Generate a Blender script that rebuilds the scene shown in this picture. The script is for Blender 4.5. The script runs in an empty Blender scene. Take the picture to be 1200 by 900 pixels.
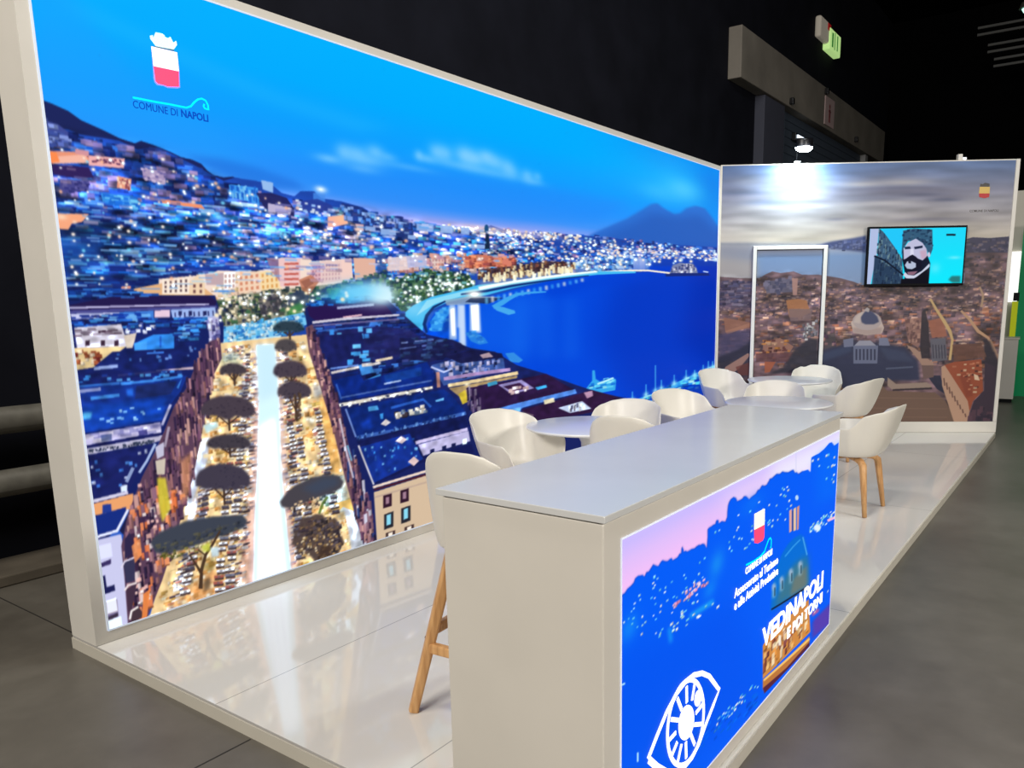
import bpy, bmesh, math, random
import numpy as np
from mathutils import Vector, Matrix

S = bpy.context.scene
COL = S.collection
PI = math.pi

# ------------------------------------------------------------------ printed artwork (plane millimetres)
BAY_PRINT = [
('V',[(3471,(0,184,255)),(3222,(0,178,255)),(2871,(0,172,255)),(2604,(14,158,255)),(2424,(34,150,255)),(2272,(70,150,250)),(2174,(150,165,245)),(2027,(40,90,200))]),
('P',(30,160,255),0.45,10,[63,3030,164,3063,486,2686,860,2520,1249,2291,748,2338,63,2491]),
('P',(40,185,255),0.35,6,[148,2923,324,2938,1291,2771,2116,2731,1830,2658,1126,2717]),
('G',(10,125,235),0.8,[7119,2961,601,375]),
('G',(10,140,245),0.5,[5928,3119,1161,149]),
('G',(85,205,255),0.8,[6339,2810,459,123]),
('G',(80,200,255),0.45,[5749,2721,409,83]),
('G',(150,160,245),0.75,[1861,2171,422,62]),
('G',(170,165,240),0.7,[2391,2159,584,50]),
('G',(140,160,245),0.6,[3445,2198,672,58]),
('P',(32,138,250),0.55,8,[846,2384,1813,2441,2582,2540,3569,2556,5222,2547,4596,2324,3337,2230,1935,2209,1249,2296]),
('G',(140,212,255),0.6,[1588,2470,88,24]),
('G',(140,212,255),0.55,[1707,2525,59,44]),
('G',(140,212,255),0.6,[1806,2530,94,45]),
('G',(140,212,255),0.6,[1960,2562,71,41]),
('G',(140,212,255),0.5,[1886,2501,153,35]),
('G',(140,212,255),0.4,[2066,2546,73,26]),
('G',(140,212,255),0.35,[1847,2445,124,25]),
('G',(140,212,255),0.6,[2345,2596,40,32]),
('G',(140,212,255),0.5,[2416,2584,82,27]),
('G',(140,212,255),0.65,[2519,2643,76,50]),
('G',(140,212,255),0.6,[2604,2644,78,51]),
('G',(140,212,255),0.75,[2809,2662,101,58]),
('G',(140,212,255),0.75,[2911,2652,123,53]),
('G',(140,212,255),0.7,[3047,2683,88,48]),
('G',(140,212,255),0.65,[3145,2660,111,55]),
('G',(140,212,255),0.6,[3299,2644,95,56]),
('G',(140,212,255),0.4,[3351,2613,96,44]),
('G',(140,212,255),0.6,[3548,2611,79,45]),
('G',(140,212,255),0.45,[3685,2622,58,33]),
('G',(140,212,255),0.4,[3626,2575,138,26]),
('G',(140,212,255),0.4,[2760,2585,273,29]),
('G',(140,212,255),0.35,[3092,2580,300,30]),
('G',(140,212,255),0.3,[2252,2508,204,21]),
('P',(44,112,212),0.95,2,[4450,2210,4775,2307,5140,2412,5428,2517,5624,2592,5752,2613,5905,2576,6144,2536,6287,2557,6432,2624,6670,2672,6922,2668,7117,2589,7321,2488,7343,2153,4449,2031]),
('P',(34,84,178),0.6,8,[4595,2204,5224,2371,5662,2521,5946,2511,6351,2527,6787,2600,7325,2430,7343,2153,4449,2031]),
('P',(30,110,220),0.6,3,[683,2361,893,2374,1093,2358,1336,2315,1420,2278,1082,2241]),
('P',(26,36,92),1,0,[51,2503,97,2494,163,2475,213,2445,302,2419,375,2394,445,2382,475,2398,535,2388,618,2368,669,2351,726,2347,775,2333,805,2304,836,2286,893,2281,944,2291,1033,2280,1061,2239,1079,2214,1296,2190,774,2132,80,2354]),
('P',(30,70,168),1,0,[38,2397,154,2395,206,2382,374,2382,450,2356,555,2379,638,2355,755,2314,892,2263,958,2288,1086,2286,1181,2279,1244,2240,1328,2230,1372,2263,1468,2273,1514,2239,1665,2235,1830,2215,1933,2177,2153,2163,2391,2159,2648,2155,2926,2150,3076,2198,3335,2165,4044,2198,4900,2214,5577,2205,7413,2256,7439,1854,7311,1852,4593,1807,2529,1595,1804,1387,-25,1470]),
('C',[(18,34,104),(24,52,140),(34,86,196),(30,70,170),(52,120,226),(84,150,244),(28,44,120),(46,66,150),(110,120,190),(20,90,210)],0.85,800,1,[7,20,3,7],[43,2383,372,2371,575,2362,891,2255,1297,2199,1795,2196,1762,1761,1036,1749,69,2030]),
('C',[(92,96,170),(122,108,168),(70,80,150),(150,130,180)],1,200,2,[8,18,4,8],[43,2383,372,2371,575,2362,891,2255,1297,2199,1795,2196,1762,1761,1036,1749,69,2030]),
('C',[(18,34,104),(24,52,140),(34,86,196),(30,70,170),(52,120,226),(84,150,244),(28,44,120),(46,66,150),(110,120,190),(20,90,210),(14,40,120),(20,110,225),(40,150,245)],0.8,620,3,[9,30,2,6],[55,2083,1074,2160,1774,1917,773,1648,82,1657]),
('C',[(60,160,245),(110,200,255),(180,220,255),(30,120,235)],0.75,170,4,[6,22,1.5,4],[55,2083,1074,2160,1774,1917,773,1648,82,1657]),
('C',[(18,34,104),(24,52,140),(34,86,196),(30,70,170),(52,120,226),(84,150,244),(28,44,120),(46,66,150),(110,120,190),(20,90,210),(100,150,230)],0.85,700,5,[4,14,2,5],[1074,2160,1795,2196,2560,2160,3334,2152,3788,2003,2911,1829,1627,1759,831,1745]),
('C',[(150,150,220),(190,180,230),(220,200,230),(110,130,210),(240,220,230)],0.8,300,6,[4,11,1.5,4],[1074,2160,1795,2196,2560,2160,3334,2152,3788,2003,2911,1829,1627,1759,831,1745]),
('C',[(60,180,250),(90,200,255),(30,130,240)],0.9,200,16,[4,10,1.5,4],[1074,2160,1795,2196,2560,2160,3334,2152,3788,2003,2911,1829,1627,1759,831,1745]),
('C',[(18,34,104),(24,52,140),(34,86,196),(30,70,170),(52,120,226),(84,150,244),(28,44,120),(46,66,150),(110,120,190),(20,90,210),(70,100,200),(120,150,235),(150,120,190)],1,700,7,[2,8,1.5,4],[2927,2175,3793,2196,4900,2214,7338,2233,7354,1974,5229,1917,3785,1850,2911,1842]),
('C',[(220,230,255),(255,255,255),(255,220,200),(150,210,255),(240,190,200)],0.95,420,8,[1.5,4,1,2.4],[2927,2175,3793,2196,4900,2214,7338,2233,7354,1974,5229,1917,3785,1850,2911,1842]),
('G',(225,200,235),0.6,[3334,2165,653,25]),
('G',(245,215,215),0.7,[2926,2162,242,24]),
('C',[(255,240,230),(255,225,200),(255,255,255)],0.9,120,9,[1.5,4,1.5,3],[2561,2172,3335,2178,4310,2201,4310,2142,2558,2125]),
('N',0.26,8,2,11,[43,2383,372,2371,575,2362,891,2255,1297,2199,1795,2196,1762,1761,1036,1749,69,2030]),
('N',0.24,12,2,12,[55,2083,1074,2160,1774,1917,773,1648,82,1657]),
('N',0.2,6,2,13,[1074,2160,1795,2196,2560,2160,3334,2152,3788,2003,2911,1829,1627,1759,831,1745]),
('N',0.2,40,14,14,[36,2382,891,2255,2559,2137,3788,2003,1627,1759,82,1657]),
('P',(18,36,110),0.5,4,[47,2078,298,2049,372,2008,251,1976,179,1994,161,1962,46,1955]),
('P',(30,90,200),0.6,5,[51,1933,238,1929,227,1829,65,1815]),
('P',(18,30,96),0.75,4,[91,1733,469,1772,505,1707,216,1665,82,1657]),
('P',(24,40,110),0.5,2,[1053,1932,1775,1938,1773,1902,1047,1868]),
('P',(62,74,150),1,0,[54,2420,114,2410,153,2384,140,2335,62,2316]),
('C',[(90,110,190),(130,150,220),(60,80,160)],1,24,10,[6,12,3,6],[54,2420,148,2401,160,2324,59,2295]),
('P',(236,150,120),1,0,[59,2291,171,2304,228,2290,225,2267,59,2238]),
('P',(250,190,170),0.9,0,[70,2268,214,2299,225,2263,73,2240]),
('P',(255,140,80),1,0,[62,2288,93,2292,102,2251,60,2241]),
('P',(244,180,178),1,0,[228,2297,389,2305,380,2261,223,2252]),
('C',[(120,60,90),(90,50,90)],1,26,11,[2,3,1.5,2.5],[242,2284,380,2296,378,2276,240,2269]),
('P',(214,150,160),1,0,[173,2318,231,2316,228,2293,171,2296]),
('P',(48,32,92),1,0,[66,2235,222,2245,240,2202,172,2187,68,2196]),
('P',(70,70,140),1,0,[93,2177,215,2184,210,2139,86,2119]),
('C',[(100,96,160),(50,50,120)],1,24,12,[3,6,2,3],[93,2177,215,2184,210,2139,86,2119]),
('P',(240,160,130),1,0,[348,2223,410,2215,401,2163,338,2168]),
('C',[(255,210,180),(150,80,90)],1,16,13,[2,3,3,5],[347,2215,405,2207,401,2167,343,2172]),
('P',(60,160,240),0.85,0,[262,2137,406,2137,455,2102,418,2067,265,2100]),
('C',[(110,200,255),(30,110,220)],1,30,14,[4,10,1.5,3],[262,2137,425,2131,452,2078,272,2093]),
('P',(246,150,110),1,0,[542,2138,755,2130,771,2110,549,2119]),
('P',(250,170,130),1,0,[62,2029,199,2037,165,2000,121,1989,103,1962,61,1963]),
('G',(255,220,190),0.9,[81,2015,21,11]),
('P',(170,150,190),1,0,[465,2272,582,2271,575,2210,468,2222]),
('C',[(110,100,160),(200,180,210)],1,24,15,[3,4,2,3],[465,2272,582,2271,575,2210,468,2222]),
('P',(60,150,240),1,0,[920,2249,1093,2251,1095,2153,1023,2173,924,2189]),
('C',[(120,200,255),(30,100,210)],1,40,17,[1.5,2.5,4,7],[919,2245,1093,2247,1092,2179,924,2194]),
('P',(150,190,240),1,0,[1118,2294,1193,2289,1188,2234,1124,2246]),
('P',(36,36,92),0.95,0,[1080,2223,1177,2233,1276,2216,1322,2159,1318,2117,1126,2146]),
('P',(70,140,235),0.8,0,[1461,2263,1547,2267,1542,2213,1457,2215]),
('G',(235,250,255),1,[1517,2288,37,17]),
('P',(40,60,150),0.9,0,[1343,2204,1488,2232,1586,2207,1620,2161,1327,2146]),
('C',[(150,190,250),(220,235,255)],1,24,18,[3,5,2,3],[1344,2213,1622,2181,1618,2131,1337,2137]),
('P',(190,180,215),1,0,[1150,2176,1305,2163,1290,2124,1146,2130]),
('P',(250,180,160),1,0,[1555,2136,1685,2157,1708,2108,1549,2067]),
('G',(255,200,150),0.7,[1657,2134,52,30]),
('P',(32,50,118),0.85,0,[1664,2225,1796,2217,1898,2185,2041,2165,2153,2163,2230,2147,2270,2039,2131,2053,1926,2082,1683,2126]),
('C',[(80,140,230),(140,180,240),(40,70,160),(120,150,220)],1,60,19,[3,6,3,6],[1664,2225,1898,2185,2277,2151,2257,2083,1683,2136]),
('P',(150,185,240),0.9,0,[1970,2096,2103,2100,2101,2062,1967,2059]),
('P',(150,185,240),0.9,0,[1843,2103,1927,2104,1925,2077,1841,2077]),
('P',(150,185,240),0.9,0,[2293,2152,2391,2154,2388,2108,2291,2107]),
('P',(150,185,240),0.9,0,[2391,2159,2458,2158,2455,2107,2388,2108]),
('P',(150,185,240),0.9,0,[2526,2158,2648,2161,2646,2108,2523,2106]),
('P',(150,185,240),0.9,0,[2739,2161,2831,2162,2829,2114,2736,2114]),
('P',(150,185,240),0.9,0,[2209,2074,2280,2073,2279,2045,2207,2047]),
('P',(150,185,240),0.9,0,[2826,2047,2999,2050,2998,2019,2824,2017]),
('P',(20,40,70),1,0,[3013,2132,3053,2134,3058,2022,2998,2019]),
('P',(30,80,130),1,0,[3050,2171,3049,2162,3045,2153,3039,2145,3031,2141,3023,2138,3015,2139,3008,2143,3003,2150,3000,2158,2999,2168,3000,2177,3005,2186,3011,2193,3018,2198,3026,2200,3034,2200,3041,2196,3046,2189,3050,2181]),
('P',(255,205,200),0.8,0,[1761,2112,1830,2112,1827,2071,1785,2068]),
('P',(246,222,208),1,0,[493,1756,787,1788,817,1807,916,1801,1041,1804,1185,1836,1201,1884,1718,1894,1720,1750,1433,1716,1194,1685,773,1648,727,1674,484,1673]),
('P',(232,180,130),1,0,[337,1697,507,1732,731,1709,803,1657,772,1639,335,1673]),
('C',[(255,240,220),(240,190,140),(250,215,190),(225,160,120),(255,225,170)],0.8,60,20,[4,9,3,6],[784,1762,1184,1817,1195,1694,773,1657]),
('P',(250,232,214),1,0,[510,1753,653,1768,644,1678,501,1673]),
('P',(244,214,180),1,0,[651,1742,700,1778,734,1744,727,1674,644,1674]),
('P',(196,170,176),1,0,[738,1779,845,1790,839,1728,742,1727]),
('P',(248,236,226),1,0,[846,1794,916,1801,907,1711,836,1701]),
('P',(90,66,76),1,0,[521,1741,531,1742,529,1729,519,1728]),
('P',(90,66,76),1,0,[519,1720,529,1721,527,1708,517,1707]),
('P',(90,66,76),1,0,[516,1699,526,1700,525,1687,515,1686]),
('P',(90,66,76),1,0,[547,1744,557,1745,556,1732,546,1731]),
('P',(90,66,76),1,0,[545,1722,555,1723,554,1710,544,1709]),
('P',(90,66,76),1,0,[543,1700,553,1701,551,1688,541,1687]),
('P',(90,66,76),1,0,[574,1747,584,1748,583,1734,573,1733]),
('P',(90,66,76),1,0,[572,1724,582,1725,580,1712,570,1711]),
('P',(90,66,76),1,0,[569,1702,579,1703,578,1689,568,1689]),
('P',(90,66,76),1,0,[601,1750,611,1751,610,1737,600,1736]),
('P',(90,66,76),1,0,[599,1727,609,1727,607,1713,597,1713]),
('P',(90,66,76),1,0,[596,1704,606,1704,605,1690,595,1690]),
('P',(90,66,76),1,0,[628,1753,639,1754,637,1739,627,1738]),
('P',(90,66,76),1,0,[626,1729,636,1730,635,1715,624,1715]),
('P',(90,66,76),1,0,[623,1705,634,1706,632,1691,622,1691]),
('P',(120,80,80),1,0,[669,1729,683,1730,681,1713,667,1712]),
('P',(120,80,80),1,0,[666,1701,680,1701,678,1684,664,1684]),
('P',(120,80,80),1,0,[704,1732,718,1733,716,1715,702,1714]),
('P',(120,80,80),1,0,[701,1702,715,1702,713,1684,699,1684]),
('P',(190,150,150),1,0,[851,1781,861,1782,859,1766,850,1765]),
('P',(190,150,150),1,0,[849,1754,858,1755,856,1739,847,1738]),
('P',(190,150,150),1,0,[846,1727,855,1728,854,1712,844,1711]),
('P',(190,150,150),1,0,[875,1783,884,1784,882,1768,873,1767]),
('P',(190,150,150),1,0,[872,1756,881,1757,880,1741,870,1740]),
('P',(190,150,150),1,0,[869,1729,879,1730,877,1714,868,1713]),
('P',(190,150,150),1,0,[898,1785,908,1786,906,1770,897,1769]),
('P',(190,150,150),1,0,[896,1758,905,1759,903,1743,894,1742]),
('P',(190,150,150),1,0,[893,1731,902,1732,901,1716,891,1715]),
('P',(246,214,186),1,0,[925,1783,1062,1805,1064,1703,925,1684]),
('P',(214,140,110),1,0,[937,1773,953,1776,953,1759,936,1756]),
('P',(214,140,110),1,0,[936,1743,952,1745,952,1728,935,1726]),
('P',(214,140,110),1,0,[935,1713,951,1715,950,1698,934,1696]),
('P',(214,140,110),1,0,[970,1778,986,1781,986,1764,969,1761]),
('P',(214,140,110),1,0,[969,1747,985,1750,984,1733,968,1731]),
('P',(214,140,110),1,0,[967,1717,984,1719,983,1702,967,1700]),
('P',(214,140,110),1,0,[1003,1783,1019,1786,1019,1769,1002,1766]),
('P',(214,140,110),1,0,[1002,1752,1018,1754,1018,1737,1001,1735]),
('P',(214,140,110),1,0,[1000,1721,1017,1723,1016,1705,1000,1703]),
('P',(214,140,110),1,0,[1036,1789,1053,1791,1052,1774,1036,1771]),
('P',(214,140,110),1,0,[1035,1757,1052,1759,1051,1741,1034,1739]),
('P',(214,140,110),1,0,[1034,1725,1051,1727,1050,1709,1033,1707]),
('P',(250,222,170),1,0,[1062,1800,1184,1822,1186,1713,1063,1698]),
('P',(222,160,90),1,0,[1074,1791,1087,1793,1087,1774,1074,1772]),
('P',(222,160,90),1,0,[1073,1760,1086,1762,1086,1743,1073,1741]),
('P',(222,160,90),1,0,[1072,1729,1085,1730,1085,1711,1072,1710]),
('P',(222,160,90),1,0,[1103,1796,1116,1798,1116,1779,1103,1777]),
('P',(222,160,90),1,0,[1102,1764,1115,1766,1115,1746,1102,1745]),
('P',(222,160,90),1,0,[1101,1732,1114,1733,1113,1714,1100,1713]),
('P',(222,160,90),1,0,[1132,1801,1146,1804,1145,1784,1132,1781]),
('P',(222,160,90),1,0,[1131,1768,1145,1770,1144,1750,1131,1748]),
('P',(222,160,90),1,0,[1130,1735,1143,1737,1143,1717,1129,1715]),
('P',(222,160,90),1,0,[1162,1807,1175,1809,1175,1788,1161,1786]),
('P',(222,160,90),1,0,[1161,1773,1174,1775,1173,1754,1160,1752]),
('P',(222,160,90),1,0,[1160,1739,1173,1740,1172,1719,1159,1718]),
('P',(246,190,120),0.9,0,[502,1678,775,1674,802,1648,781,1630,501,1669]),
('P',(226,150,130),1,0,[307,1713,352,1717,348,1685,303,1681]),
('P',(24,36,104),0.9,0,[495,1773,693,1795,691,1773,492,1752]),
('P',(70,60,110),0,0,[474,1740,486,1773,655,1785,671,1760,738,1779,845,1790,839,1728,771,1727,747,1770,665,1751]),
('P',(240,200,200),1,0,[1189,1879,1339,1885,1326,1734,1187,1723]),
('P',(200,100,90),1,0,[1227,1856,1325,1862,1324,1849,1226,1844]),
('P',(200,100,90),1,0,[1224,1828,1323,1833,1322,1820,1223,1815]),
('P',(200,100,90),1,0,[1222,1799,1320,1804,1319,1791,1221,1787]),
('P',(200,100,90),1,0,[1219,1771,1318,1775,1317,1762,1218,1758]),
('P',(200,100,90),1,0,[1217,1742,1315,1746,1314,1733,1215,1729]),
('P',(225,180,190),1,0,[1409,1863,1483,1866,1474,1756,1399,1745]),
('P',(235,205,200),1,0,[1484,1875,1704,1889,1695,1770,1473,1746]),
('P',(200,160,170),1,0,[1494,1856,1505,1857,1504,1841,1493,1840]),
('P',(200,160,170),1,0,[1492,1830,1503,1831,1501,1815,1491,1814]),
('P',(200,160,170),1,0,[1490,1804,1501,1805,1499,1789,1489,1788]),
('P',(200,160,170),1,0,[1488,1778,1498,1778,1497,1763,1487,1762]),
('P',(200,160,170),1,0,[1518,1857,1528,1858,1527,1842,1516,1842]),
('P',(200,160,170),1,0,[1515,1831,1526,1832,1525,1817,1514,1816]),
('P',(200,160,170),1,0,[1513,1806,1524,1806,1523,1791,1512,1790]),
('P',(200,160,170),1,0,[1511,1780,1522,1780,1520,1765,1510,1764]),
('P',(200,160,170),1,0,[1541,1859,1551,1859,1550,1844,1540,1843]),
('P',(200,160,170),1,0,[1539,1833,1549,1834,1548,1818,1538,1818]),
('P',(200,160,170),1,0,[1537,1807,1547,1808,1546,1793,1535,1792]),
('P',(200,160,170),1,0,[1535,1781,1545,1782,1544,1767,1533,1766]),
('P',(200,160,170),1,0,[1564,1860,1575,1861,1574,1846,1563,1845]),
('P',(200,160,170),1,0,[1562,1835,1573,1835,1572,1820,1561,1819]),
('P',(200,160,170),1,0,[1560,1809,1571,1810,1570,1795,1559,1794]),
('P',(200,160,170),1,0,[1558,1783,1569,1784,1568,1769,1557,1768]),
('P',(200,160,170),1,0,[1588,1862,1599,1862,1597,1847,1587,1846]),
('P',(200,160,170),1,0,[1586,1836,1597,1837,1595,1822,1585,1821]),
('P',(200,160,170),1,0,[1584,1811,1595,1812,1593,1796,1583,1796]),
('P',(200,160,170),1,0,[1582,1785,1593,1786,1591,1771,1581,1770]),
('P',(200,160,170),1,0,[1612,1863,1623,1864,1621,1849,1611,1848]),
('P',(200,160,170),1,0,[1610,1838,1621,1839,1619,1823,1609,1823]),
('P',(200,160,170),1,0,[1608,1813,1619,1813,1617,1798,1607,1797]),
('P',(200,160,170),1,0,[1606,1787,1617,1788,1615,1773,1605,1772]),
('P',(200,160,170),1,0,[1636,1864,1647,1865,1646,1850,1635,1849]),
('P',(200,160,170),1,0,[1634,1839,1645,1840,1644,1825,1633,1824]),
('P',(200,160,170),1,0,[1632,1814,1643,1815,1642,1800,1631,1799]),
('P',(200,160,170),1,0,[1630,1789,1641,1790,1640,1775,1629,1774]),
('P',(200,160,170),1,0,[1660,1866,1671,1867,1670,1852,1659,1851]),
('P',(200,160,170),1,0,[1658,1841,1669,1842,1668,1827,1657,1826]),
('P',(200,160,170),1,0,[1656,1816,1667,1817,1666,1802,1655,1801]),
('P',(200,160,170),1,0,[1654,1791,1665,1792,1664,1777,1653,1776]),
('P',(200,160,170),1,0,[1685,1867,1696,1868,1694,1853,1683,1853]),
('P',(200,160,170),1,0,[1683,1843,1694,1843,1693,1829,1681,1828]),
('P',(200,160,170),1,0,[1681,1818,1692,1819,1691,1804,1680,1803]),
('P',(200,160,170),1,0,[1679,1793,1690,1794,1689,1780,1678,1779]),
('P',(176,120,140),1,0,[1419,1843,1430,1844,1429,1832,1418,1831]),
('P',(176,120,140),1,0,[1417,1818,1428,1820,1427,1808,1416,1806]),
('P',(176,120,140),1,0,[1415,1794,1426,1795,1425,1783,1414,1782]),
('P',(176,120,140),1,0,[1413,1769,1424,1771,1423,1759,1412,1757]),
('P',(176,120,140),1,0,[1441,1845,1453,1847,1452,1835,1440,1833]),
('P',(176,120,140),1,0,[1439,1821,1451,1823,1450,1811,1438,1809]),
('P',(176,120,140),1,0,[1437,1797,1449,1799,1448,1786,1436,1785]),
('P',(176,120,140),1,0,[1435,1773,1447,1774,1446,1762,1434,1761]),
('P',(176,120,140),1,0,[1464,1848,1476,1849,1475,1837,1463,1836]),
('P',(176,120,140),1,0,[1462,1824,1474,1825,1473,1814,1461,1812]),
('P',(176,120,140),1,0,[1460,1800,1472,1802,1471,1790,1459,1788]),
('P',(176,120,140),1,0,[1458,1776,1470,1778,1469,1766,1457,1764]),
('P',(30,60,160),0.85,0,[647,1793,1150,1816,1188,1864,1045,1850,648,1802]),
('P',(24,40,120),1,0,[1388,1901,1640,1912,1718,1900,1422,1873]),
('P',(160,120,150),0.8,0,[1112,1880,1189,1879,1189,1751,1138,1807]),
('P',(206,150,140),0.8,0,[1740,1883,1752,1884,1752,1871,1741,1870]),
('P',(206,150,140),0.8,0,[1741,1857,1753,1858,1753,1844,1742,1843]),
('P',(206,150,140),0.8,0,[1742,1830,1754,1831,1754,1818,1743,1816]),
('P',(206,150,140),0.8,0,[1744,1803,1755,1805,1755,1791,1744,1789]),
('P',(206,150,140),0.8,0,[1770,1885,1781,1885,1782,1873,1770,1872]),
('P',(206,150,140),0.8,0,[1770,1859,1782,1860,1782,1847,1771,1846]),
('P',(206,150,140),0.8,0,[1771,1833,1783,1834,1783,1822,1771,1820]),
('P',(206,150,140),0.8,0,[1772,1807,1783,1809,1783,1796,1772,1794]),
('P',(206,150,140),0.8,0,[1799,1886,1811,1887,1811,1875,1799,1874]),
('P',(206,150,140),0.8,0,[1800,1861,1811,1862,1811,1850,1800,1849]),
('P',(206,150,140),0.8,0,[1800,1836,1811,1838,1812,1825,1800,1824]),
('P',(206,150,140),0.8,0,[1800,1811,1812,1813,1812,1801,1800,1799]),
('P',(206,150,140),0.8,0,[1829,1888,1841,1888,1841,1876,1829,1876]),
('P',(206,150,140),0.8,0,[1829,1864,1841,1865,1841,1853,1829,1852]),
('P',(206,150,140),0.8,0,[1829,1840,1841,1841,1841,1829,1829,1828]),
('P',(206,150,140),0.8,0,[1829,1816,1840,1817,1840,1805,1829,1804]),
('P',(206,150,140),0.8,0,[1860,1889,1872,1890,1872,1878,1859,1878]),
('P',(206,150,140),0.8,0,[1859,1866,1871,1867,1871,1856,1859,1855]),
('P',(206,150,140),0.8,0,[1858,1843,1870,1844,1870,1833,1858,1831]),
('P',(206,150,140),0.8,0,[1858,1820,1869,1822,1869,1810,1857,1808]),
('P',(206,150,140),0.8,0,[1890,1890,1903,1891,1902,1880,1890,1879]),
('P',(206,150,140),0.8,0,[1889,1868,1901,1869,1901,1859,1889,1857]),
('P',(206,150,140),0.8,0,[1888,1846,1900,1848,1899,1837,1887,1835]),
('P',(206,150,140),0.8,0,[1887,1824,1899,1826,1898,1815,1886,1813]),
('P',(245,210,200),1,0,[1638,1896,1718,1900,1709,1781,1627,1759]),
('P',(228,180,160),1,0,[1732,1905,1913,1907,1906,1806,1735,1771]),
('P',(50,80,150),0.8,0,[1914,1923,2003,1949,2005,1765,1930,1731]),
('C',[(245,205,190),(225,160,140),(250,225,215),(200,150,170)],0.9,90,23,[4,9,4,7],[1986,1916,2379,1954,2918,1978,3328,1983,3324,1865,2372,1840,2016,1809]),
('P',(190,120,120),0.8,0,[2037,1897,2050,1898,2050,1886,2038,1885]),
('P',(190,120,120),0.8,0,[2038,1875,2050,1876,2050,1864,2038,1863]),
('P',(190,120,120),0.8,0,[2038,1854,2050,1855,2050,1843,2038,1842]),
('P',(190,120,120),0.8,0,[2038,1832,2051,1833,2051,1821,2039,1820]),
('P',(190,120,120),0.8,0,[2065,1899,2078,1900,2078,1888,2065,1887]),
('P',(190,120,120),0.8,0,[2065,1878,2078,1879,2078,1867,2065,1866]),
('P',(190,120,120),0.8,0,[2065,1856,2078,1857,2078,1845,2066,1844]),
('P',(190,120,120),0.8,0,[2066,1834,2078,1835,2078,1823,2066,1822]),
('P',(190,120,120),0.8,0,[2093,1902,2106,1903,2106,1891,2093,1890]),
('P',(190,120,120),0.8,0,[2093,1880,2106,1881,2106,1869,2093,1868]),
('P',(190,120,120),0.8,0,[2093,1858,2106,1859,2106,1847,2093,1846]),
('P',(190,120,120),0.8,0,[2093,1836,2106,1837,2106,1825,2093,1824]),
('P',(190,120,120),0.8,0,[2121,1904,2134,1905,2134,1893,2121,1892]),
('P',(190,120,120),0.8,0,[2121,1882,2134,1883,2134,1871,2121,1870]),
('P',(190,120,120),0.8,0,[2121,1860,2133,1861,2133,1849,2121,1848]),
('P',(190,120,120),0.8,0,[2121,1838,2133,1839,2133,1827,2121,1826]),
('P',(190,120,120),0.8,0,[2149,1907,2162,1908,2162,1896,2149,1895]),
('P',(190,120,120),0.8,0,[2149,1885,2162,1886,2162,1873,2149,1872]),
('P',(190,120,120),0.8,0,[2149,1862,2162,1864,2162,1851,2149,1850]),
('P',(190,120,120),0.8,0,[2149,1840,2161,1841,2161,1829,2149,1828]),
('P',(190,120,120),0.8,0,[2178,1909,2191,1910,2191,1898,2178,1897]),
('P',(190,120,120),0.8,0,[2178,1887,2191,1888,2190,1876,2177,1875]),
('P',(190,120,120),0.8,0,[2177,1865,2190,1866,2190,1854,2177,1853]),
('P',(190,120,120),0.8,0,[2177,1842,2190,1843,2189,1831,2177,1830]),
('P',(190,120,120),0.8,0,[2207,1912,2220,1913,2220,1901,2207,1899]),
('P',(190,120,120),0.8,0,[2206,1889,2219,1890,2219,1878,2206,1877]),
('P',(190,120,120),0.8,0,[2206,1867,2219,1868,2218,1856,2206,1855]),
('P',(190,120,120),0.8,0,[2205,1845,2218,1846,2218,1833,2205,1832]),
('P',(190,120,120),0.8,0,[2236,1914,2249,1915,2249,1903,2236,1902]),
('P',(190,120,120),0.8,0,[2235,1892,2248,1893,2248,1881,2235,1879]),
('P',(190,120,120),0.8,0,[2235,1869,2248,1870,2247,1858,2234,1857]),
('P',(190,120,120),0.8,0,[2234,1847,2247,1848,2247,1836,2234,1835]),
('P',(190,120,120),0.8,0,[2265,1917,2279,1918,2278,1906,2265,1904]),
('P',(190,120,120),0.8,0,[2265,1894,2278,1895,2277,1883,2264,1882]),
('P',(190,120,120),0.8,0,[2264,1872,2277,1873,2276,1860,2263,1859]),
('P',(190,120,120),0.8,0,[2263,1849,2276,1850,2276,1838,2263,1837]),
('P',(190,120,120),0.8,0,[2295,1919,2308,1920,2308,1908,2295,1907]),
('P',(190,120,120),0.8,0,[2294,1897,2307,1898,2307,1885,2294,1884]),
('P',(190,120,120),0.8,0,[2293,1874,2306,1875,2306,1863,2293,1862]),
('P',(190,120,120),0.8,0,[2292,1851,2305,1852,2305,1840,2292,1839]),
('P',(190,120,120),0.8,0,[2325,1922,2339,1923,2338,1911,2324,1909]),
('P',(190,120,120),0.8,0,[2324,1899,2337,1900,2337,1888,2323,1887]),
('P',(190,120,120),0.8,0,[2323,1876,2336,1878,2335,1865,2322,1864]),
('P',(190,120,120),0.8,0,[2322,1854,2335,1855,2334,1842,2321,1841]),
('P',(190,120,120),0.8,0,[2355,1925,2369,1926,2368,1913,2354,1912]),
('P',(190,120,120),0.8,0,[2354,1902,2367,1903,2367,1890,2353,1889]),
('P',(190,120,120),0.8,0,[2353,1879,2366,1880,2365,1867,2352,1866]),
('P',(190,120,120),0.8,0,[2351,1856,2365,1857,2364,1844,2351,1843]),
('P',(170,110,120),0.7,0,[2402,1921,2416,1921,2415,1907,2401,1906]),
('P',(170,110,120),0.7,0,[2400,1894,2414,1895,2413,1880,2399,1879]),
('P',(170,110,120),0.7,0,[2399,1867,2413,1868,2412,1853,2398,1852]),
('P',(170,110,120),0.7,0,[2433,1922,2447,1923,2446,1908,2432,1907]),
('P',(170,110,120),0.7,0,[2431,1895,2445,1896,2444,1881,2430,1881]),
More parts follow.
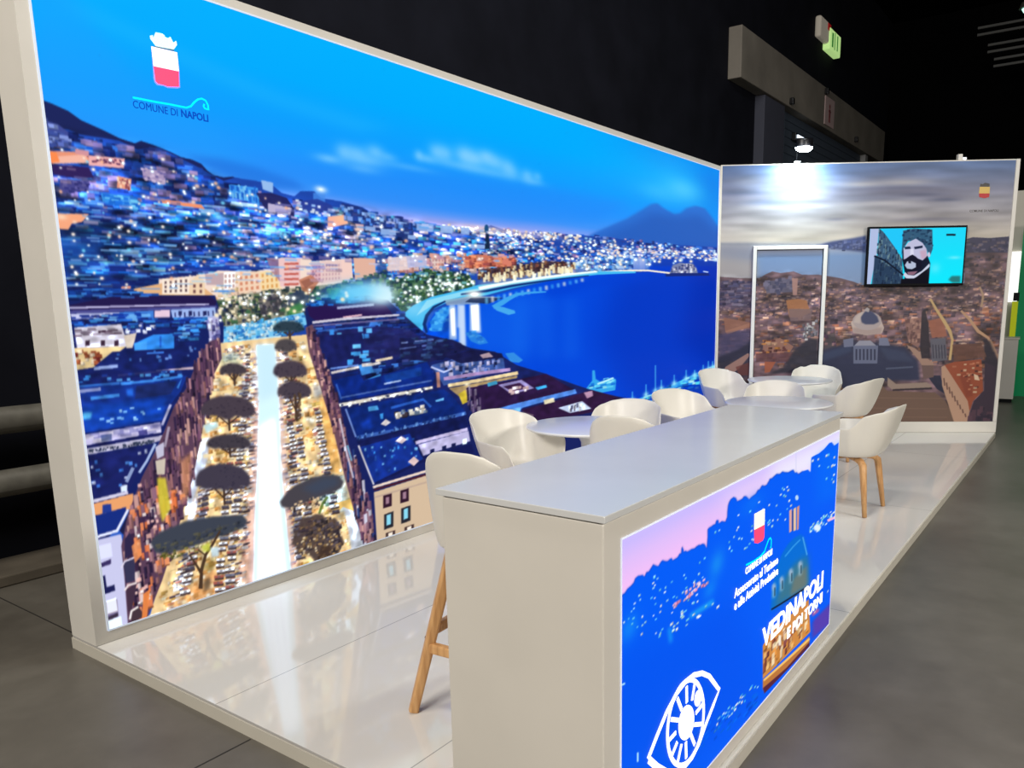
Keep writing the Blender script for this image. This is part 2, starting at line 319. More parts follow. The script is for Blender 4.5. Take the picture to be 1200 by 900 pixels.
('P',(170,110,120),0.7,0,[2430,1869,2444,1869,2443,1854,2429,1854]),
('P',(170,110,120),0.7,0,[2464,1923,2478,1924,2477,1909,2463,1909]),
('P',(170,110,120),0.7,0,[2462,1897,2476,1897,2476,1883,2461,1882]),
('P',(170,110,120),0.7,0,[2461,1870,2475,1870,2474,1856,2460,1855]),
('P',(170,110,120),0.7,0,[2495,1925,2510,1925,2509,1911,2494,1910]),
('P',(170,110,120),0.7,0,[2494,1898,2508,1899,2507,1884,2493,1883]),
('P',(170,110,120),0.7,0,[2492,1871,2507,1872,2506,1857,2491,1856]),
('P',(170,110,120),0.7,0,[2527,1926,2541,1926,2541,1912,2526,1911]),
('P',(170,110,120),0.7,0,[2526,1899,2540,1900,2539,1885,2525,1885]),
('P',(170,110,120),0.7,0,[2524,1873,2538,1873,2538,1858,2523,1858]),
('P',(170,110,120),0.7,0,[2559,1927,2574,1928,2573,1913,2558,1913]),
('P',(170,110,120),0.7,0,[2558,1901,2572,1901,2571,1887,2557,1886]),
('P',(170,110,120),0.7,0,[2556,1874,2571,1875,2570,1860,2555,1859]),
('P',(170,110,120),0.7,0,[2591,1928,2606,1929,2605,1914,2591,1914]),
('P',(170,110,120),0.7,0,[2590,1902,2605,1902,2604,1888,2589,1887]),
('P',(170,110,120),0.7,0,[2588,1875,2603,1876,2602,1861,2588,1861]),
('P',(170,110,120),0.7,0,[2624,1930,2639,1930,2638,1916,2623,1915]),
('P',(170,110,120),0.7,0,[2623,1903,2637,1904,2637,1889,2622,1889]),
('P',(170,110,120),0.7,0,[2621,1877,2636,1877,2635,1863,2620,1862]),
('P',(170,110,120),0.7,0,[2657,1931,2672,1932,2671,1917,2656,1917]),
('P',(170,110,120),0.7,0,[2656,1905,2671,1905,2670,1891,2655,1890]),
('P',(170,110,120),0.7,0,[2654,1878,2669,1879,2668,1864,2653,1863]),
('P',(170,110,120),0.7,0,[2690,1932,2705,1933,2705,1918,2690,1918]),
('P',(170,110,120),0.7,0,[2689,1906,2704,1907,2703,1892,2688,1891]),
('P',(170,110,120),0.7,0,[2687,1879,2703,1880,2702,1866,2687,1865]),
('P',(170,110,120),0.7,0,[2724,1934,2739,1934,2738,1920,2723,1919]),
('P',(170,110,120),0.7,0,[2723,1907,2738,1908,2737,1893,2722,1893]),
('P',(170,110,120),0.7,0,[2721,1881,2736,1882,2736,1867,2720,1866]),
('P',(170,110,120),0.7,0,[2758,1935,2773,1936,2772,1921,2757,1921]),
('P',(170,110,120),0.7,0,[2756,1909,2772,1909,2771,1895,2756,1894]),
('P',(170,110,120),0.7,0,[2755,1882,2770,1883,2770,1868,2754,1868]),
('P',(235,215,215),0.9,0,[2016,1917,2216,1936,2210,1847,2017,1830]),
('P',(190,190,225),0.9,0,[2185,1935,2379,1949,2374,1874,2195,1857]),
('P',(214,120,90),0.9,0,[2774,1948,2918,1978,3117,1974,3327,1957,3325,1905,2770,1875]),
('P',(220,130,110),0.8,0,[3116,1962,3306,1963,3303,1904,3134,1892]),
('C',[(200,100,80),(240,150,110),(160,80,80)],1,40,24,[3,7,2,4],[2728,1958,3371,1972,3369,1900,2724,1873]),
('P',(150,150,130),0.95,0,[773,1648,977,1684,1254,1714,1627,1748,1760,1740,1753,1645,1396,1566,1015,1526,787,1496]),
('C',[(60,70,80),(40,60,60),(90,90,80),(60,100,70),(200,190,160),(150,140,110),(120,140,90),(40,50,80),(70,76,70)],0.95,420,25,[3,8,3,6],[782,1648,1254,1714,1760,1729,1740,1645,1346,1547,799,1523]),
('C',[(255,250,235),(255,255,255),(250,235,200)],0.95,60,26,[2,5,2,4],[814,1674,1195,1694,1342,1646,1015,1526,793,1559]),
('P',(48,62,92),0.8,0,[1228,1675,1324,1705,1382,1686,1362,1597,1277,1578,1234,1618]),
('P',(60,56,70),0.7,0,[1038,1656,1150,1685,1191,1647,1162,1580,1051,1563]),
('P',(70,160,70),0.7,2,[1257,1617,1330,1636,1338,1597,1276,1559,1206,1560]),
('P',(190,110,80),0.8,0,[1317,1763,1403,1794,1461,1756,1381,1676,1335,1705]),
('P',(120,70,60),0.5,0,[1328,1754,1389,1774,1423,1745,1360,1715]),
('P',(120,200,245),1,0,[788,1505,1015,1526,1336,1577,1355,1507,1174,1454,1125,1418,808,1414]),
('C',[(90,190,245),(190,235,255),(60,150,220),(230,250,255),(40,110,190)],0.9,200,27,[2,6,2,5],[797,1505,1336,1567,1342,1498,1115,1428,809,1423]),
('P',(200,235,245),1,0,[809,1423,1173,1450,1122,1379,1002,1386,806,1387]),
('P',(30,50,96),0.85,0,[1418,1686,1496,1716,1600,1748,1735,1760,1906,1806,1996,1841,2066,1766,1897,1677,1686,1656,1440,1646]),
('C',[(20,50,100),(50,80,90),(90,110,90),(70,130,90),(140,160,170)],0.9,120,28,[3,7,3,6],[1419,1696,1995,1830,2050,1755,1686,1656,1440,1646]),
('P',(60,150,90),0.6,2,[1520,1706,1612,1728,1622,1687,1529,1666]),
('G',(70,180,250),0.95,[1756,1687,193,52]),
('G',(190,240,255),0.95,[1926,1687,145,64]),
('G',(240,255,255),0.9,[1984,1682,96,54]),
('G',(60,190,250),0.7,[1618,1645,158,30]),
('P',(70,110,70),0.9,0,[2013,1765,2372,1840,2815,1827,2869,1754,2533,1679,2317,1620,2128,1554,2057,1644]),
('C',[(30,60,60),(90,130,80),(60,100,60),(150,180,140),(120,190,190),(40,80,60),(30,50,70),(50,90,80),(30,60,70)],0.95,330,29,[2.5,6,2.5,5],[1991,1765,2373,1851,2834,1828,2869,1754,2360,1643,2129,1565,2042,1644]),
('C',[(255,255,245),(230,255,245)],0.9,46,30,[2,4,2,3.5],[1992,1786,2816,1852,2869,1767,2115,1588]),
('P',(60,40,50),0.85,0,[2913,1867,3325,1905,3787,1961,4448,1971,4448,1926,3785,1878,3322,1813,2967,1781]),
('C',[(120,70,60),(60,40,50),(250,220,160),(255,235,190),(150,100,70),(90,60,60)],0.95,150,31,[2,4,3,6],[2873,1853,3787,1947,4448,1956,4448,1911,3433,1828,2928,1780]),
('C',[(250,230,180),(255,245,210)],0.95,60,32,[2,3.5,4,7],[2969,1818,3323,1852,4307,1936,4363,1901,3322,1813,2987,1775]),
('C',[(60,140,235),(110,180,250),(200,225,255),(40,90,190),(150,200,250)],1,120,33,[3,6,3,6],[4253,2023,5653,2065,5656,1928,4252,1890]),
('P',(180,200,245),0.9,0,[5262,2041,5507,2050,5527,1942,5263,1926]),
('P',(210,220,250),0.8,0,[5383,2046,5489,2050,5509,1941,5402,1938]),
('P',(0,72,222),1,0,[7346,2104,6369,2076,5654,2031,5582,1926,5229,1900,4593,1869,4196,1845,3783,1794,3318,1720,3002,1661,2758,1630,2574,1607,2440,1561,2368,1492,2346,1410,2514,1331,2882,1210,3294,1048,4438,749,5610,499,7462,281]),
('P',(0,52,190),0.75,20,[7343,2153,5959,2060,4900,1852,4590,1261,5244,542,7462,281]),
('P',(0,40,168),0.6,14,[7343,2153,6701,2032,6404,1180,7435,712]),
('P',(16,104,240),0.55,14,[2364,1421,2528,1583,3317,1687,3781,1724,3526,1170,2883,1242]),
('P',(20,110,240),0.35,8,[3316,1654,3495,1668,3502,1171,3299,1184]),
('P',(20,110,240),0.35,8,[3682,1654,3880,1668,3893,1147,3669,1161]),
('P',(20,110,240),0.35,8,[4033,1653,4248,1668,4269,1123,4024,1138]),
('P',(0,62,210),0.5,5,[3783,1794,4593,1854,5583,1892,5584,1824,4593,1761,3780,1654]),
('C',[(120,160,235),(240,240,255),(255,220,200),(90,130,220),(200,190,230)],0.95,240,34,[2,4,1,2.5],[4595,2113,7340,2193,7346,2094,6369,2076,5653,2048,4594,2037]),
('P',(20,60,170),0.7,2,[5654,2031,6368,2085,7346,2094,7350,2034,5655,1979]),
('P',(120,130,170),1,0,[6043,1903,6121,2003,6285,2036,6633,2039,6725,1995,6774,1930]),
('C',[(230,230,240),(180,180,210),(60,70,130)],1,50,35,[1.5,3,2,4],[6083,1922,6162,2014,6678,2031,6728,1938]),
('P',(20,40,120),1,0,[5963,1919,7057,1946,7107,1918,5964,1883]),
('P',(200,215,250),1,0,[6910,1955,7054,1949,7059,1963,6915,1969]),
('P',(250,235,215),1,0,[4594,1884,5230,1917,5581,1926,6061,1912,6065,1930,5583,1943,5228,1933,4593,1900]),
('P',(70,190,246),1,0,[2096,1532,2227,1610,2404,1667,2716,1716,2907,1755,3321,1786,3909,1846,4594,1900,5315,1919,5315,1902,4593,1869,3908,1810,3319,1734,3003,1680,2759,1655,2575,1631,2424,1585,2336,1516,2296,1412,2215,1426]),
('P',(150,225,250),0.9,0,[2360,1643,2715,1704,3320,1780,4037,1856,4594,1900,4593,1884,3908,1825,3320,1760,2760,1679,2443,1620,2255,1541]),
('P',(240,245,240),0.9,0,[2907,1742,3321,1793,3909,1853,4594,1907,4594,1892,3908,1832,3320,1773,2925,1717]),
('P',(16,50,120),1,0,[2715,1679,3006,1702,3322,1744,3785,1794,4448,1854,4447,1862,3782,1808,3317,1763,3002,1721,2713,1691]),
('P',(150,170,190),0.8,0,[2531,1643,2807,1673,3187,1667,2901,1617,2565,1607]),
('P',(30,46,84),0.9,0,[2826,1661,3208,1661,3020,1616,2758,1630]),
('G',(255,245,225),0.9,[2865,1685,86,24]),
('P',(14,46,110),1,0,[2545,1642,2417,1603,2340,1545,2309,1481,2335,1420,2359,1424,2342,1480,2368,1533,2432,1589,2552,1632]),
('P',(50,150,240),1,0,[2381,1432,2403,1514,2493,1584,2637,1606,2598,1558,2523,1500,2502,1428]),
('C',[(80,180,250),(30,120,220)],0.8,30,36,[3,6,2,4],[2381,1432,2403,1514,2493,1584,2637,1606,2502,1428]),
('P',(16,60,150),0.7,2,[2523,1488,2617,1582,2644,1570,2573,1426,2501,1416]),
('P',(190,215,250),0.8,1,[2587,1613,2651,1612,2656,1361,2574,1365]),
('P',(190,215,250),0.8,1,[2687,1612,2752,1612,2754,1281,2670,1286]),
('P',(190,215,250),0.8,1,[2809,1611,2857,1611,2867,1415,2799,1418]),
('P',(190,215,250),0.8,1,[2862,1611,2920,1610,2930,1400,2852,1403]),
('P',(190,215,250),0.8,1,[2669,1612,2696,1612,2706,1446,2660,1447]),
('P',(250,246,246),0.95,1,[2590,1583,2645,1594,2643,1386,2598,1388]),
('P',(250,246,246),0.95,1,[2814,1611,2911,1617,2911,1414,2823,1417]),
('P',(210,228,252),0.8,1,[2691,1606,2747,1605,2740,1270,2693,1272]),
('P',(120,210,255),0.75,1,[2987,1661,3017,1664,3018,1616,2988,1616]),
('P',(255,250,235),0.75,1,[3058,1670,3089,1673,3090,1626,3059,1626]),
('P',(60,170,250),0.75,1,[3130,1679,3162,1682,3163,1636,3132,1636]),
('P',(120,210,255),0.75,1,[3204,1688,3236,1692,3238,1647,3206,1647]),
('P',(255,250,235),0.75,1,[3279,1698,3312,1701,3314,1657,3281,1657]),
('P',(60,170,250),0.75,1,[3356,1707,3390,1711,3391,1668,3358,1668]),
('P',(120,210,255),0.75,1,[3434,1717,3468,1721,3471,1679,3437,1679]),
('P',(255,250,235),0.75,1,[3514,1727,3549,1731,3551,1690,3517,1690]),
('P',(60,170,250),0.75,1,[3596,1738,3631,1741,3634,1701,3598,1701]),
('P',(120,210,255),0.75,1,[3679,1748,3715,1752,3718,1713,3682,1713]),
('P',(255,250,235),0.75,1,[3764,1759,3801,1763,3804,1725,3767,1725]),
('P',(60,170,250),0.75,1,[3851,1770,3888,1774,3891,1737,3854,1737]),
('P',(120,210,255),0.75,1,[3939,1781,3978,1785,3981,1749,3942,1749]),
('P',(255,250,235),0.75,1,[4030,1792,4069,1797,4072,1762,4033,1762]),
('P',(60,170,250),0.75,1,[4122,1804,4162,1808,4166,1775,4125,1774]),
('P',(120,210,255),0.75,1,[4216,1816,4257,1820,4261,1788,4220,1788]),
('P',(255,250,235),0.75,1,[4313,1828,4355,1833,4359,1802,4317,1801]),
('P',(64,166,240),1,0,[3781,1715,3541,1710,3378,1699,3260,1669,3171,1639,3069,1604,3091,1575,3200,1604,3285,1640,3388,1676,3543,1693,3781,1705]),
('P',(70,170,240),1,0,[3060,1603,3206,1589,3345,1561,3356,1540,3268,1528,3120,1564]),
('P',(40,130,226),1,0,[2747,1407,2852,1416,2968,1360,3007,1320,2906,1312,2810,1342]),
('P',(50,140,230),1,0,[3213,1230,3322,1230,3444,1161,3387,1144,3276,1158]),
('C',[(70,160,240),(30,110,210)],0.8,20,37,[3,5,2,3],[2756,1407,2852,1416,2987,1327,2887,1313]),
('P',(60,180,250),0.8,0,[5216,602,5818,619,6450,687,7472,776,7384,860,6394,745,5782,666,5200,629]),
('C',[(90,220,255),(180,245,255),(30,140,240),(20,90,200)],0.9,120,38,[3,8,1.5,3.5],[5208,598,7426,840,7439,648,5803,532]),
('P',(90,200,255),0.9,0,[5270,619,5269,724,5250,726,5251,621]),
('G',(170,240,255),0.8,[5260,637,52,26]),
('P',(90,200,255),0.9,0,[5561,645,5559,771,5538,773,5540,647]),
('G',(170,240,255),0.8,[5550,664,56,27]),
('P',(90,200,255),0.9,0,[5771,664,5764,956,5743,958,5750,666]),
('G',(170,240,255),0.8,[5759,683,58,27]),
('P',(90,200,255),0.9,0,[5909,676,5906,788,5884,790,5887,678]),
('G',(170,240,255),0.8,[5897,695,60,27]),
('P',(90,200,255),0.9,0,[6218,704,6214,819,6191,820,6195,706]),
('G',(170,240,255),0.8,[6205,724,63,28]),
('P',(90,200,255),0.9,0,[6523,731,6518,849,6493,851,6498,733]),
('G',(170,240,255),0.8,[6509,751,67,29]),
('P',(90,200,255),0.9,0,[6751,751,6747,832,6721,833,6725,753]),
('G',(170,240,255),0.8,[6737,772,70,30]),
('P',(90,200,255),0.9,0,[6989,773,6983,875,6957,877,6962,775]),
('G',(170,240,255),0.8,[6974,794,73,30]),
('P',(90,200,255),0.9,0,[7136,786,7129,910,7102,912,7109,788]),
('G',(170,240,255),0.8,[7121,807,75,31]),
('P',(90,200,255),0.9,0,[7262,797,7256,901,7228,903,7234,799]),
('G',(170,240,255),0.8,[7246,818,76,31]),
('P',(90,200,255),0.9,0,[7339,804,7331,930,7303,932,7310,806]),
('G',(170,240,255),0.8,[7323,825,77,31]),
('P',(14,60,180),0.8,0,[5803,532,7436,691,7462,281,5610,480]),
('P',(60,180,240),0.9,0,[4351,813,4498,902,4499,998,4544,994,4558,913,4680,862,4870,903,4936,864,4920,774,4680,772]),
('C',[(150,235,255),(20,110,210),(90,210,255)],1,26,39,[4,9,1.5,2.5],[4409,823,4558,929,4903,884,4903,784]),
('P',(190,245,255),1,0,[4593,854,4892,885,4881,902,4583,870]),
('P',(24,34,96),1,0,[1344,1597,1427,1646,1619,1656,1825,1677,2005,1644,2114,1566,2346,1410,2587,1364,2808,1291,3087,1250,3363,1125,3764,1024,4438,828,5243,647,6214,466,6222,232,2839,292,1778,28,1687,285,1582,755,1453,1197,1358,1407]),
('C',[(20,44,128),(34,66,160),(18,26,80),(50,60,120),(60,120,210),(30,50,110)],1,190,40,[6,16,2,5],[1385,1507,2114,1566,2346,1410,2587,1352,2371,1123,1550,1189]),
('P',(40,22,78),1,0,[1363,1607,1823,1645,1980,1612,2036,1556,1429,1516,1371,1557]),
('P',(185,190,230),0.9,0,[1582,1592,1878,1610,1878,1626,1582,1607]),
('P',(235,190,200),1,0,[1624,1537,1775,1549,1774,1560,1623,1547]),
('C',[(30,110,220),(60,150,240),(20,60,150)],0.9,30,41,[6,12,2,3.5],[1379,1646,1825,1677,1894,1645,1386,1596]),
('P',(210,205,220),1,0,[1392,1509,1610,1524,2097,1543,2097,1555,1609,1539,1392,1524]),
('P',(120,110,160),0.8,0,[1390,1491,2095,1515,2095,1527,1390,1501]),
('P',(34,36,96),0.85,0,[1411,1445,1883,1482,2185,1450,2343,1363,2094,1272,1547,1242]),
('P',(60,120,220),0.7,0,[1425,1460,1883,1477,1882,1488,1425,1470]),
('C',[(60,150,240),(100,190,250)],0.9,8,42,[5,8,4,6],[1513,1462,1854,1483,1848,1396,1522,1421]),
('P',(26,32,92),1,0,[1422,1435,1766,1443,1794,1257,1507,1235]),
('C',[(70,170,250),(110,200,255)],0.9,10,43,[6,12,3,5],[1624,1374,1789,1377,1795,1268,1655,1256]),
('P',(110,150,230),1,0,[1501,1230,1723,1235,1722,1246,1501,1240]),
('P',(215,205,200),1,0,[1507,1201,1911,1236,1908,1252,1504,1216]),
('P',(230,210,180),1,0,[1868,1250,2018,1262,2015,1279,1865,1266]),
('P',(70,150,235),1,0,[1723,1240,1823,1255,1847,1187,1746,1173]),
('P',(70,160,240),1,0,[1764,1139,1904,1172,1914,1092,1781,1071]),
('P',(200,235,255),1,0,[1828,1128,1865,1130,1869,1085,1832,1083]),
('P',(245,235,230),1,0,[1751,1227,1836,1227,1836,1249,1750,1249]),
('P',(14,42,132),1,0,[1514,1161,1733,1185,1757,1140,1918,1159,2335,1221,2414,1119,2376,1050,1570,1028]),
('P',(60,110,210),0.8,0,[1533,1136,1564,1037,1577,1039,1545,1138]),
('P',(90,120,190),0.8,0,[1572,1044,2379,1080,2376,1092,1571,1054]),
('P',(20,64,150),0.8,0,[1933,1158,2282,1189,2279,1130,1944,1101]),
('P',(170,190,230),1,0,[1930,1097,2085,1106,2082,1117,1928,1108]),
('P',(232,224,210),1,0,[1550,993,1925,1006,2385,1028,2381,1046,1921,1029,1546,1014]),
('C',[(40,50,90),(250,245,230)],0.9,40,44,[2,4,1.5,2.5],[1555,1008,2375,1044,2374,1020,1553,981]),
('P',(14,40,118),1,0,[1592,971,1774,983,2496,1014,2566,970,2726,819,2062,787,1674,780]),
('P',(120,150,220),1,0,[1593,975,1661,785,1674,787,1606,977]),
('P',(60,100,180),0.9,0,[1676,769,2064,770,2730,799,2722,825,2059,793,1672,791]),
('C',[(110,160,230),(20,40,100)],0.9,60,45,[1.5,2.5,2,4],[1689,789,2717,813,2715,788,1687,767]),
('P',(20,66,190),0.7,2,[1709,869,1796,886,1806,823,1734,821]),
('P',(50,110,220),0.8,0,[1981,929,2285,953,2349,894,2368,905,2286,971,1976,946]),
('C',[(240,235,220),(255,245,230),(60,50,60),(120,140,170)],1,24,46,[4,7,3,5],[1991,901,2299,912,2305,869,2020,869]),
('P',(235,225,225),1,0,[1881,841,1928,869,1972,840,1925,823]),
('P',(60,150,230),1,0,[1878,909,1909,911,1906,872,1883,875]),
('P',(80,170,240),1,0,[1780,966,1860,968,1873,938,1785,938]),
('P',(110,190,250),1,0,[2404,943,2493,953,2492,934,2412,930]),
('P',(20,28,84),1,0,[1672,752,1983,775,2745,797,2779,701,2184,674,2292,522,1808,444,1709,679]),
('P',(20,50,146),1,0,[1697,715,2139,741,2183,662,2259,540,1794,459]),
('P',(225,220,225),1,0,[1678,727,1787,447,1800,448,1691,729]),
('C',[(60,150,240),(40,90,190),(120,190,250)],0.9,30,47,[2,3,2,4],[1711,702,2170,712,2226,546,1811,479]),
('P',(235,215,220),1,0,[2002,708,2058,735,2112,703,2063,681]),
('P',(230,200,200),1,0,[2110,547,2169,574,2217,535,2165,507]),
('P',(200,190,230),1,0,[2195,655,2743,674,2735,700,2188,679]),
('P',(196,190,232),1,0,[2216,651,2748,673,2764,592,2261,564]),
('P',(24,30,80),1,0,[2331,596,2375,598,2373,558,2329,557]),
('P',(24,30,80),1,0,[2455,600,2500,602,2498,561,2453,560]),
('P',(24,30,80),1,0,[2555,603,2602,605,2600,564,2553,562]),
('P',(240,255,250),1,0,[2678,618,2726,621,2724,578,2676,579]),
('P',(20,26,84),1,0,[2261,558,2772,571,2808,499,2289,460]),
('P',(238,215,200),1,0,[1788,423,2291,439,2285,458,1782,440]),
('P',(80,30,40),1,0,[1793,407,2289,417,2284,430,1789,419]),
('P',(216,190,160),1,0,[1790,396,2286,417,2374,127,2369,31,1793,18]),
('P',(190,165,150),0.8,0,[1796,354,2285,362,2281,374,1793,366]),
('P',(50,25,45),1,0,[1869,356,1947,357,1941,269,1863,268]),
('P',(190,150,170),0.8,0,[1891,339,1922,338,1919,292,1888,292]),
('P',(50,25,45),1,0,[2026,359,2106,360,2101,270,2020,269]),
('P',(190,150,170),0.8,0,[2048,342,2081,341,2078,293,2045,294]),
('P',(40,40,50),1,0,[1868,226,1954,230,1946,123,1861,120]),
('P',(140,220,245),1,0,[1890,215,1929,217,1924,146,1885,144]),
('P',(40,40,50),1,0,[2025,232,2115,236,2108,126,2018,123]),
('P',(140,220,245),1,0,[2049,220,2089,223,2085,150,2044,148]),
('P',(70,50,50),1,0,[1874,93,1960,95,1957,53,1871,45]),
('P',(250,235,215),1,0,[1897,87,1936,89,1934,53,1894,51]),
('P',(70,50,50),1,0,[2048,91,2139,94,2136,51,2045,43]),
('P',(250,235,215),1,0,[2072,85,2114,88,2111,51,2070,49]),
('P',(28,30,76),0.9,0,[2087,1397,2605,1363,2696,1335,2769,1281,2377,1218,2093,1260]),
('P',(110,130,190),1,0,[2101,1357,2412,1366,2411,1378,2100,1368]),
('P',(90,110,180),0.8,0,[2083,1318,2385,1331,2383,1343,2081,1329]),
('C',[(40,60,110),(60,90,150),(24,30,80)],0.9,40,48,[5,10,2,4],[2087,1397,2605,1363,2646,1275,2377,1218,2093,1260]),
('P',(60,90,160),0.9,0,[2376,1194,2507,1210,2805,1241,3190,1191,3208,1095,2729,1062,2498,1039]),
('C',[(200,195,230),(150,160,220),(30,40,90),(90,120,200)],0.95,60,49,[3,6,4,7],[2472,1212,3169,1206,3187,1110,2730,1081,2502,1124]),
('P',(24,26,70),0.95,0,[2527,1245,2807,1279,3170,1232,3190,1198,2688,1185]),
('P',(200,170,180),0.9,0,[2903,1235,3014,1248,3064,1212,2941,1207]),
('P',(180,190,230),1,0,[2371,1177,2502,1130,2597,1148,2591,1160,2504,1143,2378,1188]),
('P',(170,140,190),1,0,[2502,1075,2879,1082,3276,1084,3271,1111,2874,1108,2498,1100]),
('P',(235,210,160),1,0,[2545,1022,2877,1030,3376,1048,3369,1076,2871,1056,2540,1047]),
('P',(190,160,110),0.95,0,[2550,1015,3361,1042,3360,1022,2872,1004,2750,900,2675,933]),
('P',(180,130,120),1,0,[2424,1142,2427,1032,2462,1030,2459,1141]),
('P',(215,190,60),1,0,[2649,962,2725,986,2769,898,2691,881]),
('G',(255,245,210),0.9,[2746,1028,28,12]),
('P',(44,24,66),1,0,[2735,998,3292,1007,3764,1024,4127,873,4209,842,3285,814,2861,776]),
('P',(160,150,210),1,0,[3118,988,3416,1003,3589,917,3288,897]),
('P',(60,30,70),1,0,[3181,969,3392,981,3495,926,3289,917]),
('C',[(240,225,225),(200,170,170)],0.9,14,50,[3,5,3,4],[3202,946,3495,947,3541,914,3288,897]),
('P',(70,180,230),1,0,[2983,1014,3098,1024,3107,996,2992,986]),
('P',(60,170,235),1,0,[3602,923,3761,930,3773,906,3637,898]),
('C',[(110,90,130),(30,20,60),(160,150,170)],0.8,30,51,[1.5,3,6,12],[2734,978,2871,978,2922,775,2765,820]),
('P',(84,140,232),1,0,[2882,787,3285,814,4209,850,4237,809,3758,790,3420,771,3280,689,2859,717]),
('P',(120,190,250),0.8,0,[3239,778,3397,780,3392,646,3235,653]),
('P',(48,24,62),1,0,[3408,758,3885,777,4498,815,4774,746,5243,629,4436,605,3569,623]),
('P',(180,140,170),1,0,[4351,805,4498,807,4512,757,4408,744]),
('P',(235,225,190),1,0,[3721,802,3873,808,3885,769,3732,764]),
('P',(200,215,245),1,0,[3936,711,4321,729,4481,640,4123,643]),
('C',[(60,60,90),(240,240,230)],0.9,16,52,[1.5,2.5,4,6],[4069,695,4292,701,4437,645,4151,655]),
('P',(140,120,130),0.8,0,[3407,744,3571,695,3556,596,3415,615]),
('P',(18,30,90),0.9,0,[4903,666,6004,509,6137,244,5004,398]),
('P',(22,34,100),1,0,[67,1650,248,1673,785,1674,819,1522,810,1432,723,1347,629,1264,507,1099,427,978,219,625,82,486,7,506]),
('C',[(20,60,150),(30,90,200),(16,30,90),(60,140,235)],0.9,50,53,[10,22,2,4],[79,1695,339,1713,501,1673,81,1650]),
('P',(34,24,76),1,0,[64,1627,247,1665,746,1674,792,1643,780,1621,75,1596]),
('P',(200,195,235),1,0,[62,1611,369,1618,746,1624,747,1632,370,1626,63,1620]),
('P',(80,80,150),0.9,0,[61,1604,789,1621,788,1608,67,1589]),
('P',(196,200,236),1,0,[67,1589,286,1593,284,1573,71,1562]),
('C',[(30,36,96),(40,60,150)],1,26,54,[5,10,1.5,3],[73,1581,284,1581,274,1561,77,1558]),
('P',(70,140,235),0.9,0,[286,1593,450,1599,446,1557,282,1561]),
('C',[(20,60,170),(110,180,250)],0.9,30,55,[6,14,2,4],[176,1579,450,1591,445,1549,188,1555]),
('P',(235,205,225),1,0,[455,1599,533,1602,529,1564,451,1566]),
('P',(160,185,240),1,0,[537,1602,779,1612,781,1541,676,1535,542,1564]),
('P',(30,36,90),1,0,[577,1595,595,1596,592,1573,574,1573]),
('P',(30,36,90),1,0,[631,1594,649,1595,647,1572,628,1572]),
('P',(30,36,90),1,0,[710,1593,729,1594,727,1571,707,1570]),
('P',(180,180,225),1,0,[730,1560,794,1568,791,1442,731,1427]),
('C',[(120,120,190),(220,220,245),(70,70,140)],0.8,20,56,[3,6,5,9],[730,1560,794,1568,791,1442,731,1427]),
('C',[(24,50,140),(40,110,220),(20,30,90),(60,150,240)],0.95,70,57,[8,18,2,4],[70,1558,716,1560,711,1507,67,1527]),
('P',(222,216,232),1,0,[77,1527,287,1537,303,1463,308,1430,78,1434]),
('C',[(90,70,90),(150,140,160)],0.9,24,58,[8,14,1,1.8],[80,1519,278,1521,282,1488,84,1488]),
('P',(60,40,60),1,0,[118,1467,137,1468,134,1443,115,1442]),
('P',(60,40,60),1,0,[186,1464,205,1465,202,1440,183,1439]),
('P',(60,40,60),1,0,[247,1461,267,1462,264,1436,244,1435]),
('P',(60,40,60),1,0,[179,1499,213,1502,214,1512,179,1509]),
('C',[(220,225,245),(40,60,150)],0.95,26,59,[3,6,2,5],[302,1528,452,1532,448,1499,306,1487]),
('P',(220,205,190),1,0,[293,1484,355,1494,344,1461,327,1421,299,1422]),
('P',(232,204,150),1,0,[56,1435,300,1431,265,1408,199,1380,149,1343,59,1334]),
('C',[(120,40,40),(160,80,50),(240,220,190)],0.95,22,60,[4,7,3,6],[68,1419,227,1418,150,1351,68,1349]),
('P',(50,140,238),1,0,[337,1441,438,1482,542,1483,535,1410,387,1405,337,1404]),
('P',(70,160,245),0.9,0,[338,1445,401,1451,396,1405,337,1404]),
('P',(30,80,190),0.8,0,[467,1473,461,1418,470,1418,476,1473]),
('C',[(60,150,240),(110,180,245),(30,60,150)],0.95,34,61,[6,12,2,4],[556,1529,712,1525,685,1447,547,1444]),
('P',(22,34,100),1,0,[234,1410,535,1410,665,1430,668,1368,625,1309,169,1317,141,1343]),
('P',(60,120,220),1,0,[394,1388,480,1387,480,1396,395,1397]),
('P',(150,170,220),0.9,0,[140,1328,249,1332,250,1348,141,1343]),
('C',[(110,150,220),(60,120,210)],0.8,16,62,[2,4,2,4],[265,1408,654,1413,626,1326,218,1338]),
('P',(215,190,200),1,0,[244,1290,418,1293,633,1297,633,1310,418,1303,245,1300]),
('P',(190,170,190),1,0,[86,1284,205,1290,205,1298,86,1292]),
('P',(22,52,146),1,0,[63,1310,251,1278,604,1292,548,1192,487,1128,435,1055,54,1040]),
('P',(22,32,98),0.9,0,[72,1325,614,1296,592,1267,257,1261,65,1262]),
('C',[(60,150,240),(90,170,240),(30,60,150)],0.8,26,63,[4,8,2,4],[70,1309,595,1293,562,1243,72,1262]),
('P',(64,140,236),1,0,[256,1247,414,1250,562,1259,526,1210,537,1203,567,1271,413,1262,256,1259]),
('P',(30,44,104),0.9,0,[327,1238,536,1245,493,1180,312,1173]),
('P',(70,150,240),0.9,0,[110,1190,242,1193,242,1209,110,1206]),
('P',(150,160,210),0.9,0,[54,1228,160,1230,160,1246,55,1244]),
('P',(60,130,230),0.8,0,[64,1253,248,1252,249,1264,65,1264]),
('P',(40,110,230),0.9,1,[277,1226,310,1227,306,1190,277,1193]),
('P',(18,70,184),0.8,2,[54,1168,473,1164,435,1055,55,1048]),
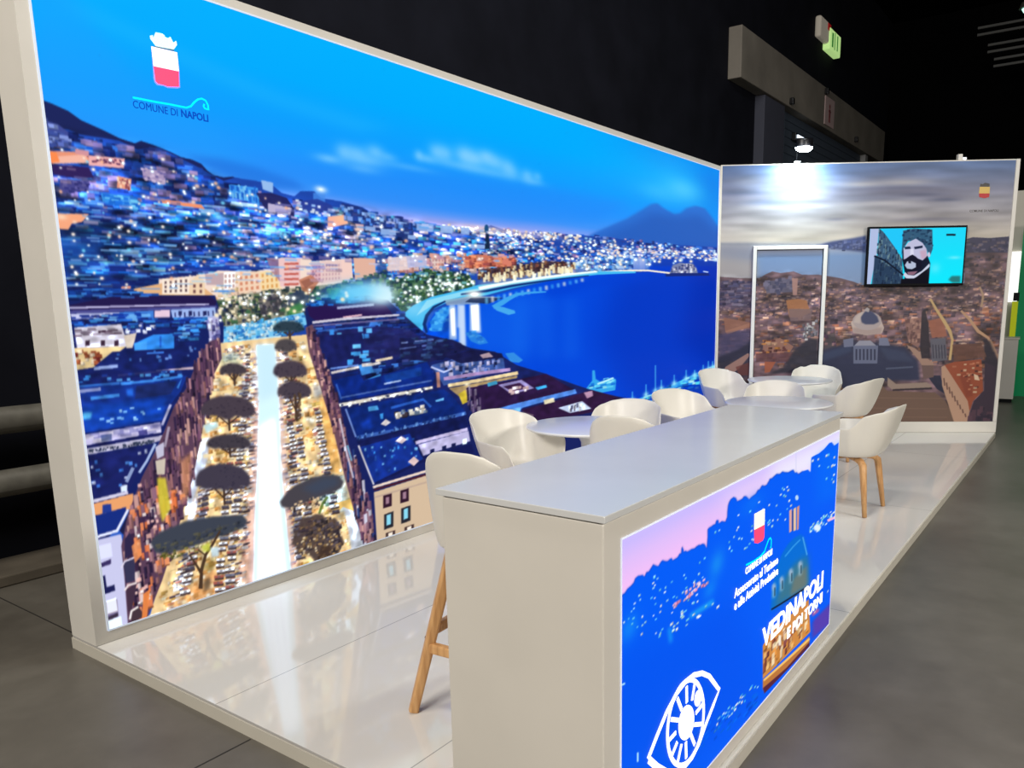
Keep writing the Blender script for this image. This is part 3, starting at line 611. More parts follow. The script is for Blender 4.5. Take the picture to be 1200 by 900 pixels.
('P',(90,190,245),0.9,1,[54,1137,110,1134,99,1103,54,1105]),
('C',[(120,180,245),(160,210,255)],0.9,14,64,[3,6,2,3.5],[127,1152,444,1133,428,1065,118,1072]),
('P',(196,190,230),1,0,[57,1032,425,1044,425,996,259,990,62,982]),
('C',[(120,120,180),(230,225,245)],0.6,26,65,[8,14,3,5],[60,1027,425,1039,421,1001,63,990]),
('P',(40,40,110),0.8,0,[311,1016,354,1019,355,993,313,990]),
('P',(60,80,140),0.7,0,[135,1020,186,1021,182,989,135,988]),
('P',(24,30,90),1,0,[62,982,455,992,454,978,60,966]),
('P',(192,188,214),1,0,[60,966,454,978,443,958,380,946,65,937]),
('C',[(40,50,80),(60,70,90)],0.9,60,66,[1.5,2.5,2,3.5],[63,958,382,959,380,946,66,945]),
('P',(26,34,100),1,0,[64,933,379,937,298,816,229,722,58,712]),
('P',(170,190,232),1,0,[383,944,332,865,288,813,298,804,342,857,394,936]),
('P',(215,210,235),1,0,[59,704,230,713,228,730,57,720]),
('C',[(80,140,230),(60,120,220),(190,200,235)],0.9,16,67,[3,6,3,5],[69,908,342,913,232,743,65,744]),
('P',(220,230,250),1,0,[197,758,230,760,226,731,197,728]),
('P',(170,190,230),0.8,0,[234,769,274,834,260,844,220,779]),
('P',(240,166,110),1,0,[56,700,253,712,245,636,61,644]),
('P',(36,60,150),1,0,[105,685,144,684,143,642,100,643]),
('P',(22,46,132),1,0,[53,638,213,652,200,603,157,544,57,536]),
('P',(225,225,245),1,0,[54,529,160,537,225,633,215,641,153,551,52,544]),
('P',(30,26,60),0.9,0,[168,541,228,631,243,619,189,510]),
('P',(206,206,242),1,0,[52,524,174,522,179,416,160,20,48,40]),
('P',(225,222,248),0.8,0,[56,493,123,493,123,423,60,424]),
('P',(60,50,100),1,0,[57,403,114,413,111,388,63,384]),
('P',(30,32,86),1,0,[58,338,78,341,79,280,115,281,116,250,59,247]),
('P',(120,110,150),1,0,[62,206,119,205,117,121,69,125]),
('P',(240,235,240),0.9,0,[67,213,116,215,116,144,67,143]),
('P',(60,50,70),1,0,[66,130,115,135,117,117,68,112]),
('P',(230,240,235),1,0,[63,109,129,113,129,41,64,47]),
('P',(40,44,100),1,0,[555,1587,561,1588,561,1566,554,1566]),
('P',(40,44,100),1,0,[579,1588,586,1588,586,1566,579,1566]),
('P',(40,44,100),1,0,[605,1589,612,1589,612,1566,604,1566]),
('P',(40,44,100),1,0,[630,1590,637,1590,637,1567,630,1567]),
('P',(40,44,100),1,0,[656,1591,663,1591,663,1567,655,1567]),
('P',(40,44,100),1,0,[682,1591,689,1592,689,1567,681,1567]),
('P',(40,44,100),1,0,[708,1592,715,1592,715,1567,708,1567]),
('P',(40,44,100),1,0,[734,1593,742,1593,741,1568,734,1567]),
('P',(40,44,100),1,0,[761,1594,768,1594,768,1568,761,1568]),
('P',(110,100,150),0.8,0,[751,1545,760,1546,759,1531,750,1530]),
('P',(110,100,150),0.8,0,[749,1515,759,1517,758,1502,748,1500]),
('P',(110,100,150),0.8,0,[747,1485,757,1487,756,1472,746,1470]),
('P',(110,100,150),0.8,0,[745,1455,755,1457,754,1442,744,1440]),
('P',(110,100,150),0.8,0,[775,1549,785,1550,784,1536,774,1534]),
('P',(110,100,150),0.8,0,[773,1519,783,1521,783,1506,773,1505]),
('P',(110,100,150),0.8,0,[772,1490,782,1492,781,1477,771,1475]),
('P',(110,100,150),0.8,0,[770,1460,780,1462,779,1448,769,1446]),
('P',(246,212,156),1,0,[789,1424,1006,1433,1350,1448,1374,1305,1466,1039,1554,650,1610,303,1711,-72,152,23,269,72,410,398,542,689,635,948,734,1255]),
('C',[(250,220,160),(225,160,90),(250,235,200),(205,140,70),(240,180,110),(255,240,215),(190,150,80)],0.9,650,70,[3,9,2,5],[776,1388,1004,1404,853,24,284,49,482,471,649,900]),
('C',[(250,220,160),(225,160,90),(250,235,200),(205,140,70),(240,180,110),(200,170,90)],0.9,420,71,[3,8,2,5],[1146,1398,1346,1408,1559,539,1677,56,1132,53]),
('P',(248,196,176),0.8,2,[992,1282,1014,1281,945,657,887,269,858,22,758,54,852,478,920,858]),
('P',(246,200,180),0.6,2,[1130,1223,1111,625,1110,209,1121,56,1181,49,1151,409,1150,923]),
('C',[(255,255,255),(60,50,62),(240,240,250),(120,100,104),(220,216,226),(80,66,78),(255,244,236),(200,130,116),(110,120,160)],0.85,430,72,[4,9,1.4,2.8],[926,1371,1002,1386,972,948,894,468,789,44,677,80,770,497,856,963]),
('C',[(255,255,255),(60,50,62),(240,240,250),(120,100,104),(220,216,226),(80,66,78),(255,244,236),(200,130,116),(110,120,160)],0.85,330,73,[4,8,1.4,2.8],[1132,1369,1211,1355,1246,807,1284,378,1184,81,1128,76,1123,623,1124,1027]),
('C',[(255,255,255),(60,50,62),(240,240,250),(120,100,104),(220,216,226),(80,66,78),(255,244,236),(200,130,116),(110,120,160)],0.9,60,74,[3,6,1.5,2.5],[807,1396,951,1407,933,1333,799,1323]),
('C',[(255,255,255),(60,50,62),(240,240,250),(120,100,104),(220,216,226),(80,66,78),(255,244,236),(200,130,116),(110,120,160)],1,80,75,[5,10,1.5,3],[468,335,528,366,486,141,401,45,355,42]),
('C',[(255,255,255),(60,50,62),(240,240,250),(120,100,104),(220,216,226),(80,66,78),(255,244,236),(200,130,116),(110,120,160)],0.9,90,76,[4,7,1.5,2.5],[1340,897,1403,899,1453,559,1488,331,1421,325]),
('C',[(255,255,255),(60,50,62),(240,240,250),(120,100,104),(220,216,226),(80,66,78),(255,244,236),(200,130,116),(110,120,160)],1,60,77,[6,10,1.2,2.5],[584,634,650,714,610,506,533,412]),
('P',(190,220,200),0.6,3,[768,1353,875,1374,912,1335,887,1290,777,1298]),
('P',(225,240,250),0,0,[717,795,765,976,706,984]),
('P',(244,160,90),0.6,3,[406,91,486,141,631,222,677,80,524,42,328,43]),
('P',(255,250,240),0.9,0,[269,72,375,64,517,73,506,57,329,52,267,55]),
('P',(215,226,252),0.95,1,[632,921,682,932,654,806,577,658,528,553,498,532,542,689]),
('P',(222,226,250),0.8,1,[528,553,576,654,579,588,514,417,464,383]),
('P',(200,240,250),0.9,1,[650,1000,729,1008,736,980,664,953]),
('P',(190,230,250),0.75,3,[1346,515,1560,561,1569,313,1489,342,1363,415]),
('C',[(40,60,70),(230,250,250),(90,140,120)],0.8,60,78,[3,6,2,4],[1217,605,1536,598,1546,374,1362,404]),
('P',(224,234,252),0.95,1,[1532,366,1599,351,1645,203,1684,48,1576,48,1560,201]),
('P',(240,196,110),0.95,0,[1466,392,1617,392,1665,290,1721,56,1690,40,1624,300,1531,355,1446,308]),
('P',(238,180,100),0.8,1,[1404,1067,1467,1060,1527,655,1520,568,1456,602]),
('P',(215,225,240),0.7,2,[1361,1143,1424,1148,1430,1074,1367,1071]),
('N',0.13,3,4,17,[808,1414,1346,1408,1705,48,281,22]),
('S',[(255,255,240),(255,240,200),(255,230,170)],0.8,50,18,[1.2,3],[806,1387,991,1386,821,34,374,54]),
('S',[(255,255,240),(255,240,200)],0.8,40,19,[1.2,3],[1167,1377,1344,1388,1667,117,1146,70]),
('P',(250,220,226),0.7,3,[987,1401,1129,1398,1140,1074,1126,724,1128,414,1139,56,834,60,894,468,938,757,980,1092]),
('P',(216,244,255),1,1,[1004,1404,1124,1403,1123,1076,1103,728,1105,420,1115,58,862,62,910,465,954,754,991,1091]),
('P',(252,254,255),0.9,3,[983,946,1086,982,1081,732,1071,428,1079,58,889,58,937,459]),
('P',(200,240,255),0.6,4,[1014,1404,1119,1404,1116,1126,996,1090]),
('P',(214,220,250),0.8,1,[963,653,946,355,937,69,944,68,953,353,970,652]),
('P',(214,220,250),0.8,1,[1001,646,985,345,976,58,983,56,992,344,1008,645]),
('P',(214,220,250),0.8,1,[1045,637,1029,334,1021,44,1028,42,1037,333,1053,636]),
('P',(52,40,48),0.85,0,[935,1354,965,1355,964,1347,934,1347]),
('P',(70,66,84),0.95,0,[932,1360,963,1361,962,1354,931,1353]),
('P',(90,96,120),0.7,0,[943,1359,952,1359,952,1355,943,1355]),
('P',(52,40,48),0.85,0,[931,1338,960,1339,959,1332,930,1331]),
('P',(255,250,240),0.95,0,[928,1345,958,1345,957,1338,928,1337]),
('P',(90,96,120),0.7,0,[939,1343,947,1344,947,1339,939,1339]),
('P',(52,40,48),0.85,0,[934,1320,960,1321,959,1313,933,1313]),
('P',(246,246,252),0.95,0,[932,1326,958,1327,957,1319,931,1319]),
('P',(90,96,120),0.7,0,[941,1325,949,1325,948,1321,941,1321]),
('P',(52,40,48),0.85,0,[929,1301,956,1302,955,1294,929,1293]),
('P',(70,66,84),0.95,0,[927,1307,954,1308,953,1300,926,1300]),
('P',(90,96,120),0.7,0,[937,1306,944,1306,944,1302,936,1301]),
('P',(52,40,48),0.85,0,[924,1284,955,1284,955,1277,923,1276]),
('P',(255,255,255),0.95,0,[921,1290,953,1291,952,1283,920,1283]),
('P',(90,96,120),0.7,0,[933,1289,942,1289,941,1284,933,1284]),
('P',(52,40,48),0.85,0,[916,1265,947,1266,946,1258,915,1258]),
('P',(170,90,80),0.95,0,[913,1272,944,1272,943,1265,912,1264]),
('P',(90,96,120),0.7,0,[925,1271,933,1271,933,1266,924,1266]),
('P',(52,40,48),0.85,0,[923,1247,950,1247,949,1239,922,1239]),
('P',(255,250,240),0.95,0,[921,1254,947,1254,947,1246,920,1246]),
('P',(90,96,120),0.7,0,[931,1252,938,1252,938,1247,930,1247]),
('P',(52,40,48),0.85,0,[918,1227,943,1227,943,1219,917,1219]),
('P',(120,124,150),0.95,0,[915,1234,941,1234,940,1226,914,1226]),
('P',(90,96,120),0.7,0,[925,1232,932,1232,932,1227,924,1227]),
('P',(52,40,48),0.85,0,[919,1209,949,1209,948,1201,919,1201]),
('P',(170,90,80),0.95,0,[917,1216,946,1216,945,1208,916,1208]),
('P',(90,96,120),0.7,0,[928,1214,936,1214,936,1209,927,1209]),
('P',(52,40,48),0.85,0,[910,1190,944,1190,943,1181,909,1182]),
('P',(232,232,240),0.95,0,[907,1197,941,1197,941,1188,907,1189]),
('P',(90,96,120),0.7,0,[920,1195,930,1195,929,1190,920,1190]),
('P',(52,40,48),0.85,0,[905,1170,932,1170,931,1161,904,1161]),
('P',(120,124,150),0.95,0,[902,1177,929,1177,928,1168,902,1168]),
('P',(90,96,120),0.7,0,[912,1175,920,1175,919,1170,912,1170]),
('P',(52,40,48),0.85,0,[901,1149,937,1149,936,1140,900,1140]),
('P',(120,124,150),0.95,0,[898,1156,934,1156,933,1147,898,1148]),
('P',(90,96,120),0.7,0,[912,1154,922,1154,921,1149,911,1149]),
('P',(52,40,48),0.85,0,[894,1129,924,1129,923,1120,893,1120]),
('P',(70,66,84),0.95,0,[891,1136,921,1136,921,1127,891,1128]),
('P',(90,96,120),0.7,0,[903,1135,911,1135,910,1129,902,1129]),
('P',(52,40,48),0.85,0,[898,1110,931,1109,930,1100,898,1101]),
('P',(246,246,252),0.95,0,[896,1117,928,1117,927,1108,895,1108]),
('P',(90,96,120),0.7,0,[908,1115,917,1115,917,1110,908,1110]),
('P',(52,40,48),0.85,0,[896,1090,926,1089,925,1080,895,1081]),
('P',(255,255,255),0.95,0,[893,1097,924,1097,923,1088,892,1088]),
('P',(90,96,120),0.7,0,[905,1095,913,1095,913,1090,904,1090]),
('P',(52,40,48),0.85,0,[880,1051,910,1050,910,1041,879,1042]),
('P',(255,255,255),0.95,0,[878,1059,908,1058,907,1048,877,1049]),
('P',(90,96,120),0.7,0,[889,1056,898,1056,897,1051,889,1051]),
('P',(52,40,48),0.85,0,[881,1030,913,1029,913,1020,880,1021]),
('P',(170,90,80),0.95,0,[879,1038,911,1037,910,1028,878,1029]),
('P',(90,96,120),0.7,0,[891,1036,900,1035,899,1030,890,1030]),
('P',(52,40,48),0.85,0,[869,989,904,988,903,978,868,980]),
('P',(255,255,255),0.95,0,[867,997,901,996,900,986,866,988]),
('P',(90,96,120),0.7,0,[880,995,889,995,889,989,879,989]),
('P',(52,40,48),0.85,0,[860,969,891,968,890,958,859,959]),
('P',(120,124,150),0.95,0,[857,977,888,976,888,966,856,968]),
('P',(90,96,120),0.7,0,[869,975,878,975,877,969,868,969]),
('P',(52,40,48),0.85,0,[852,947,892,945,891,935,851,937]),
('P',(246,246,252),0.95,0,[849,955,890,953,889,944,848,945]),
('P',(90,96,120),0.7,0,[864,953,876,952,875,946,864,947]),
('P',(52,40,48),0.85,0,[850,923,882,921,881,911,849,913]),
('P',(255,250,240),0.95,0,[848,931,880,930,879,920,847,921]),
('P',(90,96,120),0.7,0,[860,929,868,928,868,922,859,923]),
('P',(52,40,48),0.85,0,[845,899,880,897,879,887,844,889]),
('P',(232,232,240),0.95,0,[842,908,878,906,877,896,841,898]),
('P',(90,96,120),0.7,0,[856,905,866,905,865,899,855,899]),
('P',(52,40,48),0.85,0,[829,833,873,830,872,819,828,823]),
('P',(255,255,255),0.95,0,[826,842,871,839,870,828,825,832]),
('P',(90,96,120),0.7,0,[843,839,855,838,855,832,842,833]),
('P',(52,40,48),0.85,0,[826,810,869,807,868,796,825,800]),
('P',(255,250,240),0.95,0,[823,819,866,816,865,805,822,809]),
('P',(90,96,120),0.7,0,[840,816,852,815,851,809,839,810]),
('P',(52,40,48),0.85,0,[828,787,868,783,867,772,827,776]),
('P',(255,250,240),0.95,0,[826,796,866,793,865,782,825,785]),
('P',(90,96,120),0.7,0,[841,792,852,792,852,785,840,786]),
('P',(52,40,48),0.85,0,[814,764,859,760,858,749,812,753]),
('P',(170,90,80),0.95,0,[811,773,857,769,856,758,810,762]),
('P',(90,96,120),0.7,0,[828,769,841,768,840,762,828,763]),
('P',(52,40,48),0.85,0,[814,739,853,735,852,724,813,728]),
('P',(255,255,255),0.95,0,[812,748,851,745,850,734,811,737]),
('P',(90,96,120),0.7,0,[827,745,837,744,837,737,826,738]),
('P',(52,40,48),0.85,0,[802,662,849,657,848,645,800,650]),
('P',(120,124,150),0.95,0,[799,672,846,667,845,655,798,660]),
('P',(90,96,120),0.7,0,[817,667,830,666,829,659,816,660]),
('P',(52,40,48),0.85,0,[796,637,843,632,842,620,795,625]),
('P',(255,255,255),0.95,0,[794,647,840,642,839,630,793,635]),
('P',(90,96,120),0.7,0,[811,643,824,641,824,634,810,636]),
('P',(52,40,48),0.85,0,[791,612,831,607,830,595,789,600]),
('P',(255,250,240),0.95,0,[788,622,829,617,828,605,787,610]),
('P',(90,96,120),0.7,0,[804,618,815,617,814,609,803,611]),
('P',(52,40,48),0.85,0,[786,558,836,552,835,539,785,546]),
('P',(70,66,84),0.95,0,[784,569,834,563,833,550,783,556]),
('P',(90,96,120),0.7,0,[803,564,817,562,816,555,802,556]),
('P',(52,40,48),0.85,0,[771,532,822,525,821,512,770,519]),
('P',(255,255,255),0.95,0,[769,542,820,536,819,523,768,530]),
('P',(90,96,120),0.7,0,[788,537,802,535,802,528,787,530]),
('P',(52,40,48),0.85,0,[766,505,818,498,817,485,764,493]),
('P',(232,232,240),0.95,0,[764,516,816,509,815,496,762,503]),
('P',(90,96,120),0.7,0,[783,511,798,509,797,501,782,503]),
('P',(52,40,48),0.85,0,[762,448,810,441,809,428,761,435]),
('P',(120,124,150),0.95,0,[760,459,808,453,807,440,759,446]),
('P',(90,96,120),0.7,0,[778,454,791,452,791,445,777,446]),
('P',(52,40,48),0.85,0,[752,421,802,414,800,401,751,408]),
('P',(170,90,80),0.95,0,[750,433,800,425,798,412,749,419]),
('P',(90,96,120),0.7,0,[769,427,782,425,782,417,768,419]),
('P',(52,40,48),0.85,0,[745,361,798,353,796,339,744,348]),
('P',(232,232,240),0.95,0,[743,373,795,365,794,351,742,360]),
('P',(90,96,120),0.7,0,[763,367,777,365,776,357,762,359]),
('P',(52,40,48),0.85,0,[727,304,777,295,775,281,725,290]),
('P',(120,124,150),0.95,0,[725,316,775,307,773,293,723,302]),
('P',(90,96,120),0.7,0,[743,310,757,307,757,299,743,301]),
('P',(52,40,48),0.85,0,[718,273,774,263,773,248,716,259]),
('P',(170,90,80),0.95,0,[716,285,772,275,771,261,714,271]),
('P',(90,96,120),0.7,0,[737,278,753,276,752,267,736,270]),
('P',(52,40,48),0.85,0,[719,242,769,232,768,218,718,227]),
('P',(255,255,255),0.95,0,[717,254,767,245,766,230,716,240]),
('P',(90,96,120),0.7,0,[736,247,750,245,749,236,735,239]),
('P',(52,40,48),0.85,0,[698,179,755,168,753,153,697,164]),
('P',(255,255,255),0.95,0,[696,192,753,181,751,166,695,177]),
('P',(90,96,120),0.7,0,[717,185,733,181,732,173,716,176]),
('P',(52,40,48),0.85,0,[696,147,755,135,753,120,695,132]),
('P',(120,124,150),0.95,0,[695,160,753,148,751,133,693,145]),
('P',(90,96,120),0.7,0,[716,153,732,149,732,140,715,144]),
('P',(52,40,48),0.85,0,[691,116,752,103,751,88,690,101]),
('P',(232,232,240),0.95,0,[690,129,751,116,749,101,688,114]),
('P',(90,96,120),0.7,0,[712,121,729,117,728,108,711,112]),
('P',(52,40,48),0.85,0,[692,80,746,68,744,53,690,65]),
('P',(170,90,80),0.95,0,[690,93,744,81,742,66,689,78]),
('P',(90,96,120),0.7,0,[710,86,725,82,724,73,709,76]),
('P',(52,40,48),0.85,0,[844,1098,879,1097,878,1088,843,1089]),
('P',(120,124,150),0.95,0,[842,1105,877,1105,876,1096,841,1096]),
('P',(90,96,120),0.7,0,[855,1103,865,1103,864,1098,854,1098]),
('P',(52,40,48),0.85,0,[836,1057,873,1056,872,1047,835,1048]),
('P',(255,250,240),0.95,0,[834,1065,871,1064,870,1055,833,1056]),
('P',(90,96,120),0.7,0,[848,1063,858,1062,857,1057,847,1057]),
('P',(52,40,48),0.85,0,[825,1039,857,1038,856,1028,824,1029]),
('P',(170,90,80),0.95,0,[822,1046,855,1046,854,1036,821,1037]),
('P',(90,96,120),0.7,0,[834,1044,843,1044,843,1038,834,1039]),
('P',(52,40,48),0.85,0,[812,999,851,997,850,988,811,989]),
('P',(170,90,80),0.95,0,[810,1007,849,1005,848,996,809,997]),
('P',(90,96,120),0.7,0,[824,1004,835,1004,835,998,824,999]),
('P',(52,40,48),0.85,0,[819,975,855,973,854,964,818,965]),
('P',(246,246,252),0.95,0,[817,983,852,982,851,972,816,973]),
('P',(90,96,120),0.7,0,[830,981,840,980,839,974,829,975]),
('P',(52,40,48),0.85,0,[812,928,845,926,844,916,812,918]),
('P',(255,250,240),0.95,0,[810,936,843,935,842,925,809,926]),
('P',(90,96,120),0.7,0,[822,934,831,933,831,927,822,928]),
('P',(52,40,48),0.85,0,[794,908,830,906,829,896,793,898]),
('P',(255,250,240),0.95,0,[792,917,828,915,827,905,791,907]),
('P',(90,96,120),0.7,0,[805,914,816,914,815,908,805,908]),
('P',(52,40,48),0.85,0,[793,861,836,858,835,847,792,850]),
('P',(70,66,84),0.95,0,[791,869,833,867,832,856,790,859]),
('P',(90,96,120),0.7,0,[807,866,819,865,818,859,806,860]),
('P',(52,40,48),0.85,0,[781,839,823,836,822,825,780,828]),
('P',(232,232,240),0.95,0,[778,847,821,845,819,834,777,837]),
('P',(90,96,120),0.7,0,[794,844,806,843,805,837,794,838]),
('P',(52,40,48),0.85,0,[785,814,827,811,826,801,784,804]),
('P',(232,232,240),0.95,0,[782,823,825,820,824,810,781,813]),
('P',(90,96,120),0.7,0,[798,820,810,819,810,813,798,814]),
('P',(52,40,48),0.85,0,[765,769,805,766,804,755,764,758]),
('P',(170,90,80),0.95,0,[763,778,803,775,802,764,762,767]),
('P',(90,96,120),0.7,0,[778,775,789,774,789,767,777,768]),
('P',(52,40,48),0.85,0,[765,744,804,740,802,729,764,733]),
('P',(170,90,80),0.95,0,[763,753,801,750,800,739,762,742]),
('P',(90,96,120),0.7,0,[777,750,788,749,787,742,776,743]),
('P',(52,40,48),0.85,0,[766,718,806,715,805,703,765,707]),
('P',(120,124,150),0.95,0,[764,728,804,724,803,713,763,717]),
('P',(90,96,120),0.7,0,[779,724,790,723,790,716,778,717]),
('P',(52,40,48),0.85,0,[760,692,798,688,797,676,759,680]),
('P',(255,250,240),0.95,0,[758,701,796,698,794,686,757,690]),
('P',(90,96,120),0.7,0,[772,698,783,697,782,690,772,691]),
('P',(52,40,48),0.85,0,[740,668,787,663,786,652,738,657]),
('P',(70,66,84),0.95,0,[737,678,785,673,784,662,736,667]),
('P',(90,96,120),0.7,0,[755,674,768,673,768,666,754,667]),
('P',(52,40,48),0.85,0,[748,640,790,635,789,623,747,628]),
('P',(120,124,150),0.95,0,[746,650,788,645,787,634,745,638]),
('P',(90,96,120),0.7,0,[762,646,774,645,773,637,761,639]),
('P',(52,40,48),0.85,0,[732,615,781,609,780,597,730,603]),
('P',(232,232,240),0.95,0,[730,625,779,620,777,608,728,613]),
('P',(90,96,120),0.7,0,[748,621,762,619,761,612,747,613]),
('P',(52,40,48),0.85,0,[731,587,773,582,772,570,730,575]),
('P',(232,232,240),0.95,0,[729,598,771,593,770,581,728,585]),
('P',(90,96,120),0.7,0,[745,593,757,592,756,585,744,586]),
('P',(52,40,48),0.85,0,[730,559,778,553,777,541,728,547]),
('P',(70,66,84),0.95,0,[728,570,776,564,774,551,726,557]),
('P',(90,96,120),0.7,0,[745,565,759,563,758,556,745,558]),
('P',(52,40,48),0.85,0,[713,534,756,529,755,516,712,522]),
('P',(70,66,84),0.95,0,[711,545,754,539,753,527,710,532]),
('P',(90,96,120),0.7,0,[727,540,739,539,738,531,726,533]),
('P',(52,40,48),0.85,0,[707,508,751,502,750,489,706,495]),
('P',(232,232,240),0.95,0,[705,518,749,513,748,500,704,506]),
('P',(90,96,120),0.7,0,[721,514,734,512,733,504,721,506]),
('P',(52,40,48),0.85,0,[704,480,747,473,746,461,702,467]),
('P',(255,255,255),0.95,0,[702,490,745,484,744,472,700,478]),
('P',(90,96,120),0.7,0,[718,486,730,484,729,476,717,478]),
('P',(52,40,48),0.85,0,[704,449,753,442,751,429,702,436]),
('P',(170,90,80),0.95,0,[702,460,751,453,749,440,700,447]),
('P',(90,96,120),0.7,0,[720,455,734,453,733,445,719,447]),
('P',(52,40,48),0.85,0,[693,422,742,415,741,402,692,409]),
('P',(255,255,255),0.95,0,[691,434,740,426,739,413,690,420]),
('P',(90,96,120),0.7,0,[709,428,723,426,722,418,708,420]),
('P',(52,40,48),0.85,0,[691,393,739,385,738,372,690,379]),
('P',(70,66,84),0.95,0,[689,404,737,396,736,383,688,391]),
('P',(90,96,120),0.7,0,[707,398,721,396,720,388,706,390]),
('P',(52,40,48),0.85,0,[685,365,737,356,735,343,683,351]),
('P',(120,124,150),0.95,0,[683,376,735,368,733,354,681,363]),
('P',(90,96,120),0.7,0,[702,371,717,368,716,360,701,362]),
('P',(52,40,48),0.85,0,[676,337,729,328,727,314,674,323]),
('P',(246,246,252),0.95,0,[674,348,727,339,725,326,672,335]),
('P',(90,96,120),0.7,0,[693,342,708,340,708,331,693,334]),
('P',(52,40,48),0.85,0,[662,309,715,300,713,286,661,295]),
('P',(232,232,240),0.95,0,[661,321,713,312,711,298,659,307]),
('P',(90,96,120),0.7,0,[680,314,695,312,694,304,679,306]),
('P',(52,40,48),0.85,0,[653,250,702,240,701,226,652,235]),
('P',(246,246,252),0.95,0,[652,262,700,253,699,238,650,248]),
('P',(90,96,120),0.7,0,[670,255,683,253,682,244,669,247]),
('P',(52,40,48),0.85,0,[646,220,695,210,693,196,644,205]),
('P',(246,246,252),0.95,0,[644,232,693,223,691,208,643,218]),
('P',(90,96,120),0.7,0,[662,226,676,223,675,214,661,217]),
('P',(52,40,48),0.85,0,[648,186,698,175,696,161,647,171]),
('P',(232,232,240),0.95,0,[646,198,696,188,695,173,645,183]),
('P',(90,96,120),0.7,0,[665,191,679,189,678,180,664,183]),
('P',(52,40,48),0.85,0,[632,157,685,146,683,131,631,142]),
('P',(170,90,80),0.95,0,[630,170,683,159,682,144,629,155]),
('P',(90,96,120),0.7,0,[650,163,665,160,664,151,649,154]),
('P',(52,40,48),0.85,0,[623,124,680,112,678,97,622,109]),
('P',(170,90,80),0.95,0,[622,137,678,125,676,110,620,122]),
('P',(90,96,120),0.7,0,[643,129,658,126,658,117,642,120]),
('P',(52,40,48),0.85,0,[627,87,689,73,687,58,626,72]),
('P',(246,246,252),0.95,0,[626,100,687,86,685,71,624,85]),
('P',(90,96,120),0.7,0,[648,92,666,88,665,79,647,83]),
('P',(52,40,48),0.85,0,[642,701,686,703,685,692,641,690]),
('P',(70,66,84),0.95,0,[640,710,684,712,683,701,639,699]),
('P',(90,96,120),0.7,0,[656,709,669,710,668,703,656,702]),
('P',(52,40,48),0.85,0,[633,677,676,679,675,668,632,666]),
('P',(70,66,84),0.95,0,[631,687,674,689,673,677,630,676]),
('P',(90,96,120),0.7,0,[647,685,659,686,659,679,646,679]),
('P',(52,40,48),0.85,0,[631,651,671,653,670,641,630,640]),
('P',(232,232,240),0.95,0,[629,661,669,662,668,651,628,650]),
('P',(90,96,120),0.7,0,[644,659,655,660,655,653,643,652]),
('P',(52,40,48),0.85,0,[610,628,652,629,651,618,609,616]),
('P',(232,232,240),0.95,0,[608,638,650,639,649,628,607,626]),
('P',(90,96,120),0.7,0,[624,636,635,636,635,629,623,629]),
('P',(52,40,48),0.85,0,[604,604,642,605,641,593,602,592]),
('P',(70,66,84),0.95,0,[602,614,640,615,639,603,600,602]),
('P',(90,96,120),0.7,0,[616,612,627,612,626,605,615,605]),
('P',(52,40,48),0.85,0,[599,576,640,577,639,565,598,564]),
('P',(70,66,84),0.95,0,[597,586,638,587,637,575,596,574]),
('P',(90,96,120),0.7,0,[613,584,624,585,623,577,612,577]),
('P',(52,40,48),0.85,0,[588,548,638,549,637,536,587,536]),
('P',(170,90,80),0.95,0,[587,558,636,559,635,547,585,546]),
('P',(90,96,120),0.7,0,[605,556,619,556,618,549,604,549]),
('P',(52,40,48),0.85,0,[579,524,621,524,619,512,578,511]),
('P',(120,124,150),0.95,0,[578,534,619,535,618,522,576,522]),
('P',(90,96,120),0.7,0,[593,532,604,532,604,525,592,525]),
('P',(52,40,48),0.85,0,[566,497,612,497,610,484,564,484]),
('P',(120,124,150),0.95,0,[564,507,610,508,609,495,563,495]),
('P',(90,96,120),0.7,0,[581,505,594,505,593,498,580,498]),
('P',(52,40,48),0.85,0,[556,468,603,468,602,456,554,456]),
('P',(246,246,252),0.95,0,[554,479,602,479,600,467,553,467]),
('P',(90,96,120),0.7,0,[572,477,585,477,584,469,571,469]),
('P',(52,40,48),0.85,0,[540,443,592,442,590,429,539,430]),
('P',(246,246,252),0.95,0,[538,453,590,453,588,440,537,441]),
('P',(90,96,120),0.7,0,[558,451,572,451,571,443,557,443]),
('P',(52,40,48),0.85,0,[535,415,587,414,586,401,534,402]),
('P',(246,246,252),0.95,0,[533,426,585,425,584,412,532,413]),
('P',(90,96,120),0.7,0,[553,423,567,423,566,415,552,415]),
('P',(52,40,48),0.85,0,[510,362,560,361,559,348,509,349]),
('P',(232,232,240),0.95,0,[509,374,558,373,557,359,507,360]),
('P',(90,96,120),0.7,0,[527,371,541,370,540,362,526,363]),
('P',(52,40,48),0.85,0,[510,333,556,331,554,318,508,319]),
('P',(170,90,80),0.95,0,[508,344,554,343,553,329,507,331]),
('P',(90,96,120),0.7,0,[525,341,538,341,537,332,524,333]),
('P',(52,40,48),0.85,0,[499,303,548,301,547,287,497,289]),
('P',(232,232,240),0.95,0,[497,314,546,313,545,299,496,301]),
('P',(90,96,120),0.7,0,[515,311,529,310,528,302,514,303]),
('P',(52,40,48),0.85,0,[486,274,541,272,540,258,484,260]),
('P',(170,90,80),0.95,0,[484,286,539,284,538,270,483,272]),
('P',(90,96,120),0.7,0,[505,282,520,282,519,273,504,274]),
('P',(52,40,48),0.85,0,[474,247,528,245,526,231,473,233]),
('P',(70,66,84),0.95,0,[473,259,526,257,525,243,471,245]),
('P',(90,96,120),0.7,0,[493,256,507,255,507,247,492,247]),
('P',(52,40,48),0.85,0,[462,219,515,216,514,202,461,205]),
('P',(255,250,240),0.95,0,[461,231,514,228,512,214,459,217]),
('P',(90,96,120),0.7,0,[480,227,495,226,494,218,480,219]),
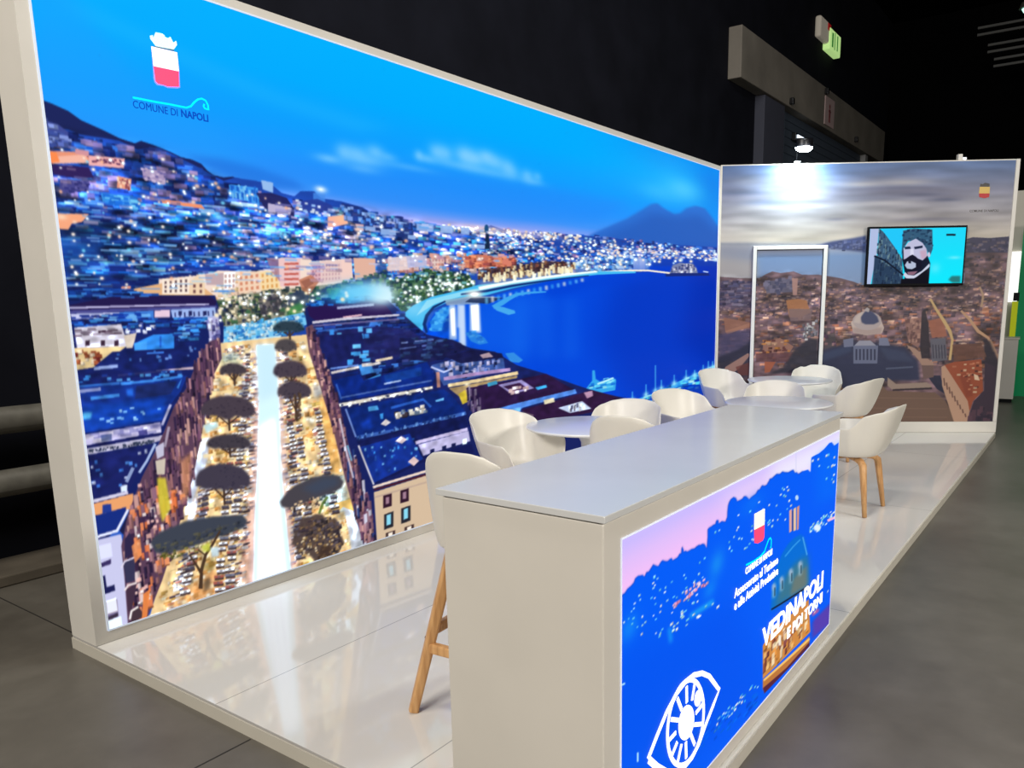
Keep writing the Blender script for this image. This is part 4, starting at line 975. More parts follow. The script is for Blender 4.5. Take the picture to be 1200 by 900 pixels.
('P',(52,40,48),0.85,0,[453,190,503,187,501,173,452,176]),
('P',(255,255,255),0.95,0,[451,202,501,200,500,185,450,188]),
('P',(90,96,120),0.7,0,[470,199,484,198,483,189,469,190]),
('P',(52,40,48),0.85,0,[434,130,491,126,489,111,433,115]),
('P',(255,255,255),0.95,0,[433,142,489,139,487,124,431,128]),
('P',(90,96,120),0.7,0,[454,138,469,137,469,128,453,129]),
('P',(52,40,48),0.85,0,[1179,1348,1209,1352,1208,1344,1178,1340]),
('P',(120,124,150),0.95,0,[1176,1354,1206,1358,1205,1351,1175,1347]),
('P',(90,96,120),0.7,0,[1187,1354,1196,1355,1195,1351,1187,1350]),
('P',(52,40,48),0.85,0,[1184,1310,1214,1313,1214,1306,1184,1302]),
('P',(170,90,80),0.95,0,[1181,1316,1211,1320,1211,1312,1181,1308]),
('P',(90,96,120),0.7,0,[1193,1316,1201,1317,1201,1312,1192,1311]),
('P',(52,40,48),0.85,0,[1182,1290,1214,1294,1214,1286,1181,1282]),
('P',(255,250,240),0.95,0,[1179,1297,1211,1301,1211,1293,1178,1289]),
('P',(90,96,120),0.7,0,[1191,1297,1200,1298,1200,1293,1191,1292]),
('P',(52,40,48),0.85,0,[1177,1272,1203,1275,1202,1267,1176,1264]),
('P',(170,90,80),0.95,0,[1174,1278,1200,1281,1200,1273,1173,1270]),
('P',(90,96,120),0.7,0,[1184,1278,1191,1279,1191,1274,1183,1273]),
('P',(52,40,48),0.85,0,[1185,1250,1214,1253,1213,1245,1184,1242]),
('P',(255,250,240),0.95,0,[1182,1257,1211,1260,1210,1252,1181,1249]),
('P',(90,96,120),0.7,0,[1193,1257,1201,1257,1200,1252,1192,1252]),
('P',(52,40,48),0.85,0,[1169,1231,1205,1235,1204,1226,1168,1222]),
('P',(70,66,84),0.95,0,[1166,1238,1202,1242,1201,1233,1165,1229]),
('P',(90,96,120),0.7,0,[1179,1237,1190,1239,1189,1234,1179,1232]),
('P',(52,40,48),0.85,0,[1169,1190,1197,1193,1196,1184,1169,1181]),
('P',(255,255,255),0.95,0,[1167,1197,1194,1200,1193,1191,1166,1188]),
('P',(90,96,120),0.7,0,[1177,1196,1185,1197,1184,1192,1176,1191]),
('P',(52,40,48),0.85,0,[1169,1171,1198,1173,1197,1165,1169,1162]),
('P',(255,250,240),0.95,0,[1167,1178,1195,1181,1194,1172,1166,1169]),
('P',(90,96,120),0.7,0,[1177,1177,1185,1178,1185,1173,1177,1172]),
('P',(52,40,48),0.85,0,[1171,1151,1201,1153,1200,1144,1170,1142]),
('P',(255,250,240),0.95,0,[1168,1158,1198,1161,1197,1152,1167,1149]),
('P',(90,96,120),0.7,0,[1179,1157,1188,1158,1187,1153,1179,1152]),
('P',(52,40,48),0.85,0,[1173,1131,1203,1134,1202,1125,1172,1122]),
('P',(120,124,150),0.95,0,[1170,1139,1200,1142,1199,1133,1169,1130]),
('P',(90,96,120),0.7,0,[1181,1138,1190,1139,1189,1133,1181,1133]),
('P',(52,40,48),0.85,0,[1165,1112,1202,1115,1201,1106,1164,1103]),
('P',(255,255,255),0.95,0,[1162,1120,1199,1123,1199,1114,1161,1111]),
('P',(90,96,120),0.7,0,[1176,1119,1186,1120,1186,1115,1175,1114]),
('P',(52,40,48),0.85,0,[1180,1091,1214,1094,1214,1085,1179,1082]),
('P',(70,66,84),0.95,0,[1177,1099,1211,1102,1211,1092,1176,1089]),
('P',(90,96,120),0.7,0,[1190,1098,1199,1099,1199,1093,1189,1092]),
('P',(52,40,48),0.85,0,[1166,1070,1198,1072,1197,1063,1166,1060]),
('P',(232,232,240),0.95,0,[1164,1077,1195,1080,1194,1071,1163,1068]),
('P',(90,96,120),0.7,0,[1175,1077,1184,1077,1184,1072,1175,1071]),
('P',(52,40,48),0.85,0,[1180,1045,1216,1048,1215,1038,1179,1035]),
('P',(255,250,240),0.95,0,[1177,1053,1213,1056,1212,1046,1176,1043]),
('P',(90,96,120),0.7,0,[1190,1052,1200,1053,1200,1047,1190,1046]),
('P',(52,40,48),0.85,0,[1175,1023,1212,1026,1211,1016,1174,1013]),
('P',(255,255,255),0.95,0,[1172,1031,1209,1034,1208,1024,1171,1022]),
('P',(90,96,120),0.7,0,[1186,1030,1196,1031,1196,1025,1186,1025]),
('P',(52,40,48),0.85,0,[1168,1001,1203,1003,1202,993,1167,991]),
('P',(170,90,80),0.95,0,[1166,1009,1200,1011,1199,1001,1165,999]),
('P',(90,96,120),0.7,0,[1179,1008,1188,1008,1188,1002,1178,1002]),
('P',(52,40,48),0.85,0,[1174,954,1220,956,1219,946,1173,944]),
('P',(170,90,80),0.95,0,[1172,962,1217,965,1216,955,1171,952]),
('P',(90,96,120),0.7,0,[1189,961,1201,962,1201,956,1188,955]),
('P',(52,40,48),0.85,0,[1165,933,1209,935,1208,925,1164,923]),
('P',(70,66,84),0.95,0,[1162,941,1206,944,1205,934,1161,931]),
('P',(90,96,120),0.7,0,[1179,940,1191,941,1191,935,1178,934]),
('P',(52,40,48),0.85,0,[1162,910,1208,912,1207,902,1161,899]),
('P',(246,246,252),0.95,0,[1160,919,1205,921,1204,911,1159,908]),
('P',(90,96,120),0.7,0,[1177,917,1190,918,1189,912,1176,911]),
('P',(52,40,48),0.85,0,[1177,885,1215,887,1214,876,1176,875]),
('P',(232,232,240),0.95,0,[1175,894,1212,896,1211,886,1174,884]),
('P',(90,96,120),0.7,0,[1189,893,1199,893,1199,887,1188,887]),
('P',(52,40,48),0.85,0,[1172,860,1210,862,1209,851,1171,849]),
('P',(255,255,255),0.95,0,[1169,869,1207,871,1206,860,1168,858]),
('P',(90,96,120),0.7,0,[1183,868,1194,868,1193,862,1183,861]),
('P',(52,40,48),0.85,0,[1176,834,1219,836,1218,825,1175,823]),
('P',(246,246,252),0.95,0,[1173,844,1216,845,1215,834,1172,833]),
('P',(90,96,120),0.7,0,[1189,842,1201,843,1201,836,1189,835]),
('P',(52,40,48),0.85,0,[1174,809,1223,811,1222,800,1173,798]),
('P',(255,255,255),0.95,0,[1171,819,1220,821,1219,809,1170,808]),
('P',(90,96,120),0.7,0,[1190,817,1203,818,1203,811,1189,811]),
('P',(52,40,48),0.85,0,[1176,786,1219,787,1218,776,1175,775]),
('P',(255,255,255),0.95,0,[1173,796,1216,797,1215,786,1172,784]),
('P',(90,96,120),0.7,0,[1189,794,1201,794,1200,787,1188,787]),
('P',(52,40,48),0.85,0,[1175,759,1223,760,1222,748,1174,747]),
('P',(70,66,84),0.95,0,[1172,768,1220,770,1219,758,1171,757]),
('P',(90,96,120),0.7,0,[1190,767,1203,767,1203,760,1189,760]),
('P',(52,40,48),0.85,0,[1156,710,1208,710,1207,699,1155,698]),
('P',(246,246,252),0.95,0,[1154,720,1205,720,1204,709,1153,708]),
('P',(90,96,120),0.7,0,[1173,718,1187,718,1187,711,1172,711]),
('P',(52,40,48),0.85,0,[1161,680,1214,681,1212,669,1160,668]),
('P',(70,66,84),0.95,0,[1158,690,1211,691,1210,679,1157,678]),
('P',(90,96,120),0.7,0,[1178,688,1193,688,1192,681,1177,681]),
('P',(52,40,48),0.85,0,[1161,625,1207,625,1206,612,1160,612]),
('P',(255,250,240),0.95,0,[1158,635,1205,635,1203,623,1157,623]),
('P',(90,96,120),0.7,0,[1176,633,1189,633,1188,625,1175,625]),
('P',(52,40,48),0.85,0,[1155,599,1208,598,1207,586,1153,586]),
('P',(120,124,150),0.95,0,[1152,609,1205,609,1204,597,1151,597]),
('P',(90,96,120),0.7,0,[1172,607,1187,607,1186,599,1171,599]),
('P',(52,40,48),0.85,0,[1170,539,1218,538,1217,525,1169,526]),
('P',(170,90,80),0.95,0,[1168,550,1215,549,1214,536,1166,537]),
('P',(90,96,120),0.7,0,[1185,547,1199,547,1198,539,1185,539]),
('P',(52,40,48),0.85,0,[1164,509,1219,508,1218,495,1163,496]),
('P',(70,66,84),0.95,0,[1162,520,1217,519,1216,506,1160,507]),
('P',(90,96,120),0.7,0,[1182,517,1198,517,1197,509,1182,509]),
('P',(52,40,48),0.85,0,[1168,479,1222,478,1221,464,1167,466]),
('P',(170,90,80),0.95,0,[1166,490,1220,489,1219,476,1164,477]),
('P',(90,96,120),0.7,0,[1186,487,1201,487,1200,479,1185,479]),
('P',(52,40,48),0.85,0,[1164,447,1216,446,1215,432,1163,434]),
('P',(246,246,252),0.95,0,[1162,459,1214,457,1213,444,1160,446]),
('P',(90,96,120),0.7,0,[1181,456,1196,455,1195,447,1180,448]),
('P',(52,40,48),0.85,0,[1164,418,1222,416,1221,402,1162,404]),
('P',(246,246,252),0.95,0,[1161,430,1219,428,1218,414,1160,416]),
('P',(90,96,120),0.7,0,[1183,426,1199,426,1198,417,1182,418]),
('P',(52,40,48),0.85,0,[1157,388,1219,386,1218,372,1156,375]),
('P',(70,66,84),0.95,0,[1155,400,1217,398,1215,384,1153,386]),
('P',(90,96,120),0.7,0,[1178,397,1195,396,1194,388,1177,388]),
('P',(52,40,48),0.85,0,[1170,355,1223,353,1222,339,1168,341]),
('P',(120,124,150),0.95,0,[1167,367,1220,365,1219,351,1166,353]),
('P',(90,96,120),0.7,0,[1187,364,1202,363,1201,355,1186,355]),
('P',(52,40,48),0.85,0,[1162,323,1225,320,1224,305,1161,309]),
('P',(120,124,150),0.95,0,[1160,335,1223,332,1221,318,1158,321]),
('P',(90,96,120),0.7,0,[1183,331,1201,330,1200,322,1182,323]),
('P',(52,40,48),0.85,0,[1153,294,1210,290,1209,276,1152,279]),
('P',(70,66,84),0.95,0,[1151,306,1207,303,1206,288,1150,292]),
('P',(90,96,120),0.7,0,[1172,302,1188,301,1187,292,1171,293]),
('P',(52,40,48),0.85,0,[1153,262,1218,258,1216,243,1151,247]),
('P',(255,255,255),0.95,0,[1150,275,1215,271,1214,256,1149,260]),
('P',(90,96,120),0.7,0,[1174,270,1193,269,1192,260,1174,261]),
('P',(52,40,48),0.85,0,[1164,191,1227,187,1226,171,1163,176]),
('P',(255,255,255),0.95,0,[1161,204,1225,200,1224,185,1160,189]),
('P',(90,96,120),0.7,0,[1185,200,1203,198,1202,189,1184,191]),
('P',(52,40,48),0.85,0,[1150,160,1215,154,1213,139,1148,144]),
('P',(232,232,240),0.95,0,[1147,173,1212,168,1211,152,1146,158]),
('P',(90,96,120),0.7,0,[1171,168,1190,166,1189,157,1171,159]),
('P',(52,40,48),0.85,0,[1157,121,1223,115,1222,99,1155,105]),
('P',(120,124,150),0.95,0,[1154,134,1220,129,1219,113,1153,119]),
('P',(90,96,120),0.7,0,[1179,129,1197,127,1197,118,1178,120]),
('P',(52,40,48),0.85,0,[1216,1207,1248,1210,1247,1201,1215,1198]),
('P',(70,66,84),0.95,0,[1213,1214,1245,1217,1244,1208,1212,1205]),
('P',(90,96,120),0.7,0,[1225,1213,1234,1214,1233,1209,1224,1208]),
('P',(52,40,48),0.85,0,[1219,1184,1257,1187,1256,1179,1218,1175]),
('P',(170,90,80),0.95,0,[1216,1191,1254,1195,1253,1186,1215,1182]),
('P',(90,96,120),0.7,0,[1230,1191,1241,1192,1241,1186,1230,1185]),
('P',(52,40,48),0.85,0,[1215,1163,1248,1166,1247,1157,1214,1154]),
('P',(170,90,80),0.95,0,[1212,1170,1245,1173,1244,1165,1212,1162]),
('P',(90,96,120),0.7,0,[1224,1170,1234,1171,1233,1165,1224,1164]),
('P',(52,40,48),0.85,0,[1227,1118,1264,1121,1264,1112,1226,1109]),
('P',(120,124,150),0.95,0,[1224,1126,1262,1129,1261,1120,1224,1117]),
('P',(90,96,120),0.7,0,[1238,1125,1249,1126,1248,1121,1238,1120]),
('P',(52,40,48),0.85,0,[1223,1099,1256,1101,1255,1092,1223,1089]),
('P',(170,90,80),0.95,0,[1221,1107,1253,1109,1252,1100,1220,1097]),
('P',(90,96,120),0.7,0,[1233,1106,1242,1106,1241,1101,1232,1100]),
('P',(52,40,48),0.85,0,[1232,1076,1265,1079,1265,1069,1231,1067]),
('P',(232,232,240),0.95,0,[1229,1084,1262,1087,1262,1077,1228,1075]),
('P',(90,96,120),0.7,0,[1242,1083,1251,1084,1250,1078,1241,1077]),
('P',(52,40,48),0.85,0,[1222,1053,1259,1056,1258,1046,1221,1044]),
('P',(120,124,150),0.95,0,[1219,1061,1256,1064,1255,1055,1218,1052]),
('P',(90,96,120),0.7,0,[1233,1061,1243,1061,1243,1056,1232,1055]),
('P',(52,40,48),0.85,0,[1225,1029,1259,1032,1258,1022,1224,1019]),
('P',(170,90,80),0.95,0,[1222,1037,1256,1040,1255,1030,1221,1028]),
('P',(90,96,120),0.7,0,[1235,1036,1244,1037,1244,1031,1234,1031]),
('P',(52,40,48),0.85,0,[1229,1006,1273,1009,1272,999,1228,996]),
('P',(120,124,150),0.95,0,[1226,1014,1270,1017,1269,1008,1225,1005]),
('P',(90,96,120),0.7,0,[1242,1014,1255,1014,1254,1009,1242,1008]),
('P',(52,40,48),0.85,0,[1225,983,1269,986,1268,976,1224,973]),
('P',(232,232,240),0.95,0,[1222,992,1266,995,1266,985,1222,982]),
('P',(90,96,120),0.7,0,[1239,991,1251,992,1251,986,1238,985]),
('P',(52,40,48),0.85,0,[1221,962,1261,964,1260,954,1220,952]),
('P',(255,255,255),0.95,0,[1218,970,1258,973,1257,963,1217,960]),
('P',(90,96,120),0.7,0,[1233,969,1244,970,1244,964,1232,963]),
('P',(52,40,48),0.85,0,[1228,914,1273,916,1272,906,1227,903]),
('P',(255,255,255),0.95,0,[1225,923,1270,925,1269,914,1224,912]),
('P',(90,96,120),0.7,0,[1242,921,1255,922,1254,916,1241,915]),
('P',(52,40,48),0.85,0,[1227,889,1268,891,1267,881,1226,879]),
('P',(170,90,80),0.95,0,[1224,898,1265,900,1264,890,1223,888]),
('P',(90,96,120),0.7,0,[1239,897,1251,898,1250,891,1239,891]),
('P',(52,40,48),0.85,0,[1225,837,1267,839,1267,828,1224,826]),
('P',(255,250,240),0.95,0,[1222,847,1265,848,1264,837,1221,836]),
('P',(90,96,120),0.7,0,[1238,845,1250,845,1249,839,1237,838]),
('P',(52,40,48),0.85,0,[1230,811,1272,813,1271,801,1229,800]),
('P',(120,124,150),0.95,0,[1228,821,1269,822,1268,811,1227,810]),
('P',(90,96,120),0.7,0,[1243,819,1255,819,1254,813,1242,812]),
('P',(52,40,48),0.85,0,[1226,784,1277,786,1276,774,1225,773]),
('P',(232,232,240),0.95,0,[1224,794,1274,795,1273,784,1223,783]),
('P',(90,96,120),0.7,0,[1242,792,1256,793,1256,786,1242,786]),
('P',(52,40,48),0.85,0,[1227,757,1269,758,1268,746,1226,745]),
('P',(120,124,150),0.95,0,[1224,767,1267,768,1266,756,1223,755]),
('P',(90,96,120),0.7,0,[1240,765,1252,765,1251,758,1239,758]),
('P',(52,40,48),0.85,0,[1234,729,1278,730,1277,718,1233,718]),
('P',(232,232,240),0.95,0,[1231,739,1275,740,1274,728,1230,728]),
('P',(90,96,120),0.7,0,[1247,737,1260,738,1259,731,1247,730]),
('P',(52,40,48),0.85,0,[1237,647,1288,648,1287,635,1236,635]),
('P',(255,250,240),0.95,0,[1234,658,1285,658,1284,646,1233,646]),
('P',(90,96,120),0.7,0,[1253,655,1267,656,1267,648,1253,648]),
('P',(52,40,48),0.85,0,[1239,619,1292,619,1291,606,1238,606]),
('P',(120,124,150),0.95,0,[1236,629,1289,629,1288,617,1235,617]),
('P',(90,96,120),0.7,0,[1256,627,1271,627,1270,619,1255,619]),
('P',(52,40,48),0.85,0,[1226,593,1283,593,1282,580,1225,581]),
('P',(232,232,240),0.95,0,[1223,604,1280,604,1279,591,1222,591]),
('P',(90,96,120),0.7,0,[1245,601,1260,601,1260,594,1244,594]),
('P',(52,40,48),0.85,0,[1234,563,1287,562,1286,549,1233,550]),
('P',(255,255,255),0.95,0,[1231,574,1284,573,1283,560,1230,561]),
('P',(90,96,120),0.7,0,[1251,571,1266,571,1265,563,1250,563]),
('P',(52,40,48),0.85,0,[1233,534,1290,533,1289,520,1232,521]),
('P',(120,124,150),0.95,0,[1230,545,1287,545,1286,532,1229,533]),
('P',(90,96,120),0.7,0,[1252,543,1268,542,1267,535,1251,535]),
('P',(52,40,48),0.85,0,[1245,500,1302,499,1301,486,1243,487]),
('P',(246,246,252),0.95,0,[1242,512,1299,511,1298,497,1241,499]),
('P',(90,96,120),0.7,0,[1263,509,1279,508,1278,500,1263,501]),
('P',(52,40,48),0.85,0,[1237,471,1291,470,1290,456,1236,458]),
('P',(232,232,240),0.95,0,[1235,482,1288,481,1287,468,1233,469]),
('P',(90,96,120),0.7,0,[1255,479,1270,479,1269,471,1254,471]),
('P',(52,40,48),0.85,0,[1238,438,1296,437,1295,423,1237,425]),
('P',(170,90,80),0.95,0,[1235,450,1293,448,1292,435,1234,437]),
('P',(90,96,120),0.7,0,[1257,447,1273,446,1272,438,1256,439]),
('P',(52,40,48),0.85,0,[1240,407,1296,405,1295,391,1239,393]),
('P',(255,250,240),0.95,0,[1237,419,1293,417,1292,403,1236,405]),
('P',(90,96,120),0.7,0,[1258,416,1274,415,1273,407,1258,407]),
('P',(52,40,48),0.85,0,[1240,378,1294,376,1293,361,1238,364]),
('P',(120,124,150),0.95,0,[1237,390,1292,388,1290,374,1236,376]),
('P',(90,96,120),0.7,0,[1257,386,1273,386,1272,377,1257,378]),
('P',(52,40,48),0.85,0,[1235,348,1298,345,1297,331,1233,334]),
('P',(246,246,252),0.95,0,[1232,360,1295,357,1294,343,1231,346]),
('P',(90,96,120),0.7,0,[1256,356,1273,355,1273,347,1255,348]),
('P',(52,40,48),0.85,0,[1245,313,1301,310,1300,296,1244,299]),
('P',(170,90,80),0.95,0,[1243,326,1299,323,1297,308,1241,311]),
('P',(90,96,120),0.7,0,[1263,322,1279,321,1278,312,1263,313]),
('P',(52,40,48),0.85,0,[1243,281,1308,277,1307,262,1241,266]),
('P',(170,90,80),0.95,0,[1240,293,1305,290,1304,275,1239,279]),
('P',(90,96,120),0.7,0,[1264,289,1283,288,1282,279,1264,280]),
('P',(52,40,48),0.85,0,[1250,246,1318,242,1317,227,1249,231]),
('P',(255,255,255),0.95,0,[1248,259,1316,255,1314,240,1246,244]),
('P',(90,96,120),0.7,0,[1273,254,1292,253,1291,244,1272,245]),
('P',(52,40,48),0.85,0,[1239,214,1304,209,1303,194,1237,199]),
('P',(255,250,240),0.95,0,[1236,227,1302,223,1300,207,1235,212]),
('P',(90,96,120),0.7,0,[1261,222,1279,221,1278,212,1260,213]),
('P',(52,40,48),0.85,0,[1359,998,1396,1000,1395,990,1358,988]),
('P',(170,90,80),0.95,0,[1356,1007,1393,1008,1392,998,1355,997]),
('P',(90,96,120),0.7,0,[1370,1005,1380,1006,1380,1000,1369,999]),
('P',(52,40,48),0.85,0,[1366,975,1410,976,1409,966,1365,964]),
('P',(120,124,150),0.95,0,[1363,983,1407,985,1406,975,1362,973]),
('P',(90,96,120),0.7,0,[1380,982,1392,982,1391,976,1379,976]),
('P',(52,40,48),0.85,0,[1376,948,1421,950,1420,939,1375,937]),
('P',(255,255,255),0.95,0,[1373,957,1417,958,1417,948,1372,946]),
('P',(90,96,120),0.7,0,[1390,955,1402,956,1402,949,1389,949]),
('P',(52,40,48),0.85,0,[1369,923,1416,925,1415,914,1368,913]),
('P',(255,250,240),0.95,0,[1366,932,1413,934,1412,923,1365,921]),
('P',(90,96,120),0.7,0,[1383,931,1397,931,1396,925,1383,924]),
('P',(52,40,48),0.85,0,[1373,900,1411,901,1410,891,1372,890]),
('P',(170,90,80),0.95,0,[1370,909,1408,911,1407,900,1369,899]),
('P',(90,96,120),0.7,0,[1384,908,1395,908,1394,902,1384,901]),
('P',(52,40,48),0.85,0,[1369,873,1419,875,1418,864,1368,862]),
('P',(255,250,240),0.95,0,[1366,882,1415,884,1415,873,1365,872]),
('P',(90,96,120),0.7,0,[1385,881,1398,881,1398,875,1384,874]),
('P',(52,40,48),0.85,0,[1378,847,1429,848,1428,837,1377,836]),
('P',(255,250,240),0.95,0,[1375,857,1426,858,1425,847,1374,846]),
('P',(90,96,120),0.7,0,[1394,855,1408,855,1407,849,1393,848]),
('P',(52,40,48),0.85,0,[1376,822,1424,822,1423,811,1375,810]),
('P',(255,250,240),0.95,0,[1373,831,1420,832,1420,821,1372,820]),
('P',(90,96,120),0.7,0,[1391,829,1404,829,1403,823,1390,822]),
('P',(52,40,48),0.85,0,[1396,793,1440,793,1439,782,1395,781]),
('P',(120,124,150),0.95,0,[1393,802,1437,803,1436,792,1392,791]),
('P',(90,96,120),0.7,0,[1409,800,1422,800,1421,794,1409,793]),
('P',(52,40,48),0.85,0,[1379,769,1430,770,1429,758,1378,758]),
('P',(246,246,252),0.95,0,[1376,779,1426,779,1426,768,1375,767]),
('P',(90,96,120),0.7,0,[1395,777,1409,777,1408,770,1394,770]),
('P',(52,40,48),0.85,0,[1391,743,1435,743,1434,731,1390,731]),
('P',(246,246,252),0.95,0,[1388,753,1432,753,1431,741,1387,741]),
('P',(90,96,120),0.7,0,[1404,750,1417,750,1416,743,1404,743]),
('P',(52,40,48),0.85,0,[1392,714,1447,714,1446,702,1391,702]),
('P',(246,246,252),0.95,0,[1389,724,1444,724,1443,712,1388,712]),
('P',(90,96,120),0.7,0,[1410,722,1425,722,1425,714,1409,714]),
('P',(52,40,48),0.85,0,[1407,683,1455,682,1454,670,1406,670]),
('P',(232,232,240),0.95,0,[1404,693,1452,693,1451,680,1403,681]),
('P',(90,96,120),0.7,0,[1422,690,1436,690,1435,683,1422,683]),
('P',(52,40,48),0.85,0,[1403,655,1457,654,1456,642,1402,642]),
('P',(120,124,150),0.95,0,[1400,665,1453,665,1452,652,1399,653]),
('P',(90,96,120),0.7,0,[1420,663,1435,662,1434,655,1419,655]),
('P',(52,40,48),0.85,0,[1410,623,1466,622,1465,610,1409,611]),
('P',(246,246,252),0.95,0,[1407,634,1463,633,1462,621,1406,622]),
('P',(90,96,120),0.7,0,[1428,631,1444,631,1443,624,1428,624]),
('P',(52,40,48),0.85,0,[1404,595,1452,594,1451,581,1403,582]),
('P',(70,66,84),0.95,0,[1401,606,1449,605,1448,592,1400,593]),
('P',(90,96,120),0.7,0,[1419,603,1433,603,1432,595,1419,595]),
('P',(52,40,48),0.85,0,[1419,531,1480,529,1479,515,1418,517]),
('P',(232,232,240),0.95,0,[1416,542,1477,540,1476,527,1415,529]),
('P',(90,96,120),0.7,0,[1439,538,1456,538,1455,530,1438,531]),
('P',(52,40,48),0.85,0,[1412,503,1467,501,1466,487,1410,489]),
('P',(232,232,240),0.95,0,[1409,514,1464,512,1463,499,1407,501]),
('P',(90,96,120),0.7,0,[1429,511,1445,510,1444,502,1429,503]),
('P',(52,40,48),0.85,0,[1415,472,1479,470,1478,456,1414,459]),
('P',(255,255,255),0.95,0,[1412,484,1476,482,1475,468,1411,471]),
('P',(90,96,120),0.7,0,[1436,480,1454,480,1453,471,1435,472]),
('P',(52,40,48),0.85,0,[1439,437,1491,435,1490,421,1438,424]),
('P',(120,124,150),0.95,0,[1436,449,1488,447,1487,433,1435,435]),
('P',(90,96,120),0.7,0,[1455,446,1470,445,1469,437,1455,437]),
('P',(52,40,48),0.85,0,[1423,409,1487,406,1486,392,1422,395]),
('P',(232,232,240),0.95,0,[1420,421,1484,418,1483,404,1419,407]),
('P',(90,96,120),0.7,0,[1444,417,1462,417,1461,408,1443,409]),
('P',(52,40,48),0.85,0,[1436,372,1502,368,1501,354,1435,358]),
('P',(255,255,255),0.95,0,[1433,384,1499,381,1498,366,1432,370]),
('P',(90,96,120),0.7,0,[1458,380,1476,379,1476,371,1457,372]),
('P',(52,40,48),0.85,0,[1447,338,1503,334,1502,319,1446,323]),
('P',(70,66,84),0.95,0,[1444,350,1500,347,1499,332,1443,336]),
('P',(90,96,120),0.7,0,[1465,346,1481,345,1480,336,1464,337]),
('P',(92,64,88),1,0,[732,1436,792,1451,791,1342,734,1255,686,1124,635,948,565,730,492,561,424,394,348,231,249,52,155,49,165,288,168,463,218,616,303,781,385,906,438,994,504,1117,587,1214,657,1351]),
('C',[(60,40,72),(140,100,120),(180,130,140),(110,70,100),(44,32,64),(220,170,160),(90,60,90),(160,110,110)],0.9,120,80,[2,4,8,22],[657,1351,790,1433,658,990,475,1015]),
('C',[(60,40,72),(140,100,120),(180,130,140),(110,70,100),(44,32,64),(220,170,160),(90,60,90),(160,110,110)],0.9,110,81,[2,4,8,22],[475,1015,658,990,524,600,293,695]),
('C',[(60,40,72),(140,100,120),(180,130,140),(110,70,100),(44,32,64),(220,170,160),(90,60,90),(160,110,110),(230,120,70),(250,150,100),(240,140,90),(240,220,220)],0.9,190,83,[3,7,8,20],[304,715,540,666,406,353,258,58,164,55,174,373,227,623]),
('C',[(255,240,235),(255,200,190)],0.9,26,84,[3,5,3,5],[278,785,584,726,252,78,186,101]),
('P',(216,200,60),0.9,1,[378,766,422,758,431,594,380,533,373,634]),
('P',(220,210,190),0.9,0,[379,854,432,858,419,776,380,783]),
('P',(210,210,235),0.9,0,[386,923,432,942,425,873,389,861]),
('P',(200,200,235),0.9,0,[438,1026,493,1125,481,1131,427,1033]),
('P',(200,190,210),0.7,0,[460,1019,428,918,440,913,473,1014]),
('P',(48,40,76),1,0,[188,493,215,521,229,420,176,391]),
('P',(56,54,86),1,0,[167,384,227,394,213,273,171,268]),
('P',(70,50,70),1,0,[168,242,220,253,179,113,164,127]),
('P',(72,54,64),1,0,[176,123,215,137,243,72,173,61]),
('P',(225,215,235),1,0,[159,350,177,378,227,385,225,394,173,386,152,356]),
('P',(235,220,220),1,0,[163,232,180,252,221,252,219,263,176,262,155,241]),
('P',(240,230,225),1,0,[172,78,184,117,217,127,213,138,176,126,162,84]),
('P',(246,140,70),0.9,0,[247,190,283,206,249,52,223,52]),
('P',(244,150,90),0.8,0,[216,450,262,482,260,393,223,359]),
('P',(250,170,110),0.6,2,[511,831,570,867,540,666,495,597]),
('P',(110,76,92),1,0,[1341,1488,1391,1506,1430,1384,1491,1194,1554,997,1603,752,1668,518,1751,271,1786,26,1689,29,1622,278,1559,539,1500,822,1421,1117,1353,1347]),
('C',[(60,40,72),(140,100,120),(180,130,140),(110,70,100),(44,32,64),(220,170,160),(90,60,90),(160,110,110)],0.9,100,85,[2,4,5,12],[1352,1478,1402,1486,1554,997,1603,752,1513,809,1412,1159]),
('C',[(60,40,72),(140,100,120),(180,130,140),(110,70,100),(44,32,64),(220,170,160),(90,60,90),(160,110,110),(220,220,240),(40,60,120),(30,26,60)],0.9,130,86,[2,4,8,20],[1527,818,1616,750,1766,267,1793,24,1690,40,1581,479]),
('P',(225,220,235),0.8,0,[1542,923,1578,700,1620,525,1634,526,1592,700,1555,923]),
('P',(120,200,240),0.8,0,[1588,742,1615,638,1628,639,1602,743]),
('P',(70,52,44),1,0,[1219,1481,1222,1423,1235,1423,1237,1482]),
('P',(44,62,76),1,0.5,[1120,1485,1123,1498,1129,1507,1138,1514,1150,1520,1164,1525,1180,1529,1198,1532,1217,1531,1236,1530,1255,1531,1273,1526,1289,1523,1303,1515,1315,1509,1323,1502,1327,1491,1328,1478,1326,1474,1320,1475,1311,1473,1299,1467,1284,1460,1268,1466,1250,1468,1230,1465,1212,1472,1193,1470,1175,1468,1159,1470,1146,1475,1135,1478,1127,1480,1122,1482]),
('C',[(44,62,76),(30,50,66)],0.9,28,301,[1.5,3.5,1.2,2.6],[1116,1481,1164,1520,1227,1533,1288,1517,1332,1473,1273,1458,1169,1462]),
('P',(70,52,44),1,0,[1233,1444,1193,1471,1187,1465,1227,1438]),
('P',(70,52,44),1,0,[1234,1443,1261,1463,1254,1469,1228,1449]),
('P',(78,72,76),1,0.5,[1122,1379,1124,1394,1129,1403,1136,1411,1145,1419,1155,1424,1167,1428,1180,1429,1194,1431,1207,1431,1221,1428,1233,1424,1245,1419,1255,1413,1263,1406,1268,1397,1271,1386,1271,1372,1269,1368,1265,1366,1259,1366,1250,1365,1239,1358,1228,1359,1214,1357,1200,1349,1187,1356,1173,1357,1161,1364,1150,1369,1140,1367,1132,1372,1126,1372,1123,1374]),
